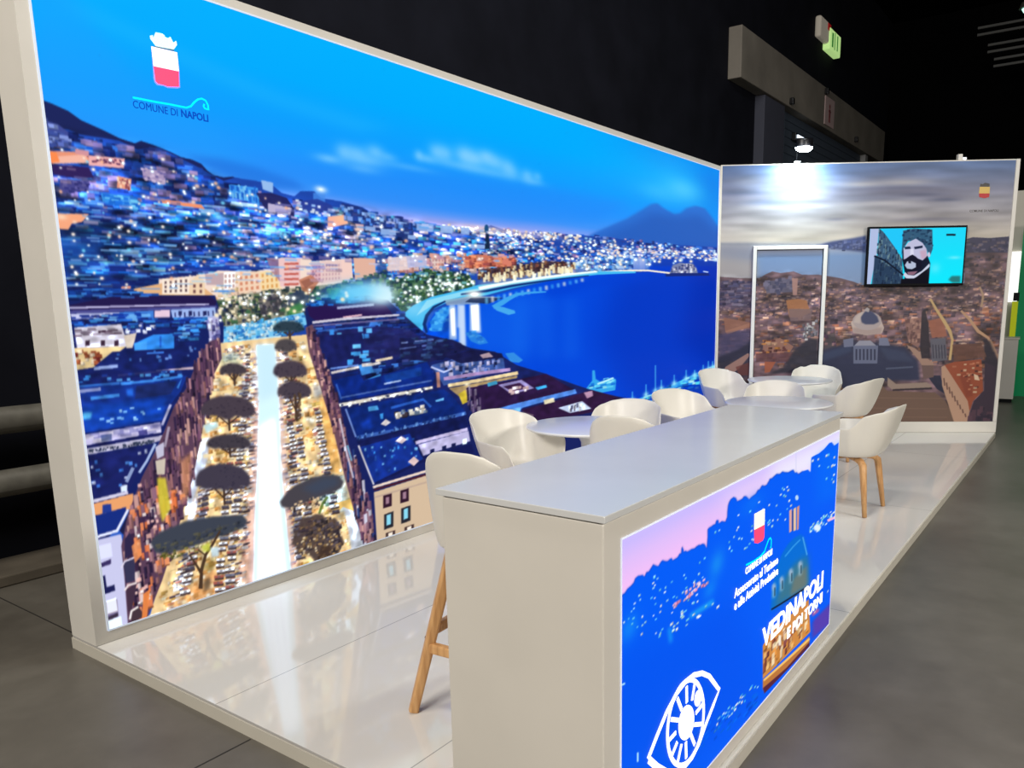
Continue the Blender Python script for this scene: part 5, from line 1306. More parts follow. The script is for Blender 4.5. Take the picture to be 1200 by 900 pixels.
('C',[(78,72,76),(64,60,66)],0.9,20,302,[1.5,3.5,1.2,2.6],[1119,1374,1155,1418,1201,1432,1244,1414,1274,1366,1231,1349,1156,1354]),
('P',(70,52,44),1,0,[1209,1231,1210,1152,1223,1151,1226,1231]),
('P',(74,64,76),1,0.5,[1098,1240,1102,1258,1108,1271,1119,1281,1132,1290,1148,1294,1166,1298,1186,1304,1207,1302,1229,1301,1250,1300,1270,1293,1288,1287,1303,1277,1316,1267,1325,1254,1330,1241,1330,1222,1328,1218,1321,1212,1311,1208,1298,1214,1281,1201,1262,1203,1242,1209,1221,1216,1198,1199,1178,1210,1158,1209,1140,1211,1126,1218,1113,1221,1105,1232,1100,1235]),
('C',[(74,64,76),(60,52,66)],0.9,32,303,[1.5,3.5,1.2,2.6],[1093,1234,1148,1288,1218,1305,1287,1278,1335,1215,1268,1196,1152,1205]),
('P',(70,52,44),1,0,[1222,1178,1179,1216,1172,1211,1215,1173]),
('P',(70,52,44),1,0,[1222,1180,1254,1205,1248,1210,1216,1186]),
('P',(70,52,44),1,0,[1228,1110,1223,959,1236,958,1245,1109]),
('P',(74,64,76),1,0.5,[1116,1122,1119,1139,1126,1152,1136,1161,1150,1169,1166,1176,1185,1182,1205,1184,1226,1184,1248,1179,1269,1177,1289,1170,1307,1162,1323,1153,1336,1143,1345,1132,1350,1117,1351,1098,1348,1092,1342,1092,1331,1088,1317,1082,1300,1078,1281,1074,1260,1074,1240,1092,1217,1083,1196,1085,1177,1092,1159,1102,1144,1102,1132,1111,1122,1108,1117,1115]),
('C',[(74,64,76),(60,52,66)],0.9,32,304,[1.5,3.5,1.2,2.6],[1110,1115,1166,1169,1237,1184,1306,1156,1355,1090,1287,1072,1170,1085]),
('P',(70,52,44),1,0,[1238,1005,1198,1094,1189,1091,1229,1002]),
('P',(70,52,44),1,0,[1239,1017,1275,1083,1266,1087,1230,1021]),
('C',[(70,52,44),(90,70,50)],0.8,14,88,[1.5,3,5,8],[1224,1106,1272,1101,1271,958,1223,954]),
('P',(70,52,44),1,0,[847,1264,847,1190,858,1190,862,1264]),
('P',(70,62,70),1,0.5,[769,1271,772,1283,777,1291,784,1299,793,1304,805,1309,817,1309,831,1312,846,1314,861,1312,876,1310,890,1304,902,1301,913,1294,922,1288,928,1280,931,1270,931,1258,930,1256,925,1250,918,1248,909,1252,897,1244,884,1251,870,1245,855,1253,841,1256,825,1245,812,1256,800,1258,788,1253,780,1258,774,1265,770,1266]),
('C',[(70,62,70),(56,50,60)],0.9,25,305,[1.5,3.5,1.2,2.6],[766,1267,804,1303,854,1313,901,1296,934,1253,888,1241,807,1247]),
('P',(70,52,44),1,0,[858,1214,827,1255,820,1251,851,1210]),
('P',(70,52,44),1,0,[858,1217,880,1247,873,1251,852,1222]),
('P',(70,52,44),1,0,[795,1051,792,948,804,947,810,1050]),
('P',(72,62,74),1,0.5,[643,1070,647,1092,657,1107,670,1119,688,1127,711,1137,736,1141,763,1144,792,1142,822,1141,850,1133,878,1127,904,1117,925,1103,943,1090,956,1074,963,1055,963,1031,960,1024,951,1023,936,1012,917,1011,893,1005,868,1017,840,1025,809,1009,779,1012,751,1027,726,1041,701,1044,680,1041,664,1053,651,1053,644,1063]),
('C',[(72,62,74),(58,50,64)],0.9,51,306,[1.5,3.5,1.2,2.6],[636,1062,710,1127,807,1144,902,1106,969,1021,875,1001,715,1022]),
('P',(70,52,44),1,0,[804,981,750,1033,745,1028,798,976]),
('P',(70,52,44),1,0,[804,985,854,1014,850,1021,800,992]),
('P',(70,52,44),1,0,[783,869,783,803,794,801,798,868]),
('P',(66,60,70),1,0.5,[658,889,662,904,669,915,680,922,695,929,713,932,733,933,756,935,779,931,803,929,827,923,849,916,870,909,888,901,902,889,913,877,918,865,919,848,916,844,909,842,897,834,883,844,863,833,842,843,820,848,796,852,771,853,747,848,726,864,706,863,689,867,676,876,666,880,660,886]),
('C',[(66,60,70),(52,48,60)],0.9,41,307,[1.5,3.5,1.2,2.6],[652,884,713,926,791,933,869,903,924,841,849,831,718,852]),
('P',(70,52,44),1,0,[793,825,747,860,742,854,788,819]),
('P',(70,52,44),1,0,[793,825,831,840,828,847,790,832]),
('P',(70,52,44),1,0,[728,670,723,546,734,544,743,668]),
('P',(66,60,76),1,0.5,[576,700,582,727,591,743,605,758,623,766,645,774,670,782,697,778,726,779,755,772,784,764,811,754,836,739,858,727,875,706,887,687,894,665,894,637,890,631,881,621,867,624,849,628,825,626,797,607,772,638,741,625,712,639,683,637,658,655,633,654,613,668,597,674,585,680,578,693]),
('C',[(66,60,76),(52,48,66)],0.9,51,308,[1.5,3.5,1.2,2.6],[569,691,644,764,741,779,835,729,900,625,806,607,648,640]),
('P',(70,52,44),1,0,[735,584,683,651,677,646,729,580]),
('P',(70,52,44),1,0,[735,591,786,624,781,631,730,598]),
('P',(72,68,76),1,0.8,[1076,488,1127,534,1183,564,1263,580,1327,589,1429,585,1507,565,1550,518,1527,479,1445,462,1354,455,1239,442,1142,432,1085,456]),
('P',(60,74,98),0.7,3,[1223,540,1402,574,1505,549,1515,503,1330,476]),
('C',[(110,90,80),(230,200,160),(60,54,60)],0.9,40,89,[2,4,2,4],[1097,463,1354,460,1361,393,1198,388]),
('P',(80,110,40),0.8,0,[1354,349,1384,406,1425,440,1410,453,1368,417,1336,358]),
('P',(78,64,62),0.95,1,[1510,157,1523,118,1492,97,1476,65,1437,51,1381,76,1342,83,1294,55,1262,101,1228,126,1162,140,1166,183,1131,219,1151,251,1149,286,1194,296,1196,335,1225,361,1277,351,1321,359,1369,344,1399,300,1463,300,1491,262,1498,224,1493,191]),
('C',[(50,44,50),(110,86,70),(150,120,80),(60,50,60),(90,80,90)],0.85,150,90,[3,6,2,5],[1163,269,1256,342,1395,331,1520,223,1524,97,1359,52,1188,134]),
('C',[(240,220,180),(200,160,100)],0.8,40,91,[1.5,3.5,1.5,3],[1162,248,1533,208,1493,48,1187,123]),
('P',(66,48,40),0.8,1,[1309,67,1341,146,1418,125,1399,52]),
('P',(62,68,82),1,0.8,[309,443,338,471,375,489,439,496,500,509,580,503,658,499,748,483,830,469,858,427,833,393,758,382,656,375,566,365,471,362,388,358,329,383]),
('C',[(80,82,84),(50,56,70),(100,96,70)],0.6,60,92,[4,8,2,4],[324,421,828,444,823,396,362,365]),
('C',[(90,90,40),(150,140,70),(230,220,180)],0.8,40,93,[3,5,2,4],[345,370,625,368,592,329,368,336]),
('P',(74,54,40),1,0,[558,117,569,203,542,261,509,326,501,324,530,257,550,205,535,126]),
('P',(74,54,40),1,0,[564,200,601,295,644,340,693,406,685,413,632,351,587,305,546,211]),
('P',(74,54,40),1,0,[592,304,557,343,551,337,586,298]),
('P',(200,226,240),0.9,1,[622,331,671,327,670,269,626,277]),
('P',(200,210,70),0.8,1,[575,353,625,364,620,312,581,318]),
('P',(130,110,50),0.7,2,[573,239,626,272,640,219,598,193]),
('P',(90,76,60),0.8,2,[564,154,605,171,599,105,558,89]),
('C',[(90,170,250),(60,140,240),(150,200,255)],0.6,130,101,[9,26,1.4,2.4],[55,2083,1074,2160,1774,1917,773,1648,82,1657]),
('C',[(150,190,245),(210,210,245),(90,170,250)],0.6,110,102,[5,14,1.4,2.6],[1074,2160,1795,2196,2560,2160,3334,2152,3788,2003,2911,1829,1627,1759,831,1745]),
('C',[(130,130,200),(160,140,190),(190,160,190)],0.5,60,103,[8,20,2,4],[43,2383,372,2371,575,2362,891,2255,1297,2199,1795,2196,1762,1761,1036,1749,69,2030]),
('G',(120,220,255),0.8,[1784,1692,139,47]),
('G',(235,255,255),0.9,[1947,1677,95,48]),
('G',(60,190,245),0.7,[1645,1655,106,31]),
('P',(200,236,255),0.55,8,[1657,1707,1901,1731,2063,1722,2088,1644,1892,1612,1685,1645]),
('P',(255,244,214),0.35,3,[2908,1780,3785,1878,4448,1933,4448,1896,3784,1836,2946,1736]),
('S',[(255,255,255),(240,248,255),(255,240,225)],1,170,95,[0.8,1.7],[78,2336,572,2334,890,2246,1793,2176,2558,2125,3791,2106,2912,1854,1213,1894,778,1701,101,1695]),
('S',[(255,190,150),(255,215,190),(120,220,255)],0.85,80,96,[0.9,1.9],[78,2336,890,2246,2558,2125,3552,2020,1774,1917,782,1745,105,1733]),
('S',[(255,255,255),(255,236,214),(200,230,255)],1,150,97,[0.7,1.5],[2926,2163,4043,2184,7339,2213,7346,2094,4594,1900,3328,1983]),
('S',[(255,255,245),(255,240,200)],1,34,98,[1,2.2],[773,1657,1253,1704,1745,1719,1619,1645,1014,1517,788,1505]),
('S',[(240,255,250),(255,255,240)],1,30,99,[0.9,2],[1992,1786,2816,1852,2869,1767,2115,1588]),
('G',(225,250,255),0.9,[1940,1677,87,43]),
('G',(90,200,250),0.5,[1784,1697,166,52]),
('G',(200,240,255),0.35,[2241,1586,113,57]),
('G',(255,250,240),0.8,[2865,1691,57,18]),
('N',0.08,3,3,15,[1353,1488,2112,1543,3297,1150,5243,629,2857,691,1807,433]),
('N',0.09,5,2,16,[70,1558,716,1560,480,1059,26,669])]
TOWN_PRINT = [
('V',[(3244,(88,118,166)),(3054,(108,124,160)),(2862,(136,138,158)),(2669,(150,148,156)),(2504,(172,166,164)),(2328,(196,186,172)),(2210,(150,158,178)),(2131,(118,146,186)),(1732,(130,150,182))]),
('G',(116,116,138),0.9,[2233,2859,488,47]),
('G',(118,118,140),0.8,[2629,2776,292,47]),
('G',(120,124,146),0.6,[1748,2791,393,48]),
('G',(168,164,172),0.5,[2030,2977,390,47]),
('G',(128,126,142),0.8,[2451,2538,392,24]),
('G',(130,130,146),0.7,[1366,2556,138,19]),
('G',(176,174,180),0.5,[3021,2730,388,57]),
('G',(112,122,150),0.8,[259,2876,399,29]),
('G',(108,122,150),0.7,[562,2764,249,29]),
('G',(160,160,170),0.5,[354,3009,298,57]),
('G',(180,178,182),0.5,[1557,2679,592,48]),
('G',(170,166,172),0.5,[2834,2638,389,38]),
('P',(140,140,150),0.8,6,[-26,2293,429,2286,444,1847,-15,1853]),
('P',(176,166,158),0.7,6,[-22,2154,436,2088,444,1847,-15,1853]),
('P',(120,126,140),0.8,1,[-26,2286,1183,2258,1182,2273,-26,2301]),
('P',(64,76,120),1,1,[1133,2256,1330,2303,1577,2338,1724,2365,1736,2169,1485,2202,1184,2236]),
('C',[(80,96,150),(54,66,110),(100,110,150)],0.8,40,1,[3,6,2,4],[1233,2255,1726,2336,1735,2188,1435,2212]),
('P',(60,58,84),1,0,[2824,2290,2958,2327,3154,2314,3502,2338,3524,2104,2838,2114]),
('C',[(76,72,100),(50,50,76),(96,90,110),(110,96,104)],0.9,80,2,[3,6,2,3],[2824,2290,3504,2319,3524,2104,2838,2114]),
('N',0.05,30,4,21,[-50,3266,3422,3196,3502,2338,-26,2293]),
('G',(214,206,198),0.5,[1641,2947,215,28]),
('G',(208,202,198),0.5,[2129,2957,253,28]),
('G',(206,200,198),0.5,[1948,2730,392,28]),
('G',(212,204,194),0.5,[2557,2430,588,38]),
('G',(86,90,116),0.7,[2333,2819,253,23]),
('G',(84,90,118),0.7,[2611,2757,175,19]),
('G',(196,192,192),0.5,[564,2696,399,29]),
('G',(96,100,126),0.5,[2133,2899,351,19]),
('P',(104,82,88),1,0,[-37,1914,270,1890,493,1887,553,1926,642,1965,744,1944,895,1962,998,1921,1199,1918,1453,1875,1606,1833,1708,1792,2903,1797,2874,2152,3521,2143,3715,69,8,79]),
('C',[(84,68,80),(120,96,98),(140,110,104),(100,78,84),(70,60,74),(156,124,114),(110,92,104),(92,80,96),(132,100,92)],0.9,1100,3,[2,7,1.2,3.2],[-35,1853,594,1906,1454,1855,1709,1772,2904,1777,2877,2113,3505,2104,3540,1510,-25,1426]),
('C',[(176,150,140),(196,166,150),(160,120,100),(190,140,110)],0.7,360,4,[1.6,5,1,2],[-14,1813,1455,1835,2906,1757,3494,2006,3546,1450,-4,1405]),
('C',[(84,68,80),(120,96,98),(140,110,104),(100,78,84),(70,60,74),(156,124,114),(110,92,104),(92,80,96),(132,100,92),(150,96,76),(170,116,90)],0.85,620,5,[4,11,2,6],[-26,1487,3537,1550,3546,800,-10,824]),
('C',[(190,160,140),(170,130,110),(150,90,70)],0.75,220,6,[3,8,1,2.4],[-6,1487,3521,1511,3477,903,8,929]),
('N',0.16,8,3,22,[-37,1914,270,1890,493,1887,553,1926,642,1965,744,1944,895,1962,998,1921,1199,1918,1453,1875,1606,1833,1708,1792,2903,1797,2874,2152,3521,2143,3715,69,8,79]),
('N',0.14,24,10,23,[-37,1914,270,1890,493,1887,553,1926,642,1965,744,1944,895,1962,998,1921,1199,1918,1453,1875,1606,1833,1708,1792,2903,1797,2874,2152,3521,2143,3715,69,8,79]),
('P',(62,58,88),0.6,2,[6,1853,434,1847,445,1523,14,1528]),
('C',[(80,78,110),(120,110,130),(60,56,84)],0.9,40,7,[6,12,2,4],[6,1853,434,1847,444,1544,13,1548]),
('P',(90,90,112),0.8,0,[556,1846,878,1882,885,1721,581,1704]),
('C',[(70,70,96),(110,104,124)],0.9,30,8,[3,6,2,5],[555,1866,877,1902,885,1721,581,1704]),
('P',(170,130,120),0.9,0,[878,1882,949,1881,948,1680,897,1681]),
('P',(168,112,74),0.9,0,[818,1621,960,1639,1062,1618,1119,1475,1000,1416,867,1417]),
('P',(126,104,106),0.8,0,[853,1519,1138,1516,1124,1374,879,1376]),
('P',(150,104,86),0.9,0,[78,1425,409,1360,411,1298,104,1240]),
('P',(168,120,98),0.9,0,[103,1260,409,1360,410,1319,125,1219]),
('P',(74,70,104),0.8,2,[22,1220,412,1278,423,926,30,887]),
('P',(40,42,60),0.8,2,[29,949,254,1031,416,1133,430,716,37,613]),
('P',(170,130,116),0.9,0,[115,823,380,988,422,978,282,801,78,655,76,739]),
('P',(110,60,56),0.8,0,[240,822,425,884,430,716,285,717]),
('P',(156,112,96),0.9,0,[561,1132,765,1172,933,1067,895,1005,566,987]),
('C',[(190,150,120),(90,50,50),(200,130,60)],0.9,30,9,[3,7,1.5,3],[560,1153,868,1150,895,1005,545,987]),
('P',(100,60,62),0.7,0,[483,988,936,995,879,881,487,883]),
('P',(40,42,56),0.85,2,[935,1026,1113,1169,1216,1147,1235,753,637,736,841,818]),
('P',(170,94,66),0.9,0,[590,883,725,882,657,757,595,747]),
('C',[(130,130,140),(200,200,200),(90,90,100)],0.9,24,10,[2,5,2,5],[1023,1354,1205,1373,1216,1147,1053,1149]),
('P',(74,70,76),0.8,0,[1250,1291,1413,1289,1447,1022,1264,1002]),
('C',[(60,40,72),(140,100,120),(180,130,140),(110,70,100),(44,32,64),(220,170,160),(90,60,90),(160,110,110)],0.6,14,11,[3,5,2,5],[1250,1291,1413,1289,1444,1083,1262,1044]),
('P',(44,50,78),0.95,2,[1244,1003,1495,1083,1646,1123,1951,1100,2258,1056,2433,870,2469,641,2286,642,1980,644,1881,582,1678,551,1266,543]),
('P',(58,70,100),0.7,2,[1265,982,1627,1082,1632,999,1401,918,1270,878]),
('P',(62,72,100),0.6,2,[1954,1059,2262,995,2392,870,2066,893]),
('P',(88,96,120),0.8,0,[2054,779,2378,798,2375,818,2051,800]),
('P',(112,88,76),1,0,[1286,140,1294,395,1524,542,1780,561,1981,623,2090,518,2663,494,2793,388,2958,113,1287,108]),
('P',(130,98,72),0.8,0,[1421,542,1532,584,1578,499,1425,458]),
('P',(126,100,86),0.6,0,[1684,429,2812,413,2811,426,1684,442]),
('P',(126,100,86),0.6,0,[1692,302,2822,287,2821,300,1691,315]),
('P',(126,100,86),0.6,0,[1698,196,2830,182,2829,194,1697,209]),
('P',(150,130,118),1,0,[2079,685,2187,601,2552,620,2616,578,2599,536,2151,528,2086,581]),
('P',(50,40,48),1,0,[2152,517,2620,536,2617,557,2150,538]),
('P',(34,38,60),0.9,0,[2546,703,2709,702,2787,472,2680,536,2613,619]),
('P',(196,176,166),1,0,[1602,1348,1650,1409,1954,1386,2001,1283,1984,1222,1804,1193,1640,1226]),
('P',(160,140,136),0.7,1,[1626,1287,1980,1284,1965,1212,1804,1193,1640,1226]),
('P',(176,162,160),1,0,[1965,1365,1959,1331,1937,1300,1900,1275,1853,1260,1800,1255,1747,1261,1698,1277,1658,1302,1632,1334,1622,1369,1628,1403,1651,1434,1687,1458,1734,1474,1787,1479,1840,1473,1889,1456,1928,1431,1955,1400]),
('P',(66,72,102),1,0.6,[1734,1347,1710,1408,1747,1469,1796,1499,1858,1468,1912,1417,1936,1355,1877,1325,1776,1326]),
('P',(196,180,172),0.9,0.5,[1633,1348,1659,1419,1717,1469,1766,1489,1720,1418,1714,1337]),
('P',(170,160,160),1,0,[1746,1489,1784,1529,1815,1509,1808,1468]),
('P',(112,116,140),1,0,[1522,1145,1643,1164,1649,1061,1537,1052]),
('P',(118,122,146),1,0,[1948,1161,2049,1160,2085,1068,1953,1069]),
('P',(150,150,164),1,0,[1649,1061,1716,1133,1848,1131,1934,1059]),
('P',(104,110,136),1,0,[1648,1071,1943,1069,1946,852,1661,854]),
('P',(48,52,76),1,0,[1676,1030,1697,1030,1704,895,1684,896]),
('P',(48,52,76),1,0,[1720,1030,1740,1030,1748,895,1728,895]),
('P',(48,52,76),1,0,[1764,1029,1784,1029,1792,895,1772,895]),
('P',(48,52,76),1,0,[1808,1029,1828,1029,1836,895,1815,895]),
('P',(48,52,76),1,0,[1851,1029,1872,1028,1880,894,1859,894]),
('P',(48,52,76),1,0,[1895,1028,1915,1028,1924,894,1903,894]),
('P',(164,132,116),1,0,[2277,1077,2381,1035,2617,848,2624,744,2546,703,2453,869]),
('P',(110,88,84),1,0,[2476,828,2618,827,2629,682,2509,662]),
('P',(150,110,100),0.8,0,[2236,1383,2435,1401,2450,1198,2421,1034,2294,1117]),
('C',[(180,140,124),(100,70,70)],0.8,30,12,[2,4,3,6],[2237,1363,2437,1381,2438,1075,2314,1117]),
('P',(44,38,48),0.9,0,[2431,1462,2468,1502,2521,1319,2572,910,2470,911,2441,1034]),
('P',(160,100,80),0.9,0,[2518,1360,2676,1399,2753,1175,2574,1156]),
('P',(100,100,112),0.9,0,[2555,1136,2734,1154,2775,888,2595,868]),
('P',(60,58,72),1,0,[2583,1074,2606,909,2619,910,2596,1074]),
('P',(60,58,72),1,0,[2618,1073,2640,909,2653,910,2631,1074]),
('P',(60,58,72),1,0,[2652,1073,2674,909,2687,909,2665,1074]),
('P',(60,58,72),1,0,[2686,1073,2709,908,2722,909,2699,1073]),
('P',(60,58,72),1,0,[2720,1072,2743,908,2756,909,2733,1073]),
('P',(200,168,118),1,0,[2509,1616,2597,1472,2683,1347,2761,1227,2801,1134,2790,889,2821,885,2831,1133,2796,1244,2715,1369,2622,1488,2530,1628]),
('P',(190,150,118),1,0,[2881,1468,2984,1364,3096,1218,3224,1141,3296,981,3323,992,3246,1159,3121,1247,3009,1386,2897,1486]),
('P',(180,150,120),0.9,0,[3073,1750,3120,1654,3112,1517,3137,1513,3145,1656,3095,1759]),
('P',(170,136,110),0.8,0,[3244,1123,3362,901,3360,700,3390,696,3391,907,3270,1136]),
('P',(44,40,52),0.9,1,[3175,1151,3259,1109,3380,863,3403,386,3322,386,3216,905]),
('P',(110,74,62),0.8,0,[2821,1072,3161,1090,3235,925,2857,866]),
('P',(152,78,54),1,0,[2740,826,2857,866,3177,895,3230,512,3119,387,3089,261,2970,471]),
('P',(130,62,46),0.7,1,[2931,701,3049,741,3114,450,3034,429]),
('C',[(190,120,90),(90,50,44),(200,170,140)],0.9,30,13,[2,5,1.5,3],[2841,825,3180,864,3210,512,3031,471]),
('P',(220,190,160),1,0,[3101,720,3153,699,3179,637,3117,648]),
('P',(186,148,124),1,0,[2711,806,2750,826,2897,618,3058,387,3089,261,3069,124,2916,124,2738,577]),
('P',(110,80,72),1,0,[2743,670,2761,576,2777,578,2759,671]),
('P',(110,80,72),1,0,[2779,615,2796,528,2812,530,2795,617]),
('P',(110,80,72),1,0,[2815,561,2831,479,2847,481,2831,563]),
('P',(110,80,72),1,0,[2850,506,2867,431,2882,433,2866,509]),
('P',(110,80,72),1,0,[2886,452,2902,382,2918,385,2902,454]),
('P',(110,80,72),1,0,[2922,397,2937,334,2953,337,2938,400]),
('P',(110,80,72),1,0,[2958,342,2973,285,2989,288,2974,345]),
('P',(110,80,72),1,0,[2994,287,3008,236,3024,240,3010,290]),
('P',(110,80,72),1,0,[3030,232,3044,187,3059,191,3046,236]),
('P',(60,48,62),1,0,[3099,261,3129,387,3240,512,3220,864,3346,801,3395,123,3079,124]),
('C',[(84,60,72),(48,40,56)],0.9,24,14,[3,6,4,8],[3107,282,3369,302,3374,133,3099,134])]
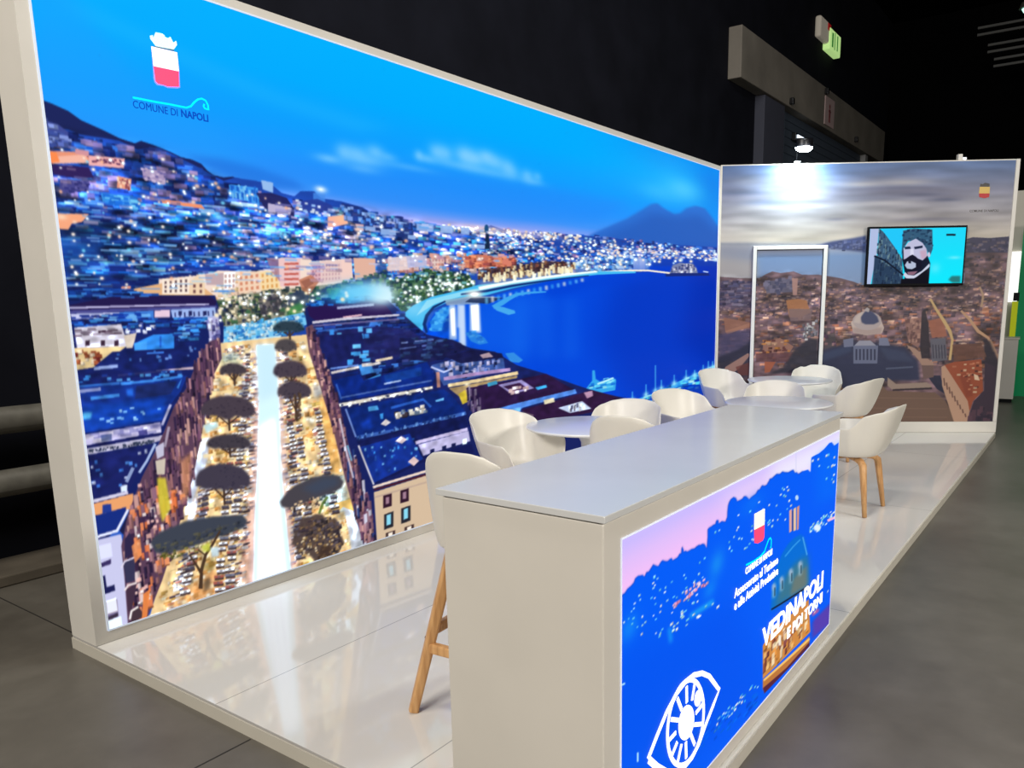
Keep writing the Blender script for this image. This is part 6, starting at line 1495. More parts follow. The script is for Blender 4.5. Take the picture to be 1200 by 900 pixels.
DESK_PRINT = [
('V',[(999,(206,188,255)),(953,(226,192,252)),(884,(246,194,250)),(814,(240,196,252))]),
('P',(236,214,252),0.8,12,[658,987,1416,999,1428,909,805,911]),
('P',(240,236,255),0.95,10,[1124,1007,2080,1013,2101,904,1540,888,1178,924]),
('P',(0,94,250),1,0,[7,847,18,856,33,857,45,866,59,867,72,874,90,876,105,880,113,890,129,892,141,889,153,887,165,879,175,888,189,886,199,891,214,899,232,890,245,885,260,893,270,895,279,891,291,886,304,883,313,885,327,885,335,876,352,876,368,877,379,884,390,882,392,897,395,901,405,889,407,882,419,882,431,876,449,875,460,876,482,872,497,874,512,875,528,871,541,871,553,867,560,862,573,848,578,883,577,908,588,911,609,911,620,913,636,911,641,919,648,922,661,917,663,907,689,908,719,899,727,908,732,910,733,930,737,950,745,959,757,966,783,969,801,962,804,960,817,947,843,946,863,946,875,951,894,948,906,942,928,929,937,932,960,935,989,936,1008,946,1028,945,1042,952,1052,955,1077,948,1101,948,1111,954,1119,956,1128,964,1153,962,1174,965,1203,969,1240,962,1268,966,1299,958,1338,950,1381,950,1399,949,1425,931,1438,932,1470,919,1518,921,1558,917,1593,914,1631,896,1633,959,1668,960,1741,959,1816,966,1892,981,1932,979,1978,956,2033,959,2180,958,2419,-213,2655,-1372,8,236]),
('P',(0,80,236),0.5,20,[42,716,829,599,1219,110,442,154,35,374]),
('P',(0,110,252),0.6,8,[1706,950,2108,944,2159,684,1741,734]),
('P',(20,40,140),0.5,0.6,[9,846,20,855,34,855,47,864,61,865,73,873,92,874,107,879,115,889,130,891,142,887,153,886,167,877,177,886,191,885,202,889,215,897,231,889,246,883,262,892,271,893,278,890,291,885,305,882,314,884,326,884,334,875,354,875,370,876,381,882,393,880,395,896,393,901,403,889,406,881,419,881,431,874,451,874,461,874,484,870,499,872,513,873,529,870,542,869,552,866,557,862,577,846,581,882,580,907,590,910,611,910,621,911,638,909,645,918,650,920,658,917,662,906,690,906,721,897,730,907,736,909,737,929,740,949,748,958,760,964,785,967,800,961,800,960,816,946,845,944,866,944,877,949,893,947,904,941,927,928,940,931,962,933,993,934,1012,944,1032,943,1045,950,1053,954,1077,946,1104,947,1115,952,1123,954,1132,962,1155,960,1177,963,1205,967,1242,960,1269,964,1298,956,1339,948,1383,948,1396,948,1422,930,1437,931,1470,917,1522,918,1515,923,1469,921,1439,934,1428,932,1402,949,1378,952,1336,952,1299,959,1266,968,1238,964,1201,971,1170,967,1150,964,1125,966,1115,957,1107,956,1097,950,1076,950,1051,957,1038,954,1025,947,1005,948,986,938,957,936,934,934,928,930,909,942,895,950,873,953,860,948,842,948,819,948,807,960,803,963,782,970,754,967,741,961,733,951,729,930,729,911,724,909,717,901,688,909,664,908,664,917,647,923,638,920,633,912,618,914,607,913,586,913,573,909,575,884,570,849,562,862,555,868,540,872,527,873,511,876,495,876,481,874,459,877,448,877,430,877,419,883,408,883,408,888,397,902,389,898,387,883,377,885,366,879,350,878,335,878,327,886,311,887,303,885,291,888,280,892,269,896,258,894,243,886,233,891,213,900,197,892,188,888,173,889,164,880,154,888,141,890,128,893,111,891,103,882,89,877,70,875,57,868,43,867,31,858,16,858,5,848]),
('G',(20,150,250),0.6,[82,760,45,33]),
('G',(30,160,245),0.6,[657,772,55,41]),
('G',(20,150,250),0.5,[607,700,47,29]),
('P',(40,190,250),0.7,2,[466,651,647,641,628,659,449,669]),
('P',(30,170,250),0.6,2,[305,679,318,629,346,620,333,670]),
('G',(10,120,250),0.5,[962,905,100,31]),
('C',[(255,255,255),(190,240,255),(120,220,255)],0.95,60,1,[2,3.4,2,3.4],[51,808,250,871,561,843,582,680,309,652,51,749]),
('C',[(255,255,255),(190,240,255),(120,220,255)],0.95,50,2,[1.6,2.8,2,3.4],[597,889,1428,909,1448,763,977,744,630,781]),
('C',[(255,255,255),(190,240,255),(120,220,255)],0.9,14,3,[1.6,2.6,2.4,4],[1647,941,2009,935,2015,755,1693,801]),
('C',[(250,190,220),(255,220,240),(240,150,200)],0.95,30,4,[2.4,5,3,6],[328,748,552,758,593,723,362,721]),
('C',[(255,255,255),(190,240,255),(120,220,255)],0.95,18,5,[3,5,2.4,4.4],[286,687,421,690,680,633,681,611,342,653]),
('C',[(255,255,255),(190,240,255),(120,220,255)],0.95,40,6,[1.6,3,1.6,3.6],[1633,644,1792,651,2035,643,2044,600,1801,594,1673,618]),
('P',(230,245,255),1,0.6,[1822,613,1829,607,1830,602,1825,598,1815,596,1801,596,1784,598,1766,602,1749,607,1734,614,1723,620,1716,626,1716,632,1720,635,1730,637,1744,637,1760,635,1778,632,1795,626,1811,620]),
('P',(250,190,220),1,0,[1940,602,2069,588,2048,604,1921,618]),
('C',[(255,255,255),(190,240,255),(120,220,255),(60,180,255)],0.95,34,7,[2,4,2,4],[649,213,1080,184,1102,146,680,167]),
('C',[(0,70,210),(0,110,240)],0.6,60,8,[4,7,3,5],[475,250,1084,151,1074,66,517,175]),
('P',(190,240,255),1,0,[45,611,63,608,59,614,41,617]),
('P',(190,240,255),0.9,0,[129,373,129,344,139,339,139,368]),
('P',(230,170,160),1,0,[1371,787,1402,787,1414,691,1383,692]),
('P',(240,200,160),1,0,[1424,782,1456,782,1469,681,1436,686]),
('P',(220,150,130),1,0,[1467,780,1500,780,1503,676,1481,678]),
('P',(60,40,80),1,0,[1408,779,1420,690,1431,687,1419,776]),
('P',(190,220,250),1,0,[1484,816,1483,813,1480,810,1476,809,1470,809,1463,809,1456,812,1449,814,1444,818,1441,822,1439,825,1440,829,1443,831,1447,832,1453,833,1460,832,1467,830,1473,827,1479,823,1482,819]),
('P',(0,112,214),0.95,1,[1195,422,1199,477,1212,528,1236,573,1272,605,1318,631,1378,647,1451,653,1529,647,1578,624,1619,582,1652,515,1675,446,1685,380]),
('P',(70,120,130),0.8,5,[1259,457,1353,513,1478,535,1640,519,1686,372,1244,419]),
('P',(120,124,110),0.75,3,[1464,472,1646,478,1673,376,1429,408]),
('P',(150,190,210),0.75,1,[1249,460,1244,504,1204,517,1209,473]),
('P',(170,190,215),0.9,1,[1248,507,1247,502,1244,499,1239,498,1232,498,1225,500,1218,503,1211,507,1205,512,1201,517,1200,522,1200,526,1203,529,1208,530,1215,530,1222,529,1229,526,1236,522,1242,517,1246,512]),
('P',(30,60,80),0.8,0,[1245,468,1241,505,1227,510,1231,473]),
('P',(150,190,210),0.75,1,[1339,460,1334,505,1292,518,1297,473]),
('P',(170,190,215),0.9,1,[1337,507,1337,503,1334,500,1328,498,1322,498,1314,500,1306,503,1299,507,1293,512,1289,518,1287,523,1288,527,1291,530,1296,531,1303,531,1310,530,1318,527,1326,522,1332,517,1336,512]),
('P',(30,60,80),0.8,0,[1335,468,1330,506,1316,510,1320,473]),
('P',(150,190,210),0.75,1,[1456,456,1450,502,1405,516,1411,470]),
('P',(170,190,215),0.9,1,[1454,505,1453,500,1450,497,1444,496,1437,496,1429,497,1420,501,1413,505,1406,510,1402,516,1400,521,1401,525,1404,528,1409,530,1417,530,1425,528,1433,525,1441,521,1447,515,1452,510]),
('P',(30,60,80),0.8,0,[1451,465,1446,503,1430,508,1435,469]),
('P',(150,190,210),0.75,1,[1579,452,1573,500,1525,514,1532,466]),
('P',(170,190,215),0.9,1,[1577,502,1576,498,1573,495,1567,493,1559,493,1550,495,1542,498,1533,503,1527,508,1522,514,1520,519,1521,523,1524,527,1530,528,1537,528,1546,526,1555,523,1563,519,1570,513,1575,508]),
('P',(30,60,80),0.8,0,[1575,461,1569,501,1552,506,1558,466]),
('P',(60,160,240),0.8,0,[1349,599,1452,614,1539,620,1526,628,1438,622,1335,607]),
('P',(120,200,250),0.8,0,[1559,628,1632,528,1646,525,1573,625]),
('P',(10,20,40),0.9,0,[1210,421,1693,366,1679,377,1199,430]),
('P',(212,140,70),1,0,[1123,307,1224,333,1696,305,1747,132,1419,147,1137,163]),
('C',[(240,190,120),(150,80,60),(120,60,70),(255,230,190),(230,150,70)],0.85,70,9,[2.4,5,8,16],[1143,293,1705,245,1732,146,1154,189]),
('P',(255,250,235),0.9,0,[1342,223,1336,270,1304,282,1309,235]),
('P',(255,250,235),0.9,0,[1448,216,1442,264,1408,276,1414,229]),
('P',(255,250,235),0.9,0,[1561,209,1555,258,1519,271,1525,222]),
('P',(190,120,60),1,0,[1138,159,1421,131,1737,115,1742,85,1426,90,1142,114]),
('P',(250,200,110),1,0,[1156,145,1750,94,1728,110,1140,158]),
('P',(90,40,60),1,0,[1142,122,1426,90,1742,85,1745,63,1163,90]),
('P',(96,60,170),0.9,3,[1766,175,2124,162,2116,49,1779,87]),
('P',(230,90,140),0.8,1,[1777,197,1884,185,1848,211,1743,222]),
('C',[(255,255,255),(190,240,255),(120,220,255)],0.8,8,10,[1.6,3,2,4],[1740,338,2088,358,2091,182,1786,209]),
('P',(200,200,235),0.7,0,[1421,1012,1431,937,1439,935,1429,1011])]
SCREEN_PICTURE = [
('V',[(2494,(30,215,250)),(1725,(0,236,255))]),
('P',(176,190,226),1,0,[1738,1771,1742,2460,1842,2459,1836,2106,1806,1950,1783,1771]),
('P',(60,90,120),1,0,[1844,2437,1890,2403,1998,2280,2134,2079,2166,1766,1795,1771,1818,2128,1846,2128]),
('C',[(40,70,100),(80,116,140),(30,50,80),(120,150,160)],0.9,130,1,[1,2,3,7],[1845,2426,1987,2281,2135,2068,2154,1789,1816,1793,1824,2117]),
('P',(14,24,44),1,0,[1804,2114,1929,2063,2093,1938,2152,1893,2163,1908,2104,1954,1938,2079,1810,2132]),
('P',(20,34,60),0.5,0,[1808,2117,2099,1935,2154,1789,1816,1793]),
('P',(30,200,250),1,0,[1878,2425,2122,2432,2145,2090,1999,2269]),
('P',(14,22,44),1,0,[2134,2079,2180,1900,2165,1789,2110,1767,2458,1762,2461,2030,2421,2120,2403,2208,2126,2201]),
('P',(50,90,120),1,0,[2123,2410,2244,2430,2455,2416,2476,2196,2445,2097,2404,2197,2298,2287,2187,2289,2137,2201,2120,2124]),
('C',[(30,60,90),(70,110,140),(24,44,76)],0.8,50,2,[2,4,1.5,3],[2122,2421,2455,2416,2468,2229,2402,2230,2296,2309,2186,2300,2135,2234]),
('P',(190,190,220),1,0,[2139,2201,2188,2275,2274,2315,2355,2264,2404,2197,2421,2120,2369,2065,2312,2088,2242,2133,2178,2090,2151,2079]),
('P',(200,150,170),0.6,1,[2328,2176,2405,2186,2411,2098,2357,2076]),
('P',(30,40,70),1,0,[2147,2223,2213,2228,2226,2200,2160,2195]),
('P',(30,40,70),1,0,[2258,2221,2357,2236,2359,2209,2271,2194]),
('P',(225,225,245),0.8,0,[2221,2200,2254,2199,2264,2133,2220,2122]),
('P',(14,16,38),1,0,[2153,2046,2178,2090,2220,2122,2248,2133,2288,2110,2360,2043,2364,1976,2277,1944,2187,1962,2157,1990]),
('P',(180,190,215),1,0,[2167,2012,2191,2056,2236,2061,2294,2033,2297,1988,2253,1966,2197,1973]),
('P',(20,20,40),1,0,[2203,2056,2236,2061,2238,2033,2210,2036]),
('P',(170,120,140),0.8,0,[2200,1934,2322,1943,2280,1899,2213,1900]),
('P',(205,210,230),1,0,[2157,1901,2177,1934,2213,1900,2281,1893,2367,1943,2450,2030,2458,1997,2380,1909,2283,1860,2194,1861]),
('P',(200,200,225),1,0,[2453,2130,2453,2121,2451,2113,2448,2106,2444,2102,2439,2101,2434,2102,2429,2107,2425,2113,2422,2121,2421,2131,2421,2140,2423,2148,2426,2154,2430,2159,2435,2160,2440,2158,2444,2154,2448,2148,2451,2139]),
('P',(10,10,24),1,0,[2138,1856,2284,1854,2453,1986,2452,1768,2132,1772]),
('P',(16,30,50),1,0,[2619,2364,2724,2363,2725,2341,2620,2342]),
('P',(40,110,110),0.9,1,[2681,1838,2717,1882,2817,1881,2823,1803,2734,1804]),
('G',(150,245,255),0.6,[2733,2093,69,19]),
('G',(130,240,255),0.5,[2520,1973,59,59])]

# ------------------------------------------------------------------ helpers
def link(o, parent=None):
    COL.objects.link(o)
    if parent: o.parent = parent
    return o

def obj(name, bm, mat, parent=None, smooth=False, loc=None, bevel=0, seg=2, angle=0.6):
    me = bpy.data.meshes.new(name)
    bmesh.ops.recalc_face_normals(bm, faces=bm.faces)
    bm.to_mesh(me); bm.free()
    me.materials.append(mat)
    if smooth:
        for p in me.polygons: p.use_smooth = True
    o = link(bpy.data.objects.new(name, me), parent)
    if loc: o.location = loc
    if bevel:
        m = o.modifiers.new('bevel', 'BEVEL'); m.width = bevel; m.segments = seg; m.limit_method = 'ANGLE'; m.angle_limit = angle
    return o

def thing(name, label, cat, loc=(0,0,0), rotz=0, group=None):
    o = bpy.data.objects.new(name, None); o.empty_display_size = 0.1
    COL.objects.link(o); o.location = loc; o.rotation_euler = (0,0,rotz)
    return tag(o, label, cat, group)

def tag(o, label, cat, group=None):
    o['label'] = label; o['category'] = cat
    if group: o['group'] = group
    return o

def struct(o):
    o['kind'] = 'structure'; return o

def dup(root, loc, rotz, label, group=None):
    r = root.copy(); COL.objects.link(r); r.location = loc; r.rotation_euler = (0,0,rotz)
    r['label'] = label
    if group: r['group'] = group
    for ch in list(root.children):
        c = ch.copy(); COL.objects.link(c); c.parent = r
        for g in ch.children:
            d = g.copy(); COL.objects.link(d); d.parent = c
    return r

def box(bm, x0, x1, y0, y1, z0, z1):
    v = [bm.verts.new((x,y,z)) for z in (z0,z1) for x,y in ((x0,y0),(x1,y0),(x1,y1),(x0,y1))]
    for f in ((3,2,1,0),(4,5,6,7),(0,1,5,4),(1,2,6,5),(2,3,7,6),(3,0,4,7)):
        bm.faces.new([v[i] for i in f])
    return v

def prism(bm, pts, z0, z1):
    a = [bm.verts.new((x,y,z0)) for x,y in pts]; b = [bm.verts.new((x,y,z1)) for x,y in pts]
    bm.faces.new(a[::-1]); bm.faces.new(b); n = len(pts)
    for i in range(n): bm.faces.new((a[i], a[(i+1)%n], b[(i+1)%n], b[i]))

def lathe(bm, prof, n=48, cx=0, cy=0):
    rings = []
    for r,z in prof:
        if r < 1e-6: rings.append([bm.verts.new((cx,cy,z))])
        else: rings.append([bm.verts.new((cx+r*math.cos(2*PI*i/n), cy+r*math.sin(2*PI*i/n), z)) for i in range(n)])
    for a,b in zip(rings, rings[1:]):
        if len(a) == 1 and len(b) == 1: continue
        for i in range(n):
            j = (i+1)%n
            if len(a) == 1: bm.faces.new((a[0], b[i], b[j]))
            elif len(b) == 1: bm.faces.new((a[i], a[j], b[0]))
            else: bm.faces.new((a[i], a[j], b[j], b[i]))

def sweep(bm, pts, rad, n=12, sq=1.0, up=(0,0,1), ratio=1.0):
    """tube along pts; sq<1 squares the section"""
    pts = [Vector(p) for p in pts]; rings = []
    for i,p in enumerate(pts):
        t = (pts[min(i+1,len(pts)-1)] - pts[max(i-1,0)]).normalized()
        a = t.cross(Vector(up))
        if a.length < 1e-4: a = t.cross(Vector((1,0,0)))
        a.normalize(); b = a.cross(t).normalized()
        r = rad[i] if isinstance(rad,(list,tuple)) else rad
        ring = []
        for k in range(n):
            th = 2*PI*(k+.5)/n; c,s = math.cos(th), math.sin(th)
            c = math.copysign(abs(c)**sq, c); s = math.copysign(abs(s)**sq, s)
            ring.append(bm.verts.new(p + a*c*r*ratio + b*s*r))
        rings.append(ring)
    for A,B in zip(rings, rings[1:]):
        for k in range(n): bm.faces.new((A[k], A[(k+1)%n], B[(k+1)%n], B[k]))
    bm.faces.new(rings[0][::-1]); bm.faces.new(rings[-1])

# ------------------------------------------------------------------ materials
def s2l(c):
    c = np.asarray(c, float)/255
    return np.where(c <= .04045, c/12.92, ((c+.055)/1.055)**2.4)

def mat(name, rgb, rough=.5, spec=.5, metal=0, noise=None, bump=None, coat=0, emit=0):
    m = bpy.data.materials.new(name); m.use_nodes = True
    nt = m.node_tree; b = nt.nodes['Principled BSDF']
    col = (*[float(x) for x in s2l(rgb)], 1)
    b.inputs['Base Color'].default_value = col
    b.inputs['Roughness'].default_value = rough
    b.inputs['Metallic'].default_value = metal
    b.inputs['Specular IOR Level'].default_value = spec
    b.inputs['Coat Weight'].default_value = coat
    if emit:
        b.inputs['Emission Color'].default_value = col; b.inputs['Emission Strength'].default_value = emit
    tc = nt.nodes.new('ShaderNodeTexCoord')
    n = nt.nodes.new('ShaderNodeTexNoise')
    sc, amt = noise or (3, .03)
    n.inputs['Scale'].default_value = sc; n.inputs['Detail'].default_value = 5
    nt.links.new(tc.outputs['Object'], n.inputs['Vector'])
    mr = nt.nodes.new('ShaderNodeMapRange'); mr.inputs['From Min'].default_value = .3; mr.inputs['From Max'].default_value = .7
    mr.inputs['To Min'].default_value = 1-amt; mr.inputs['To Max'].default_value = 1+amt
    nt.links.new(n.outputs['Fac'], mr.inputs['Value'])
    mx = nt.nodes.new('ShaderNodeVectorMath'); mx.operation = 'SCALE'; mx.inputs[0].default_value = col[:3]
    nt.links.new(mr.outputs['Result'], mx.inputs['Scale'])
    nt.links.new(mx.outputs['Vector'], b.inputs['Base Color'])
    if bump:
        n2 = nt.nodes.new('ShaderNodeTexNoise'); n2.inputs['Scale'].default_value = bump[0]
        nt.links.new(tc.outputs['Object'], n2.inputs['Vector'])
        bp = nt.nodes.new('ShaderNodeBump'); bp.inputs['Strength'].default_value = bump[1]; bp.inputs['Distance'].default_value = .02
        nt.links.new(n2.outputs['Fac'], bp.inputs['Height']); nt.links.new(bp.outputs['Normal'], b.inputs['Normal'])
    return m

def mat_wood():
    m = bpy.data.materials.new('oiled_oak'); m.use_nodes = True
    nt = m.node_tree; b = nt.nodes['Principled BSDF']; b.inputs['Roughness'].default_value = .45
    tc = nt.nodes.new('ShaderNodeTexCoord'); mp = nt.nodes.new('ShaderNodeMapping'); mp.inputs['Scale'].default_value = (30,30,2.5)
    n = nt.nodes.new('ShaderNodeTexNoise'); n.inputs['Scale'].default_value = 2; n.inputs['Detail'].default_value = 6
    cr = nt.nodes.new('ShaderNodeValToRGB')
    cr.color_ramp.elements[0].position = .3; cr.color_ramp.elements[0].color = (*s2l((186,134,82)),1)
    cr.color_ramp.elements[1].position = .7; cr.color_ramp.elements[1].color = (*s2l((220,172,116)),1)
    nt.links.new(tc.outputs['Object'], mp.inputs['Vector']); nt.links.new(mp.outputs['Vector'], n.inputs['Vector'])
    nt.links.new(n.outputs['Fac'], cr.inputs['Fac']); nt.links.new(cr.outputs['Color'], b.inputs['Base Color'])
    return m

def mat_print(name, emit, gain=1.0, rough=.45):
    """printed sheet: colour comes from the sheet's own ink (point colours of the mesh)"""
    m = bpy.data.materials.new(name); m.use_nodes = True
    nt = m.node_tree; b = nt.nodes['Principled BSDF']
    at = nt.nodes.new('ShaderNodeVertexColor'); at.layer_name = 'ink'
    b.inputs['Roughness'].default_value = rough
    if emit:
        b.inputs['Base Color'].default_value = (0,0,0,1); b.inputs['Specular IOR Level'].default_value = .03
        nt.links.new(at.outputs['Color'], b.inputs['Emission Color']); b.inputs['Emission Strength'].default_value = emit
        m.cycles.emission_sampling = 'NONE'
    else:
        mx = nt.nodes.new('ShaderNodeVectorMath'); mx.operation = 'SCALE'; mx.inputs['Scale'].default_value = gain
        nt.links.new(at.outputs['Color'], mx.inputs[0]); nt.links.new(mx.outputs['Vector'], b.inputs['Base Color'])
        b.inputs['Specular IOR Level'].default_value = .25
    return m

def mat_glow(name, rgb, strength):
    m = mat(name, rgb, .4, emit=strength); return m

def mat_concrete():
    m = bpy.data.materials.new('polished_concrete'); m.use_nodes = True
    nt = m.node_tree; b = nt.nodes['Principled BSDF']; L = nt.links.new
    tc = nt.nodes.new('ShaderNodeTexCoord')
    n1 = nt.nodes.new('ShaderNodeTexNoise'); n1.inputs['Scale'].default_value = .9; n1.inputs['Detail'].default_value = 7; n1.inputs['Roughness'].default_value = .62
    n2 = nt.nodes.new('ShaderNodeTexNoise'); n2.inputs['Scale'].default_value = 9; n2.inputs['Detail'].default_value = 6
    L(tc.outputs['Object'], n1.inputs['Vector']); L(tc.outputs['Object'], n2.inputs['Vector'])
    cr = nt.nodes.new('ShaderNodeValToRGB')
    cr.color_ramp.elements[0].position = .3; cr.color_ramp.elements[0].color = (*s2l((82,77,69)),1)
    cr.color_ramp.elements[1].position = .7; cr.color_ramp.elements[1].color = (*s2l((113,108,99)),1)
    L(n1.outputs['Fac'], cr.inputs['Fac'])
    mr = nt.nodes.new('ShaderNodeMapRange'); mr.inputs['To Min'].default_value = .86; mr.inputs['To Max'].default_value = 1.12
    L(n2.outputs['Fac'], mr.inputs['Value'])
    mx = nt.nodes.new('ShaderNodeVectorMath'); mx.operation = 'SCALE'
    L(cr.outputs['Color'], mx.inputs[0]); L(mr.outputs['Result'], mx.inputs['Scale']); L(mx.outputs['Vector'], b.inputs['Base Color'])
    r = nt.nodes.new('ShaderNodeMapRange'); r.inputs['To Min'].default_value = .28; r.inputs['To Max'].default_value = .5
    L(n1.outputs['Fac'], r.inputs['Value']); L(r.outputs['Result'], b.inputs['Roughness'])
    b.inputs['Specular IOR Level'].default_value = .45
    return m

def mat_platform():
    """glossy white floor boards with faint joints"""
    m = bpy.data.materials.new('gloss_white_floor_panels'); m.use_nodes = True
    nt = m.node_tree; b = nt.nodes['Principled BSDF']; L = nt.links.new
    tc = nt.nodes.new('ShaderNodeTexCoord')
    br = nt.nodes.new('ShaderNodeTexBrick'); br.offset = 0; br.inputs['Scale'].default_value = 1
    br.inputs['Brick Width'].default_value = 1.0; br.inputs['Row Height'].default_value = 2.4
    br.inputs['Mortar Size'].default_value = .003; br.inputs['Mortar Smooth'].default_value = .3
    w = (*s2l((226,222,214)),1)
    br.inputs['Color1'].default_value = w; br.inputs['Color2'].default_value = w; br.inputs['Mortar'].default_value = (*s2l((165,162,158)),1)
    L(tc.outputs['Object'], br.inputs['Vector']); L(br.outputs['Color'], b.inputs['Base Color'])
    n = nt.nodes.new('ShaderNodeTexNoise'); n.inputs['Scale'].default_value = 2.2; n.inputs['Detail'].default_value = 3
    L(tc.outputs['Object'], n.inputs['Vector'])
    bp = nt.nodes.new('ShaderNodeBump'); bp.inputs['Strength'].default_value = .02; bp.inputs['Distance'].default_value = .02
    L(n.outputs['Fac'], bp.inputs['Height']); L(bp.outputs['Normal'], b.inputs['Normal'])
    b.inputs['Roughness'].default_value = .06; b.inputs['Specular IOR Level'].default_value = .6
    return m

M_FRAME = mat('white_laminate', (216,211,201), .45)
M_DESK = mat('white_desk_laminate', (214,208,197), .42)
M_TOP = mat('white_worktop', (206,206,204), .16, spec=.5)
M_SHELL = mat('white_moulded_plastic', (222,217,206), .38)
M_TABLE = mat('white_table_lacquer', (226,226,226), .22)
M_WOOD = mat_wood()
M_BLACK = mat('black_plastic', (14,14,18), .35)
M_BEZEL = mat('matt_black_bezel', (8,8,11), .6, spec=.12)
M_HALL = mat('black_painted_hall_wall', (24,25,33), .9, spec=.1, noise=(1.5,.25))
M_ROOF = mat('dark_roof', (8,8,9), .95, spec=.05)
M_STEEL = mat('grey_painted_steel', (92,88,80), .6, noise=(6,.2))
M_TRAY = mat('glowing_tray_steel', (84,84,82), .6, emit=.008)  # slight emission stands in for light falling on the trays
M_GALV = mat('galvanised_rail', (104,101,92), .55, metal=.1, noise=(8,.25))
M_CONC = mat_concrete()
M_PLAT = mat_platform()
M_WHITE = mat('white_vinyl_lit', (250,252,255), .5, emit=1.0)
M_NAVY = mat('blue_lettering', (4,62,160), .6, spec=.05, emit=.8)
M_CYAN = mat('cyan_wave', (0,206,255), .6, spec=.05, emit=.85)
M_CREAM = mat('shield_yellow_lit', (255,248,196), .5, emit=1.0)
M_RED = mat('shield_red_lit', (246,56,96), .5, emit=1.0)
M_CROWN = mat('crown_pale_blue', (190,226,240), .5, emit=.9)
M_CROWND = mat('crown_band_dark', (70,100,110), .5, emit=.7)
M_LILAC = mat('shield_edge_lilac', (120,130,255), .5, emit=.9)
M_SY = mat('shield_yellow_print', (214,178,92), .5)
M_SR = mat('shield_red_print', (184,30,34), .5)
M_SD = mat('dark_print', (66,60,56), .5)

# ------------------------------------------------------------------ printing a sheet
def smooth2(a, r):
    r = int(round(r))
    for _ in range(2):
        for ax in (0,1):
            p = np.pad(a, [(r,r) if i == ax else (0,0) for i in range(2)], mode='edge')
            c = np.cumsum(p, axis=ax, dtype=np.float32)
            z = np.zeros_like(np.take(c,[0],ax)); c = np.concatenate([z,c],ax)
            n = a.shape[ax]
            a = (np.take(c, np.arange(2*r+1, 2*r+1+n), ax) - np.take(c, np.arange(n), ax))/(2*r+1)
    return a

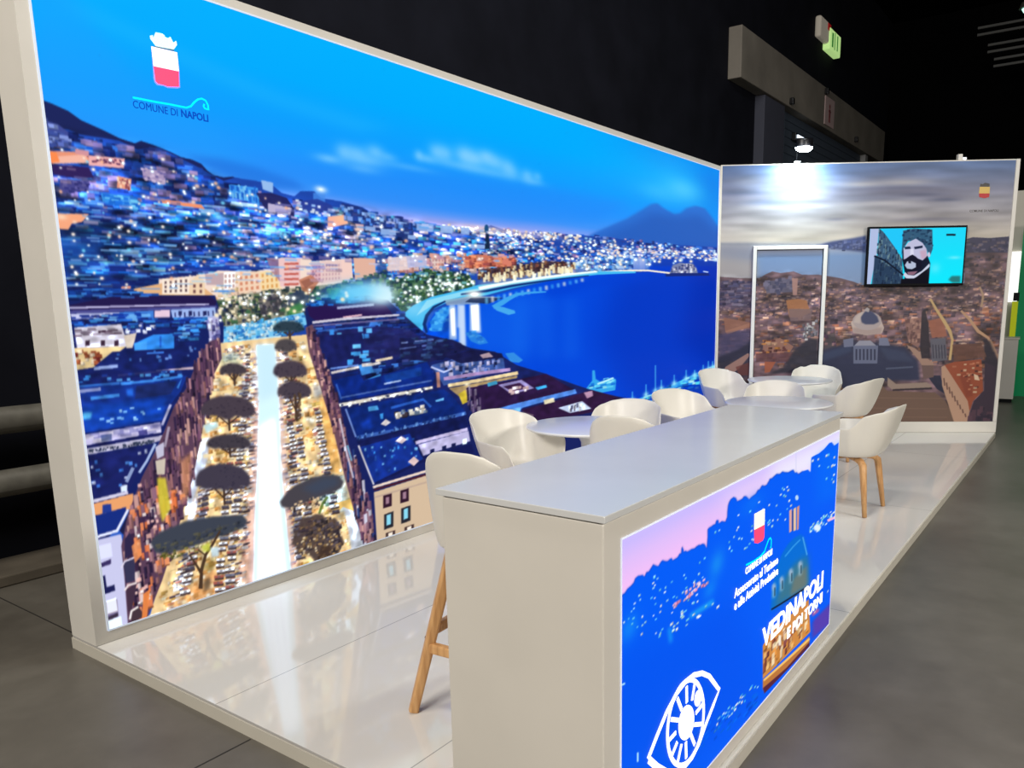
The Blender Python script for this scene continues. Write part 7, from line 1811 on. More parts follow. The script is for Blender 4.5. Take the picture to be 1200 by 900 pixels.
class Sheet:
    """rasterises the artwork list on a grid over the sheet; u grid may be finer where asked"""
    def __init__(s, us, vs, grain):
        s.us, s.vs, s.W, s.H = us, vs, len(us), len(vs)
        s.c = np.zeros((s.H, s.W, 3), np.float32); s.grain = grain
        s.iu, s.iv = np.arange(s.W), np.arange(s.H)
    def ij(s, p):
        return np.interp(p[:,0], s.us, s.iu, left=None, right=None) + np.where(p[:,0] < s.us[0], (p[:,0]-s.us[0])/(s.us[1]-s.us[0]), 0) + np.where(p[:,0] > s.us[-1], (p[:,0]-s.us[-1])/(s.us[-1]-s.us[-2]), 0), (p[:,1]-s.vs[0])/(s.vs[1]-s.vs[0])
    def mask(s, i, j, pad=0):
        x0, x1 = max(0,int(i.min())-pad-1), min(s.W, int(i.max())+pad+2)
        y0, y1 = max(0,int(j.min())-pad-1), min(s.H, int(j.max())+pad+2)
        if x0 >= x1 or y0 >= y1: return None
        X = np.arange(x0,x1)[None,:]; acc = None
        for dy in (-.25,.25):
            Y = np.arange(y0,y1)[:,None] + dy
            cov = np.zeros((y1-y0, x1-x0), np.float32)
            n = len(i)
            for k in range(n):
                xa,ya,xb,yb = i[k],j[k],i[(k+1)%n],j[(k+1)%n]
                if ya == yb: continue
                sgn = 1.0 if yb > ya else -1.0
                lo,hi = (ya,yb) if sgn > 0 else (yb,ya)
                r0, r1 = max(0,int(math.floor(lo-y0-1))), min(y1-y0, int(math.ceil(hi-y0+2)))
                if r0 >= r1: continue
                yy = Y[r0:r1]
                act = (yy >= lo) & (yy < hi)
                xc = xa + (yy-ya)*(xb-xa)/(yb-ya)
                cov[r0:r1] += sgn*np.where(act, np.clip(X - xc + .5, 0, 1), 0)
            cov = np.clip(np.abs(cov), 0, 1); acc = cov if acc is None else acc+cov
        return x0,x1,y0,y1,acc*.5
    def blend(s, m, col, a, blur=0):
        if m is None: return
        x0,x1,y0,y1,k = m
        if blur: k = smooth2(k, blur)
        k = (k*a)[:,:,None]
        s.c[y0:y1,x0:x1] += (np.array(col,np.float32)-s.c[y0:y1,x0:x1])*k
    def poly(s, pts, col, a=1, blur=0):
        i,j = s.ij(np.asarray(pts,float))
        s.blend(s.mask(i,j,int(3*blur)+1 if blur else 0), col, a, blur)
    def run(s, art):
        rgb = lambda c: np.array(c, np.float32)
        xy = lambda q: np.array(q, float).reshape(-1,2)/1000
        for t in art:
            if t[0] == 'V':
                st = sorted((q[0]/1000, rgb(q[1])) for q in t[1])
                for c in range(3): s.c[:,:,c] = np.interp(s.vs, [q[0] for q in st], [q[1][c] for q in st])[:,None]
            elif t[0] == 'P':
                s.poly(xy(t[4]), rgb(t[1]), t[2], t[3]*s.blurk)
            elif t[0] == 'G':
                u,v,ru,rv = [q/1000 for q in t[3]]
                g = t[2]*np.exp(-.9*(((s.us-u)/ru)**2)[None,:] - .9*(((s.vs-v)/rv)**2)[:,None])
                s.c += (rgb(t[1])-s.c)*np.minimum(g,1)[:,:,None].astype(np.float32)
            elif t[0] == 'N':        # random streaky tone over a district of the picture
                i,j = s.ij(xy(t[5])); m = s.mask(i,j,24)
                if m is None: continue
                x0,x1,y0,y1,k = m; k = smooth2(k,6)
                rs = np.random.RandomState(t[4]); f = rs.rand(y1-y0,x1-x0).astype(np.float32)-.5
                for _ in range(2):
                    for ax,r in ((1,t[2]),(0,t[3])):
                        if r < 1: continue
                        w = np.pad(f, [(r,r) if q == ax else (0,0) for q in range(2)], mode='wrap'); cs = np.cumsum(w,axis=ax); cs = np.concatenate([np.zeros_like(np.take(cs,[0],ax)),cs],ax)
                        f = (np.take(cs, np.arange(2*r+1,2*r+1+f.shape[ax]),ax)-np.take(cs, np.arange(f.shape[ax]),ax))/(2*r+1)
                f = np.clip(f/(f.std()+1e-9),-2.2,2.2)
                s.c[y0:y1,x0:x1] *= np.clip(1+t[1]*f*k,.15,3)[:,:,None]
            elif t[0] == 'S':        # little lamps with a soft halo
                pal = [rgb(c) for c in t[1]]; rnd = random.Random(t[4]*5+3); gi,gj = s.ij(xy(t[6])); poly = list(zip(gi,gj)); done = tries = 0
                while done < t[3] and tries < t[3]*12:
                    tries += 1
                    x,y = rnd.uniform(gi.min(),gi.max()), rnd.uniform(gj.min(),gj.max()); ins = False
                    for k in range(len(poly)):
                        (xa,ya),(xb,yb) = poly[k], poly[(k+1)%len(poly)]
                        if (ya > y) != (yb > y) and x < xa+(y-ya)*(xb-xa)/(yb-ya): ins = not ins
                    if not ins: continue
                    done += 1
                    gx,gy = s.grain(np.interp(x,s.iu,s.us)); r = rnd.uniform(*t[5]); rx,ry = r*gx*rnd.uniform(1,1.5),r*gy
                    x0,x1,y0,y1 = max(0,int(x-3*rx)),min(s.W,int(x+3*rx)+2),max(0,int(y-3*ry)),min(s.H,int(y+3*ry)+2)
                    if x1 <= x0 or y1 <= y0: continue
                    d = (((np.arange(x0,x1)-x)/rx)**2)[None,:]+(((np.arange(y0,y1)-y)/ry)**2)[:,None]
                    g = (t[2]*np.minimum(1,1.4*np.exp(-1.2*d)+.16*np.exp(-.35*d)))[:,:,None].astype(np.float32)
                    s.c[y0:y1,x0:x1] += (rnd.choice(pal)-s.c[y0:y1,x0:x1])*g
            elif t[0] == 'C':
                pal = [rgb(c) for c in t[1]]; a, n = t[2], t[3]; rnd = random.Random(t[4]*7+1)
                w0,w1,h0,h1 = t[5]
                # even spread in grid space, so that near and far houses keep their own scale
                gi,gj = s.ij(xy(t[6])); poly = list(zip(gi,gj)); done = tries = 0; spots = []
                while done < n and tries < n*12:
                    tries += 1
                    x,y = rnd.uniform(gi.min(),gi.max()), rnd.uniform(gj.min(),gj.max())
                    ins = False
                    for k in range(len(poly)):
                        (xa,ya),(xb,yb) = poly[k], poly[(k+1)%len(poly)]
                        if (ya > y) != (yb > y) and x < xa+(y-ya)*(xb-xa)/(yb-ya): ins = not ins
                    if not ins: continue
                    done += 1; spots.append((y,x))
                spots.sort(reverse=True)
                for y,x in spots:
                    gx,gy = s.grain(np.interp(x,s.iu,s.us))
                    w,h = rnd.uniform(w0,w1)*gx/2, rnd.uniform(h0,h1)*gy/2
                    i = np.array([x-w,x+w,x+w,x-w]); j = np.array([y-h,y-h,y+h,y+h])
                    col = rnd.choice(pal)*rnd.uniform(.9,1.08)
                    s.blend(s.mask(i,j), np.clip(col,0,255), a)
                    if h > 1.3*gy and len(pal) > 2:      # shading drawn into the print: shadow at each house's foot, darker right side
                        q = rnd.uniform(.55,.8); s.blend(s.mask(i, np.array([y-h,y-h,y-h*q,y-h*q])), np.clip(col*.45,0,255), a*.8)
                        if rnd.random() < .5: s.blend(s.mask(np.array([x+w*.2,x+w,x+w,x+w*.2]), j), np.clip(col*.62,0,255), a*.7)
    blurk = 1.0; soft = True; hot = 0
    def mesh(s, name, to3d, material, parent):
        if s.soft:
            for c in range(3):
                k = s.c[:,:,c]; s.c[:,:,c] = k*.35+.65*(sum(np.roll(np.roll(np.pad(k,1,mode='edge'),dy,0),dx,1)[1:-1,1:-1] for dy in (-1,0,1) for dx in (-1,0,1))/9)
        U,V = np.meshgrid(s.us, s.vs); n = s.W*s.H
        co = to3d(U.ravel(), V.ravel()).astype(np.float32)
        me = bpy.data.meshes.new(name)
        idx = np.arange(n).reshape(s.H,s.W)
        q = np.stack([idx[:-1,:-1], idx[:-1,1:], idx[1:,1:], idx[1:,:-1]],-1).reshape(-1,4)
        me.vertices.add(n); me.vertices.foreach_set('co', co.ravel())
        me.loops.add(q.size); me.loops.foreach_set('vertex_index', q.ravel().astype(np.int32))
        me.polygons.add(len(q)); me.polygons.foreach_set('loop_start', (np.arange(len(q))*4).astype(np.int32))
        me.update(calc_edges=True)
        at = me.color_attributes.new('ink', 'FLOAT_COLOR', 'POINT')
        rgba = np.ones((n,4), np.float32); lin = s2l(np.clip(s.c,0,255)); k = np.clip((lin.min(-1)-.62)/.3,0,1)
        if s.hot: lin = lin*(1+(s.hot*k*k*(3-2*k))[:,:,None]*np.array([.45,.8,1.25]))       # the brightest parts of a backlit print are brighter than paper white
        rgba[:,:3] = lin.reshape(-1,3)
        at.data.foreach_set('color', rgba.ravel())
        me.materials.append(material)
        return link(bpy.data.objects.new(name, me), parent)

def persp_us(u0, u1, d, n):
    t = np.linspace(0,1,n); a,b = 1/(u0+d), 1/(u1+d)
    return 1/(a+(b-a)*t)-d

def decal(name, polys, material, to3d, parent, lift=.003):
    """thin vinyl pieces lying on a panel"""
    bm = bmesh.new()
    for pts in polys:
        P = np.array(pts,float); f = to3d(P[:,0],P[:,1],.001); g = to3d(P[:,0],P[:,1],lift)
        a = [bm.verts.new(p) for p in f]; b = [bm.verts.new(p) for p in g]
        bm.faces.new(b); n = len(a)
        for i in range(n): bm.faces.new((a[i],a[(i+1)%n],b[(i+1)%n],b[i]))
    bmesh.ops.triangulate(bm, faces=[f for f in bm.faces if len(f.verts) > 4])
    return obj(name, bm, material, parent)

def stroke(pts, w):
    pts = [np.array(p,float) for p in pts]; n = len(pts); L, R = [], []
    for i in range(n):
        t = pts[min(i+1,n-1)]-pts[max(i-1,0)]; t = t/(np.linalg.norm(t)+1e-9); o = np.array([-t[1],t[0]])*w/2
        L.append(pts[i]+o); R.append(pts[i]-o)
    return [[L[i],L[i+1],R[i+1],R[i]] for i in range(n-1)]

def lettering(body, u0, u1, v, cap, material, frame, parent, bold=0.0, name='lettering', right=None):
    """flat letters set on a panel; frame = 4x4 with x along the panel, y up, z out"""
    cu = bpy.data.curves.new(name, 'FONT'); cu.body = body; cu.size = 1; cu.offset = bold; cu.extrude = .004; cu.resolution_u = 3
    tmp = bpy.data.objects.new('t', cu); COL.objects.link(tmp)
    bpy.context.view_layer.update()
    me = bpy.data.meshes.new_from_object(tmp.evaluated_get(bpy.context.evaluated_depsgraph_get()))
    bpy.data.objects.remove(tmp)
    co = np.zeros(len(me.vertices)*3); me.vertices.foreach_get('co', co); co = co.reshape(-1,3)
    x0,x1 = co[:,0].min(), co[:,0].max()
    out = co.copy(); out[:,0] = u0+(co[:,0]-x0)/(x1-x0)*(u1-u0); out[:,1] = v+co[:,1]*cap/.70
    out[:,2] = .0025+co[:,2]*.25
    M = np.array(frame); out = out@M[:3,:3].T + M[:3,3]
    me.vertices.foreach_set('co', out.ravel()); me.update()
    me.materials.clear(); me.materials.append(material); me.name = name
    return link(bpy.data.objects.new(name, me), parent)

# ------------------------------------------------------------------ measured layout (metres)
LEN, HGT, THK = 7.348, 3.18, .248           # backlit wall
W, L2 = 2.915, 9.134                        # far right corner of the stand
BD = Vector((W, L2-LEN, 0)); BLEN = BD.length; BD.normalize(); BN = Vector((BD.y,-BD.x,0))
FLOOR = -.066

# ------------------------------------------------------------------ hall
bm = bmesh.new(); prism(bm, [(-1.95,-12),(14,-12),(14,24),(-1.95,24)], FLOOR-.1, FLOOR)
struct(obj('floor', bm, M_CONC))
bm = bmesh.new()   # saw cuts in the slab
for x0,x1,y0,y1 in ((1.25,1.258,-12,-.012),(-1.5,-.26,.076,.084),(6.2,6.208,-12,24),(2.93,14,-3.004,-2.996)): box(bm, x0,x1,y0,y1, FLOOR-.004, FLOOR+.0006)
struct(obj('trim_1', bm, mat('floor_joint_filler', (40,36,32), .8)))
bm = bmesh.new(); box(bm, -2.1,-1.95,-12,24, FLOOR-.1, 9.5); struct(obj('wall_left', bm, M_HALL))
bm = bmesh.new(); box(bm, -2.1,14.15,24,24.2, FLOOR-.1, 9.5); struct(obj('wall_back', bm, M_ROOF))
bm = bmesh.new(); box(bm, 14,14.2,-12,24, FLOOR-.1, 9.5); struct(obj('wall_right', bm, M_ROOF))
bm = bmesh.new(); box(bm, -2.1,14.2,-12,24.2, 9.5, 9.7); struct(obj('ceiling', bm, M_ROOF))

bm = bmesh.new(); box(bm, -1.95,-1.53,-6,10.5, FLOOR, .005); 
tag(obj('wall_kerb', bm, mat('kerb_concrete', (92,84,72), .8, noise=(4,.2)), bevel=.01), 'low concrete kerb along the foot of the black hall wall', 'kerb')
for k,(z,lab) in enumerate(((.93,'upper thick grey crash rail along the black hall wall'),(.535,'lower thick grey crash rail along the black hall wall, nearer the floor'))):
    t = thing('crash_rail', lab, 'rail', (-1.76,0,z), 0, 'crash rails on the hall wall')
    bm = bmesh.new(); sweep(bm, [(.02,-6,0),(.02,10.4,0)], .085, 20); obj('rail_tube', bm, M_GALV, t, True)
    for y in (-2.2,.9,4.0,7.1,10.2):
        bm = bmesh.new(); box(bm, -.19,-.05,y-.05,y+.05,-.06,.06); obj('bracket', bm, M_STEEL, t, bevel=.006)

# roller door with its shutter box on the hall wall
t = thing('roller_door', 'long grey shutter box and doorway high on the black hall wall', 'roller door', (-1.95,0,0))
bm = bmesh.new(); box(bm, .0,.25,12.05,22.75,5.45,6.30); obj('shutter_box', bm, mat('dull_grey_steel',(134,127,117),.75, noise=(1.2,.2)), t, bevel=.015)
bm = bmesh.new(); box(bm, .0,.2,13.38,14.5,0-.066,5.44); obj('guide_post', bm, mat('slate_steel',(70,72,86),.7), t, bevel=.01)
bm = bmesh.new(); box(bm, .0,.06,14.9,20.9,-.066,5.44)
for k in range(34): box(bm, .06,.075,14.9,20.9, .0+k*.16,.0+k*.16+.13)
obj('shutter_curtain', bm, mat('shutter_slats',(74,84,98),.6), t)
bm = bmesh.new(); box(bm, .0,.2,20.95,21.2,-.066,5.44); obj('guide_post', bm, mat('pale_steel',(150,150,150),.6), t)
for y,z in ((14.65,5.55),(19.6,5.6),(16.95,6.2)):
    bm = bmesh.new(); box(bm, .25,.33,y-.05,y+.05,z-.06,z+.06); obj('hook', bm, M_BLACK, t, bevel=.01)
t = thing('notice_board', 'small pinkish white notice hung on the grey shutter box', 'notice', (-1.70,17.3,5.82))
bm = bmesh.new(); box(bm, .002,.02,-.36,.36,-.30,.30); obj('board', bm, mat('pink_white_sheet',(196,170,168),.7), t)
bm = bmesh.new(); lathe(bm, [(0,.021),(.05,.021),(.05,.024),(0,.024)], 16)
for v in bm.verts: v.co = Vector((v.co.z, v.co.x-.02, v.co.y+.12))
for q in ((-.07,.05,-.12,.06),(-.10,.08,.0,.03),(-.07,-.02,-.22,-.12),(.0,.05,-.22,-.12)): box(bm, .02,.023,q[0],q[1],q[2],q[3])
obj('pictogram', bm, mat('dull_red',(140,70,72),.7), t)

t = thing('exit_sign', 'green lit emergency exit sign high on the black hall wall', 'exit sign', (-1.95,17.40,7.47))
bm = bmesh.new(); box(bm, .0,.14,-.62,.12,-.14,.30); obj('housing', bm, mat('sign_housing_glow',(206,196,180),.5, emit=.16), t, bevel=.05, seg=4)  # glow put into the housing plastic in place of light on it
bm = bmesh.new(); box(bm, .0,.17,.0,.86,-.26,.20); obj('diffuser', bm, mat('green_lit_panel',(196,236,150),.4, emit=.62), t, bevel=.03, seg=3)
bm = bmesh.new(); box(bm, .17,.176,.14,.24,-.18,.12); box(bm, .17,.176,.34,.38,-.2,.16); box(bm, .17,.176,.54,.60,-.18,.14); obj('pictogram', bm, mat('exit_green',(60,140,60),.4, emit=.4), t)
bm = bmesh.new(); box(bm, .14,.15,-.12,.10,.12,.26); obj('status_lamp', bm, mat('red_lamp',(150,24,24),.4, emit=.4), t)
t = thing('wall_lamp', 'tiny white batten lamp under the grey shutter box', 'lamp', (-1.84,15.7,5.0))
bm = bmesh.new(); box(bm, -.03,.06,-.38,.38,-.07,.09); obj('body', bm, M_BLACK, t, bevel=.01)
bm = bmesh.new(); box(bm, .06,.08,-.30,.30,-.04,.05); obj('tube', bm, mat_glow('cold_tube',(225,240,255),2.0), t)
# cable trays under the roof at the far right
for k,(x0,z0) in enumerate(((.85,7.63),(1.09,7.22),(1.24,6.89))):
    t = thing('cable_tray', ('highest','middle','lowest')[k]+' of the three faint grey cable trays under the dark roof, top right', 'cable tray', (x0,20,z0), 0, 'cable trays under the roof')
    for dz in (0,.15):
        bm = bmesh.new(); box(bm, 0,4,-.03,.03,dz,dz+.05); obj('side_rail', bm, M_TRAY, t)
t = thing('ceiling_lamp', 'small greenish lamp under the dark roof at the top right', 'lamp', (1.83,20.2,8.10))
bm = bmesh.new(); lathe(bm, [(0,.12),(.16,.12),(.2,0),(.0,0)], 20); obj('shade', bm, M_STEEL, t)
bm = bmesh.new(); lathe(bm, [(0,0),(.14,-.01),(.1,-.08),(0,-.1)], 20); obj('bulb', bm, mat_glow('pale_green_bulb',(190,255,235),1.6), t, True)

# neighbouring stand seen past the right end
t = thing('neighbour_stand_wall', 'cream wall of the next stand with a bright lit panel, past the town print', 'partition', (2.4,14.3,FLOOR))
bm = bmesh.new(); box(bm, 0,4.1,0,.1,0,3.5); obj('wall_panel', bm, mat('cream_board',(214,208,194),.6), t)
bm = bmesh.new(); box(bm, .02,.26,-.05,0,1.62,2.48); obj('light_panel', bm, mat_glow('lit_white',(255,255,250),1.1), t, bevel=.005)
t = thing('green_display', 'tall green display panel behind the small white cabinet at the right edge', 'display panel', (2.63,14.05,FLOOR))
bm = bmesh.new(); prism(bm, [(0,-.03),(2.2,-.03),(2.2,.03),(0,.03)], 0, 2.92); obj('panel', bm, mat('green_banner_glow',(0,140,84),.55,emit=.12), t)  # weak emission brightens the green, as if light fell on the panel
bm = bmesh.new(); prism(bm, [(-.07,-.05),(.02,-.05),(.02,.02),(-.07,.02)], .9, 1.63); obj('yellow_strip', bm, mat('lime_yellow_glow',(216,226,30),.55,emit=.15), t)  # strip colour glows a little to imitate light on it
bm = bmesh.new(); prism(bm, [(-.06,-.05),(.03,-.05),(.03,.0),(-.06,.0)], 1.64, 1.78); obj('dark_patch', bm, M_BLACK, t)
t = thing('white_cabinet', 'small white cabinet standing past the right end of the town print', 'cabinet', (2.52,12.9,FLOOR), math.radians(4))
bm = bmesh.new(); box(bm, -.15,.27,0,.5,.06,1.03); obj('body', bm, M_FRAME, t, bevel=.006)
bm = bmesh.new(); box(bm, -.17,.29,-.015,.52,1.03,1.055); obj('top', bm, M_FRAME, t, bevel=.004)
bm = bmesh.new(); box(bm, -.12,.25,.03,.46,0,.06); obj('plinth', bm, M_BLACK, t)

# ------------------------------------------------------------------ platform
t = thing('stand_platform', 'low glossy white floor platform of the exhibition stand', 'platform')
foot = [(-THK,0),(2.30,0),(2.30,-.06),(W+.004,-.06),(W,L2),(W-BN.x*.1,L2-BN.y*.1),(-.05,LEN+.05),(-THK,LEN+.05)]
bm = bmesh.new(); prism(bm, foot, FLOOR, 0); obj('deck', bm, M_PLAT, t, bevel=.003)
bm = bmesh.new()   # thin edging strip round the two open sides
for a,b in (((-THK,0),(2.30,0)),((W+.004,-.06),(W,L2))):
    d = Vector((b[0]-a[0], b[1]-a[1])).normalized(); n = Vector((d.y,-d.x))*.006
    prism(bm, [a,b,(b[0]+n.x,b[1]+n.y),(a[0]+n.x,a[1]+n.y)], FLOOR, -.010)
obj('edge_strip', bm, mat('cream_edging',(196,190,176),.5), t)

# ------------------------------------------------------------------ backlit wall with the evening bay
t = thing('backlit_wall', 'long backlit wall print of a bay city at dusk with white frame', 'lightbox')
PU0,PU1,PV0,PV1 = .060,7.312,.062,3.132
bm = bmesh.new()
box(bm, -THK,0,0,PU0,.001,HGT); box(bm, -THK,0,PU1,LEN,.001,HGT); box(bm, -THK,0,PU0,PU1,PV1,HGT); box(bm, -THK,0,PU0,PU1,.001,PV0)
box(bm, -THK,-.05,PU0,PU1,PV0,PV1)
obj('frame', bm, M_FRAME, t)
bm = bmesh.new()
for y0,y1,z0,z1 in ((PU0-.004,PU0+.006,PV0,PV1),(PU1-.006,PU1+.004,PV0,PV1),(PU0,PU1,PV0-.004,PV0+.004),(PU0,PU1,PV1-.004,PV1+.004)): box(bm, -.004,.0035,y0,y1,z0,z1)
obj('light_edge', bm, mat('lit_fabric_edge',(206,216,232),.5,emit=.3), t)
us = persp_us(PU0,PU1,4.61,1000); vs = np.linspace(PV0,PV1,720)
sh = Sheet(us, vs, lambda u: (1.24, 720/(PV1-PV0)/(262/(1+u*.255))))
sh.blurk = 1.2; sh.hot = .9; sh.run(BAY_PRINT)
lb3 = lambda u,v,h=0: np.stack([np.full(np.shape(u),h+.0005), np.asarray(u), np.asarray(v)],-1)
sh.mesh('printed_panel', lb3, mat_print('backlit_bay_print', 1.0), t)
FR_LB = Matrix(((0,0,1,0),(1,0,0,0),(0,1,0,0),(0,0,0,1)))
lettering('COMUNE DI', .454,.672,2.543,.034, M_NAVY, FR_LB, t, .0)
lettering('NAPOLI', .690,.834,2.545,.034, M_NAVY, FR_LB, t, .022)
decal('shield_edge', [[(0.5703,2.8414),(0.6997,2.8445),(0.7023,2.7590),(0.6978,2.6819),(0.6849,2.6750),(0.6324,2.6669),(0.6130,2.6712),(0.5820,2.6689),(0.5704,2.6788),(0.5667,2.6959),(0.5692,2.7500)]], M_LILAC, lb3, t, .002)
cr = decal('shield', [[(0.5718,2.8398),(0.6983,2.8426),(0.6981,2.7570),(0.5728,2.7529)]], M_CREAM, lb3, t, .003)
cr['label'] = 'cream upper field of the crest'
decal('shield', [[(0.5727,2.7518),(0.6980,2.7560),(0.6922,2.6844),(0.6330,2.6733),(0.6136,2.6765),(0.5867,2.6760),(0.5755,2.6850)]], M_RED, lb3, t, .003)['label'] = 'red lower field of the crest'
cr = decal('crown', [[(0.5697,2.8866),(0.5840,2.8927),(0.5854,2.8805),(0.5995,2.9093),(0.6092,2.8865),(0.6219,2.8856),(0.6330,2.9118),(0.6435,2.9053),(0.6387,2.8862),(0.6563,2.8932),(0.6719,2.9073),(0.6790,2.8937),(0.6838,2.8846),(0.6993,2.8962),(0.7021,2.8788),(0.6901,2.8629),(0.6802,2.8502),(0.5928,2.8469),(0.5807,2.8617),(0.5709,2.8718)]], M_CROWN, lb3, t, .003)
decal('crown_band', [[(0.5871,2.8445),(0.6833,2.8525),(0.6826,2.8461),(0.5894,2.8410)]], M_CROWND, lb3, cr, .004)
decal('wave_mark', stroke([(0.4568,2.5886),(0.4995,2.5889),(0.5652,2.5893),(0.6330,2.5918),(0.6849,2.5921),(0.7202,2.5924),(0.7452,2.6035),(0.7655,2.6261),(0.7854,2.6434),(0.8076,2.6521),(0.8285,2.6463),(0.8389,2.6265),(0.8398,2.6048),(0.8306,2.6059),(0.8197,2.6076),(0.8144,2.6165),(0.8193,2.6283)], .009), M_CYAN, lb3, t)


# ------------------------------------------------------------------ angled wall with the town by day
t = thing('town_print_wall', 'angled partition wall printed with a daytime city view and flush door', 'partition', (0,LEN,0), math.atan2(BD.y,BD.x))
PH = 3.195
bm = bmesh.new(); box(bm, 0,BLEN,0,.08,.002,PH); obj('wall_panel', bm, M_FRAME, t)
TU0,TU1,TV0,TV1 = .02,3.372,.135,3.183
us = np.linspace(TU0,TU1,720); vs = np.linspace(TV0,TV1,640)
bw3 = lambda u,v,h=0: np.stack([np.asarray(u), np.full(np.shape(u),-h-.002), np.asarray(v)],-1)
sh = Sheet(us, vs, lambda u: (720/(TU1-TU0)/102, 640/(TV1-TV0)/98)); sh.blurk = 1.6; sh.run(TOWN_PRINT)
sh.mesh('printed_panel', bw3, mat_print('town_print', 0, 0.88), t)
bm = bmesh.new(); box(bm, 0,BLEN,-.012,0,.002,TV0-.002); obj('baseboard', bm, M_FRAME, t, bevel=.003)
bm = bmesh.new(); box(bm, TU1+.002,BLEN,-.012,0,TV0,PH); obj('end_post', bm, M_FRAME, t, bevel=.003)
f = bm = bmesh.new()
for x0,x1,z0,z1 in ((.405,.448,.002,2.262),(1.236,1.280,.002,2.262),(.448,1.236,2.218,2.262)): box(bm, x0,x1,-.03,-.002,z0,z1)
fr = obj('door_frame', bm, mat('white_door_frame',(226,226,220),.4), t, bevel=.004)
bm = bmesh.new()
for x0,x1,z0,z1 in ((.449,.456,.002,2.217),(1.228,1.235,.002,2.217),(.456,1.228,2.208,2.217)): box(bm, x0,x1,-.006,-.0025,z0,z1)
obj('door_gap', bm, M_BLACK, fr)
FR_BW = Matrix(((1,0,0,0),(0,0,-1,0),(0,1,0,0),(0,0,0,1)))
lettering('COMUNE DI NAPOLI', 2.895,3.225,2.612,.026, M_SD, FR_BW, t, .01)
decal('shield', [[(2.9866,2.8936),(3.1027,2.8914),(3.1051,2.8185),(2.9844,2.8207)]], M_SY, bw3, t)['label'] = 'yellow upper field of the small crest'
decal('shield', [[(2.9844,2.8207),(3.1051,2.8185),(3.1023,2.7772),(3.0504,2.7654),(2.9911,2.7792)]], M_SR, bw3, t)['label'] = 'red lower field of the small crest'
decal('crown', [[(2.9914,2.9283),(3.0177,2.9215),(3.0422,2.9369),(3.0661,2.9206),(3.0945,2.9264),(3.0974,2.8934),(2.9910,2.8954)]], M_SD, bw3, t)

# small fittings on top of that wall
top = lambda s,n=0: Vector((0,LEN,0)) + BD*s - BN*n
p = top(2.775,.04); t2 = thing('lamp_clamp', 'small white clamp bracket on top of the town print wall, right of centre', 'bracket', (p.x,p.y,PH), math.atan2(BD.y,BD.x))
bm = bmesh.new(); box(bm, -.05,.0,-.03,.03,0,.07); obj('clamp', bm, M_FRAME, t2, bevel=.005)
bm = bmesh.new(); box(bm, .0,.05,-.03,.02,0,.035); obj('knob', bm, mat('bright_metal',(230,232,240),.3,metal=.4), t2, bevel=.008)

# spotlight over the town print
p = top(.885,.04)
t = thing('arm_spotlight', 'glaring white arm spotlight on top of the town print wall', 'spotlight', (p.x,p.y,PH), math.atan2(BD.y,BD.x))
bm = bmesh.new(); box(bm, -.04,.04,-.05,.05,-.0,.03); obj('clamp', bm, M_BLACK, t, bevel=.004)
bm = bmesh.new(); sweep(bm, [(0,0,.02),(0,0,.14),(0,-.06,.20),(0,-.24,.20),(0,-.32,.17)], .011, 10); obj('arm', bm, M_BLACK, t, True)
bm = bmesh.new(); sweep(bm, [(-.09,-.33,.17),(.09,-.33,.17)], .055, 14, .5, ratio=.6); obj('lamp_head', bm, M_BLACK, t, True)
bm = bmesh.new(); lathe(bm, [(0,-.05),(.05,-.045),(.085,-.02),(.09,0),(0,0)], 28)
for v in bm.verts: v.co = Vector((v.co.x*1.05, v.co.y*.7-.33, v.co.z+.125))
obj('lens', bm, mat_glow('lamp_lens',(240,250,255),60), t, True)

# ------------------------------------------------------------------ television
t = thing('television', 'wall television showing a bearded man\'s face against a cyan sky', 'television', (0,LEN,0), math.atan2(BD.y,BD.x))
X0,X1,Z0,Z1 = 1.722,2.858,1.772,2.458
bm = bmesh.new(); box(bm, X0,X1,-.075,-.025,Z0,Z1); obj('housing', bm, M_BEZEL, t, bevel=.006)
bm = bmesh.new(); box(bm, X0+.35,X1-.35,-.026,-.004,Z0+.2,Z1-.2); obj('wall_mount', bm, M_STEEL, t)
sh = Sheet(np.linspace(X0+.02,X1-.02,260), np.linspace(Z0+.028,Z1-.024,160), lambda u: (2.2,2.2)); sh.blurk = 1.5; sh.run(SCREEN_PICTURE)
sh.mesh('screen', lambda u,v: np.stack([u, np.full(np.shape(u),-.0765), v],-1), mat_print('tv_screen', 1.0), t)

# ------------------------------------------------------------------ reception desk
CX0,CX1,CY0,CY1,CH = 2.370,2.906,-.047,2.066,1.10
t = thing('reception_desk', 'long white reception desk with a backlit blue skyline print', 'desk')
GY0,GY1,GZ0,GZ1 = .041,2.094-.045,.062,1.0145
bm = bmesh.new(); box(bm, CX0,CX1,CY0,CY1,.0008,1.0765); obj('body', bm, M_DESK, t, bevel=.004)
bm = bmesh.new(); box(bm, CX0+.02,CX1-.008,CY0+.010,CY1-.010,1.0765,1.082); obj('shadow_gap', bm, mat('grey_gap_strip',(120,112,100),.6), t)
bm = bmesh.new(); box(bm, CX0-.015,CX1+.010,CY0-.010,CY1+.010,1.081,CH); obj('worktop', bm, M_TOP, t, bevel=.002)
us = np.linspace(GY0,GY1,520); us = persp_us(GY0,GY1,2.2,520); vs = np.linspace(GZ0,GZ1,480)
sh = Sheet(us, vs, lambda u: (520/262*.9, 480/(GZ1-GZ0)/(640/(1+u*.62)))); sh.blurk = 1.5; sh.run(DESK_PRINT)
cf3 = lambda u,v,h=0: np.stack([np.full(np.shape(u),CX1+.0015+h), np.asarray(u), np.asarray(v)],-1)
sh.mesh('printed_panel', cf3, mat_print('backlit_desk_print', 1.0), t)
bm = bmesh.new()
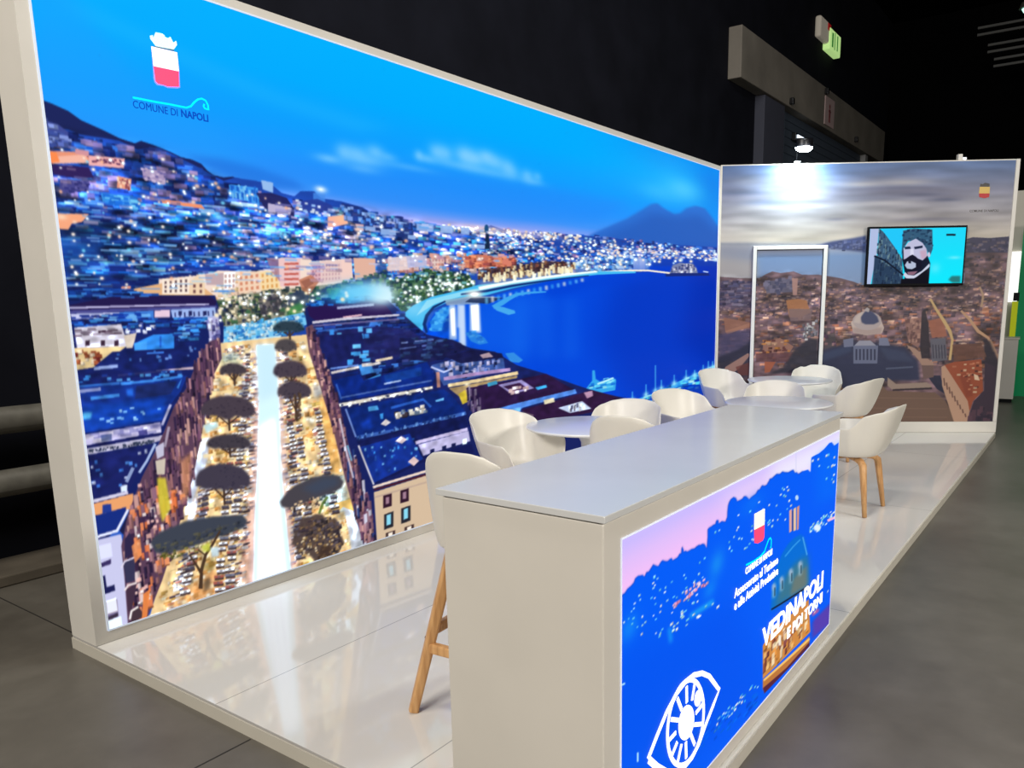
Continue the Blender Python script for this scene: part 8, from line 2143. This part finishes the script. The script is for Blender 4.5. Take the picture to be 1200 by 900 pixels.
for y0,y1,z0,z1 in ((GY0-.004,GY0,GZ0-.004,GZ1+.004),(GY1,GY1+.004,GZ0-.004,GZ1+.004),(GY0,GY1,GZ0-.004,GZ0),(GY0,GY1,GZ1,GZ1+.004)): box(bm, CX1-.001,CX1+.003,y0,y1,z0,z1)
obj('light_edge', bm, mat('lit_desk_edge',(216,222,238),.5,emit=.5), t)
FR_CF = Matrix(((0,0,1,CX1+.001),(1,0,0,0),(0,1,0,0),(0,0,0,1)))
lettering('COMUNE DI NAPOLI', .91,1.18,.658,.025, M_WHITE, FR_CF, t, .0)
lettering('Assessorato al Turismo', .813,1.253,.602,.033, M_WHITE, FR_CF, t, .005)
lettering('e alle Attività Produttive', .816,1.258,.556,.033, M_WHITE, FR_CF, t, .005)
lettering('VEDINAPOLI', 1.108,1.900,.300,.078, M_WHITE, FR_CF, t, .03, name='slogan')
lettering('E POI TORNI', 1.410,1.902,.226,.048, M_WHITE, FR_CF, t, .02, name='slogan')
decal('shield', [[(0.9796,0.8643),(1.0796,0.8610),(1.0828,0.8001),(0.9822,0.8056)]], M_CREAM, cf3, t)['label'] = 'cream upper field of the desk crest'
decal('shield', [[(0.9822,0.8056),(1.0828,0.8001),(1.0848,0.7509),(1.0695,0.7423),(1.0187,0.7449),(0.9897,0.7542)]], M_RED, cf3, t)['label'] = 'red lower field of the desk crest'
decal('wave_mark', stroke([(0.9129,0.6933),(0.9819,0.6866),(1.0531,0.6854),(1.0965,0.6926),(1.1170,0.7120),(1.1380,0.7287),(1.1562,0.7296),(1.1667,0.7184),(1.1663,0.6931),(1.1574,0.6899)], .006), M_CYAN, cf3, t)
eye = stroke([(0.1914,0.3207),(0.2444,0.3658),(0.3064,0.4136),(0.3714,0.4441),(0.4298,0.4562),(0.4912,0.4529),(0.5561,0.4324),(0.6135,0.3972),(0.7001,0.3109),(0.6548,0.2765),(0.5941,0.2327),(0.5462,0.1898),(0.4934,0.1664),(0.4413,0.1640),(0.3905,0.1717)], .017)
eye += stroke([(0.1975,0.3152),(0.2467,0.2662),(0.3121,0.2120),(0.3909,0.1617)], .022)
eye += stroke([(0.5736,0.2605),(0.5682,0.2391),(0.5593,0.2197),(0.5474,0.2028),(0.5328,0.1890),(0.5159,0.1784),(0.4972,0.1715),(0.4772,0.1683),(0.4566,0.1688),(0.4357,0.1729),(0.4152,0.1805),(0.3956,0.1913),(0.3773,0.2049),(0.3607,0.2211),(0.3463,0.2393),(0.3341,0.2590),(0.3246,0.2800),(0.3179,0.3015),(0.3141,0.3233),(0.3132,0.3448),(0.3152,0.3655),(0.3201,0.3850),(0.3279,0.4029),(0.3383,0.4188),(0.3511,0.4324),(0.3660,0.4432),(0.3829,0.4511),(0.4013,0.4559),(0.4208,0.4573),(0.4410,0.4552),(0.4614,0.4497),(0.4816,0.4408),(0.5009,0.4287),(0.5190,0.4135),(0.5353,0.3956),(0.5494,0.3755),(0.5607,0.3536),(0.5690,0.3305),(0.5741,0.3068),(0.5756,0.2833),(0.5736,0.2605)], .015)
eye += stroke([(0.3768,0.4253),(0.4081,0.3731)], .014)
eye += stroke([(0.4406,0.4372),(0.4449,0.3801)], .014)
eye += stroke([(0.5010,0.4216),(0.4824,0.3703)], .014)
eye += stroke([(0.5618,0.3192),(0.5134,0.3117)], .014)
eye += stroke([(0.5044,0.2762),(0.5597,0.2519)], .014)
eye += stroke([(0.4790,0.2538),(0.5109,0.2027)], .014)
eye += stroke([(0.4431,0.2471),(0.4486,0.1875)], .014)
eye += stroke([(0.4124,0.2553),(0.3873,0.2076)], .014)
eye += stroke([(0.3819,0.2781),(0.3441,0.2497)], .014)
eye += stroke([(0.3709,0.3147),(0.3233,0.3124)], .014)
eye += stroke([(0.3355,0.3757),(0.3893,0.3472)], .014)
eye += [[(0.4983,0.2830),(0.4933,0.2718),(0.4858,0.2627),(0.4762,0.2563),(0.4650,0.2527),(0.4528,0.2522),(0.4403,0.2548),(0.4280,0.2603),(0.4166,0.2683),(0.4066,0.2785),(0.3985,0.2903),(0.3927,0.3032),(0.3895,0.3164),(0.3889,0.3295),(0.3910,0.3417),(0.3957,0.3525),(0.4027,0.3614),(0.4118,0.3679),(0.4226,0.3718),(0.4344,0.3727),(0.4468,0.3707),(0.4592,0.3657),(0.4709,0.3581),(0.4813,0.3481),(0.4898,0.3362),(0.4961,0.3230),(0.4997,0.3093),(0.5004,0.2957)], [(0.5526,0.3443),(0.5503,0.3390),(0.5468,0.3347),(0.5424,0.3314),(0.5372,0.3295),(0.5315,0.3291),(0.5256,0.3300),(0.5199,0.3323),(0.5145,0.3358),(0.5098,0.3404),(0.5060,0.3458),(0.5033,0.3518),(0.5017,0.3581),(0.5015,0.3643),(0.5025,0.3701),(0.5048,0.3754),(0.5082,0.3797),(0.5125,0.3829),(0.5176,0.3849),(0.5232,0.3855),(0.5291,0.3846),(0.5348,0.3825),(0.5402,0.3790),(0.5450,0.3744),(0.5489,0.3690),(0.5518,0.3630),(0.5534,0.3566),(0.5537,0.3503)]]
decal('eye_emblem', eye, M_WHITE, cf3, t)


# ------------------------------------------------------------------ moulded shell (shared by chairs and stools)
def lerp_tab(tab, x):
    for (a,va),(b,vb) in zip(tab, tab[1:]):
        if x <= b:
            k = (x-a)/(b-a); k = k*k*(3-2*k); return va+(vb-va)*k
    return tab[-1][1]

ARM_RIM = [(0,.455),(30,.458),(42,.50),(50,.62),(58,.664),(109,.674),(120,.775),(133,.800),(150,.828),(165,.842),(180,.844)]
STOOL_RIM = [(0,.452),(40,.458),(64,.49),(90,.56),(112,.635),(128,.735),(142,.806),(154,.832),(166,.840),(180,.840)]

def shell_mesh(tabz, front, back, side, lean, narrow, ring):
    bm = bmesh.new(); N = 88
    rows = []
    def rim(a):
        c,s = math.cos(a), math.sin(a); d = abs(math.degrees(a))
        ax = front if c > 0 else back; n = 3.0 if c > 0 else 3.6
        r = (abs(c/ax)**n + abs(s/side)**n)**(-1/n)
        x,y = r*c, r*s
        z = lerp_tab(tabz, d)
        k = max(0,(z-.68)/.16)                     # the back narrows and leans away
        return Vector((x-lean*k, y*(1-narrow*k), z))
    for j in range(21):
        s = j/20; row = []
        for i in range(N):
            a = -PI+2*PI*i/N
            R = rim(a); c,q = math.cos(a), math.sin(a)
            ax = front if c > 0 else back
            r = (abs(c/(ax*ring))**2.8 + abs(q/(side*(ring+.04)))**2.8)**(-1/2.8)
            B = Vector((r*c, r*q, .446))
            if s <= .35:
                k = s/.35; p = Vector((B.x*k,B.y*k,.437+.009*k*k))
            else:
                k = (s-.35)/.65
                mid = Vector((B.x+(R.x-B.x)*.42, B.y+(R.y-B.y)*.42, .447))
                p = B*(1-k)**2 + mid*2*k*(1-k) + R*k*k
            row.append(p)
        rows.append(row)
    c = bm.verts.new((0,0,.436)); prev = None
    for j,row in enumerate(rows):
        if j == 0: continue
        cur = [bm.verts.new(p) for p in row]
        for i in range(N):
            k = (i+1)%N
            if prev is None: bm.faces.new((c,cur[i],cur[k]))
            else: bm.faces.new((prev[i],cur[i],cur[k],prev[k]))
        prev = cur
    return bm

def add_shell(parent, dz, shape, name='seat_shell'):
    o = obj(name, shell_mesh(*shape), M_SHELL, parent, True)
    o.location.z = dz
    m = o.modifiers.new('thick', 'SOLIDIFY'); m.thickness = .010; m.offset = 0
    m = o.modifiers.new('soft', 'SUBSURF'); m.levels = 1; m.render_levels = 1
    return o

def make_chair(label, loc, rz, group):
    t = thing('shell_armchair', label, 'chair', loc, rz, group)
    add_shell(t, 0, (ARM_RIM, .27, .325, .298, .055, .10, .64))
    for sx in (1,-1):
        for sy in (1,-1):
            bm = bmesh.new()
            sweep(bm, [(sx*.0,sy*.0,.417),(sx*.10,sy*.10,.414),(sx*.148,sy*.146,.406),(sx*.172,sy*.168,.380),(sx*.180,sy*.176,.33),(sx*.222,sy*.215,0)], [.018,.021,.024,.0255,.024,.0155], 14, .7)
            obj('leg', bm, M_WOOD, t, True)
    bm = bmesh.new(); lathe(bm, [(0,.424),(.06,.424),(.06,.434),(0,.434)], 24); obj('seat_mount', bm, M_BLACK, t)
    return t

def make_stool(label, loc, rz, group):
    t = thing('bar_stool', label, 'stool', loc, rz, group)
    add_shell(t, .240, (STOOL_RIM, .24, .235, .222, .0, .05, .84))
    for sx in (1,-1):
        for sy in (1,-1):
            bm = bmesh.new()
            sweep(bm, [(sx*.115,sy*.115,.700),(sx*.25,sy*.25,0)], [.0245,.0195], 12, .45, up=(0,0,1))
            g = obj('leg', bm, M_WOOD, t)
            bm = bmesh.new(); lathe(bm, [(0,0),(.006,0),(.006,.004),(0,.004)], 12)
            for v in bm.verts: v.co = Vector((sx*.193+v.co.x, sy*.2145+sy*v.co.z, .30+v.co.y))
            obj('bolt', bm, M_BLACK, g)
    for k,(a,b,z) in enumerate((((1,1),(1,-1),.265),((1,-1),(-1,-1),.335),((-1,-1),(-1,1),.265),((-1,1),(1,1),.335))):
        r = .115+(.700-z)/.700*.135
        bm = bmesh.new(); sweep(bm, [(a[0]*r,a[1]*r,z),(b[0]*r,b[1]*r,z)], .021, 12, .35, ratio=.75); obj('footrest_rail', bm, M_WOOD, t)
    for s in (1,-1):
        bm = bmesh.new(); sweep(bm, [(s*.13,.13,.680),(-s*.13,-.13,.680)], .022, 12, .4); obj('seat_beam', bm, M_WOOD, t)
    bm = bmesh.new(); lathe(bm, [(0,.698),(.07,.698),(.07,.706),(0,.706)], 24); obj('seat_mount', bm, M_BLACK, t)
    return t

def make_table(label, loc, group):
    t = thing('round_table', label, 'table', loc, 0, group)
    bm = bmesh.new(); R = .46; lathe(bm, [(0,.722),(R-.025,.722),(R-.004,.730),(R,.737),(R-.004,.743),(R-.012,.745),(0,.745)], 80); obj('table_top', bm, M_TABLE, t, True, bevel=0)
    bm = bmesh.new(); lathe(bm, [(0,.722),(.13,.722),(.10,.70),(.062,.62),(.052,.45),(.055,.2),(.075,.08),(.12,.035),(0,.03)], 48); obj('column', bm, M_TABLE, t, True)
    bm = bmesh.new(); lathe(bm, [(0,0),(.27,0),(.275,.006),(.26,.014),(.14,.03),(.06,.045),(0,.045)], 56); obj('foot', bm, M_TABLE, t, True)
    return t

# ------------------------------------------------------------------ furniture (on the platform)
G_T, G_C, G_S = 'round white tables on the stand', 'white shell armchairs at the tables', 'bar stools behind the desk'
tb = make_table('round white table nearest the reception desk, between two armchairs', (.87,3.08,0), G_T)
dup(tb, (1.60,5.02,0), 0, 'middle of the three round white tables, just past the desk top')
dup(tb, (1.03,7.02,0), 0, 'farthest round white table, before the door of the town print')
rad = math.radians
ch = make_chair('white armchair left of the nearest table, back to the night print', (.53,2.70,.004), rad(-17), G_C)
for x,y,a,lab in (
    (.86,3.53,-78,'white armchair on the far side of the nearest table'),
    (1.02,4.53,-27,'white armchair left of the middle table, before the marina lights'),
    (1.36,5.56,-75,'white armchair on the far side of the middle table, facing the desk'),
    (2.33,4.55,175,'white armchair nearest the right edge, its oak legs in full view'),
    (.45,6.72,-32,'white armchair farthest left, in the corner where both prints meet'),
    (1.15,7.60,-75,'brightly lit white armchair against the town print beside the door'),
    (1.72,6.62,165,'white armchair right of the farthest table, behind the oak legged one')):
    dup(ch, (x,y,.004), rad(a), lab)
st = make_stool('white bar stool at the near end of the desk, one oak leg in view', (1.957,.681,.005), rad(95), G_S)
dup(st, (2.005,1.78,.005), rad(95), 'second white bar stool behind the middle of the desk')


# ------------------------------------------------------------------ light
def area(name, loc, target, sx, sy, power, rgb):
    l = bpy.data.lights.new(name, 'AREA'); l.shape = 'RECTANGLE'; l.size = sx; l.size_y = sy; l.energy = power; l.color = rgb
    o = bpy.data.objects.new(name, l); COL.objects.link(o); o.location = loc
    o.rotation_euler = (Vector(target)-Vector(loc)).to_track_quat('-Z','Y').to_euler()
    return o
WARM = (1,.95,.88)
area('hall_lamp_front', (2.2,-8.0,6.0), (2.2,1.5,.5), 3, 1.5, 760, WARM)
area('hall_lamp_middle', (1.5,-1.0,8.5), (2.2,6,0), 2, 1.2, 220, WARM)
area('added_aisle_fill', (11.5,1.5,3.8), (2.9,1.8,.6), 3, 1.6, 620, WARM)  # added fill from the aisle side to brighten the desk front, no known lamp
l = bpy.data.lights.new('arm_spot_beam', 'SPOT'); l.energy = 80; l.color = (.74,.95,1); l.spot_size = rad(150); l.spot_blend = .9; l.shadow_soft_size = .05
o = bpy.data.objects.new('arm_spot_beam', l); COL.objects.link(o)
p = Vector((0,LEN,0))+BD*.885+BN*.34; o.location = (p.x,p.y,PH+.04)
q = Vector((0,LEN,0))+BD*.885; o.rotation_euler = (Vector((q.x,q.y,PH-.35))-o.location).to_track_quat('-Z','Y').to_euler()
area('added_back_fill', (4.5,4.5,8.6), (2.2,6.2,0), 2, 1.2, 190, (.92,.97,1))  # added unseen fill that brightens the back of the platform


w = bpy.data.worlds.new('hall_air'); S.world = w; w.use_nodes = True
w.node_tree.nodes['Background'].inputs['Color'].default_value = (.9,.95,1,1); w.node_tree.nodes['Background'].inputs['Strength'].default_value = .0

# ------------------------------------------------------------------ camera
cam = bpy.data.cameras.new('camera'); co = bpy.data.objects.new('camera', cam); COL.objects.link(co)
yaw, pitch, roll = 0.60422, -0.18271, -0.01119
fw = Vector((-math.sin(yaw)*math.cos(pitch), math.cos(yaw)*math.cos(pitch), math.sin(pitch)))
rt = Vector((math.cos(yaw), math.sin(yaw), 0)); up = rt.cross(fw)
r2 = rt*math.cos(roll)+up*math.sin(roll); u2 = up*math.cos(roll)-rt*math.sin(roll)
co.matrix_world = Matrix(((r2.x,u2.x,-fw.x,3.8660),(r2.y,u2.y,-fw.y,-1.6123),(r2.z,u2.z,-fw.z,1.6097),(0,0,0,1)))
cam.sensor_width = 36; cam.lens = 908.592*36/1200; cam.shift_x = -0.04870; cam.shift_y = 0.06160; cam.clip_end = 100
S.camera = co
S.view_settings.view_transform = 'Standard'; S.view_settings.look = 'None'; S.view_settings.gamma = 1; S.view_settings.exposure = 0
S.view_settings.use_curve_mapping = False
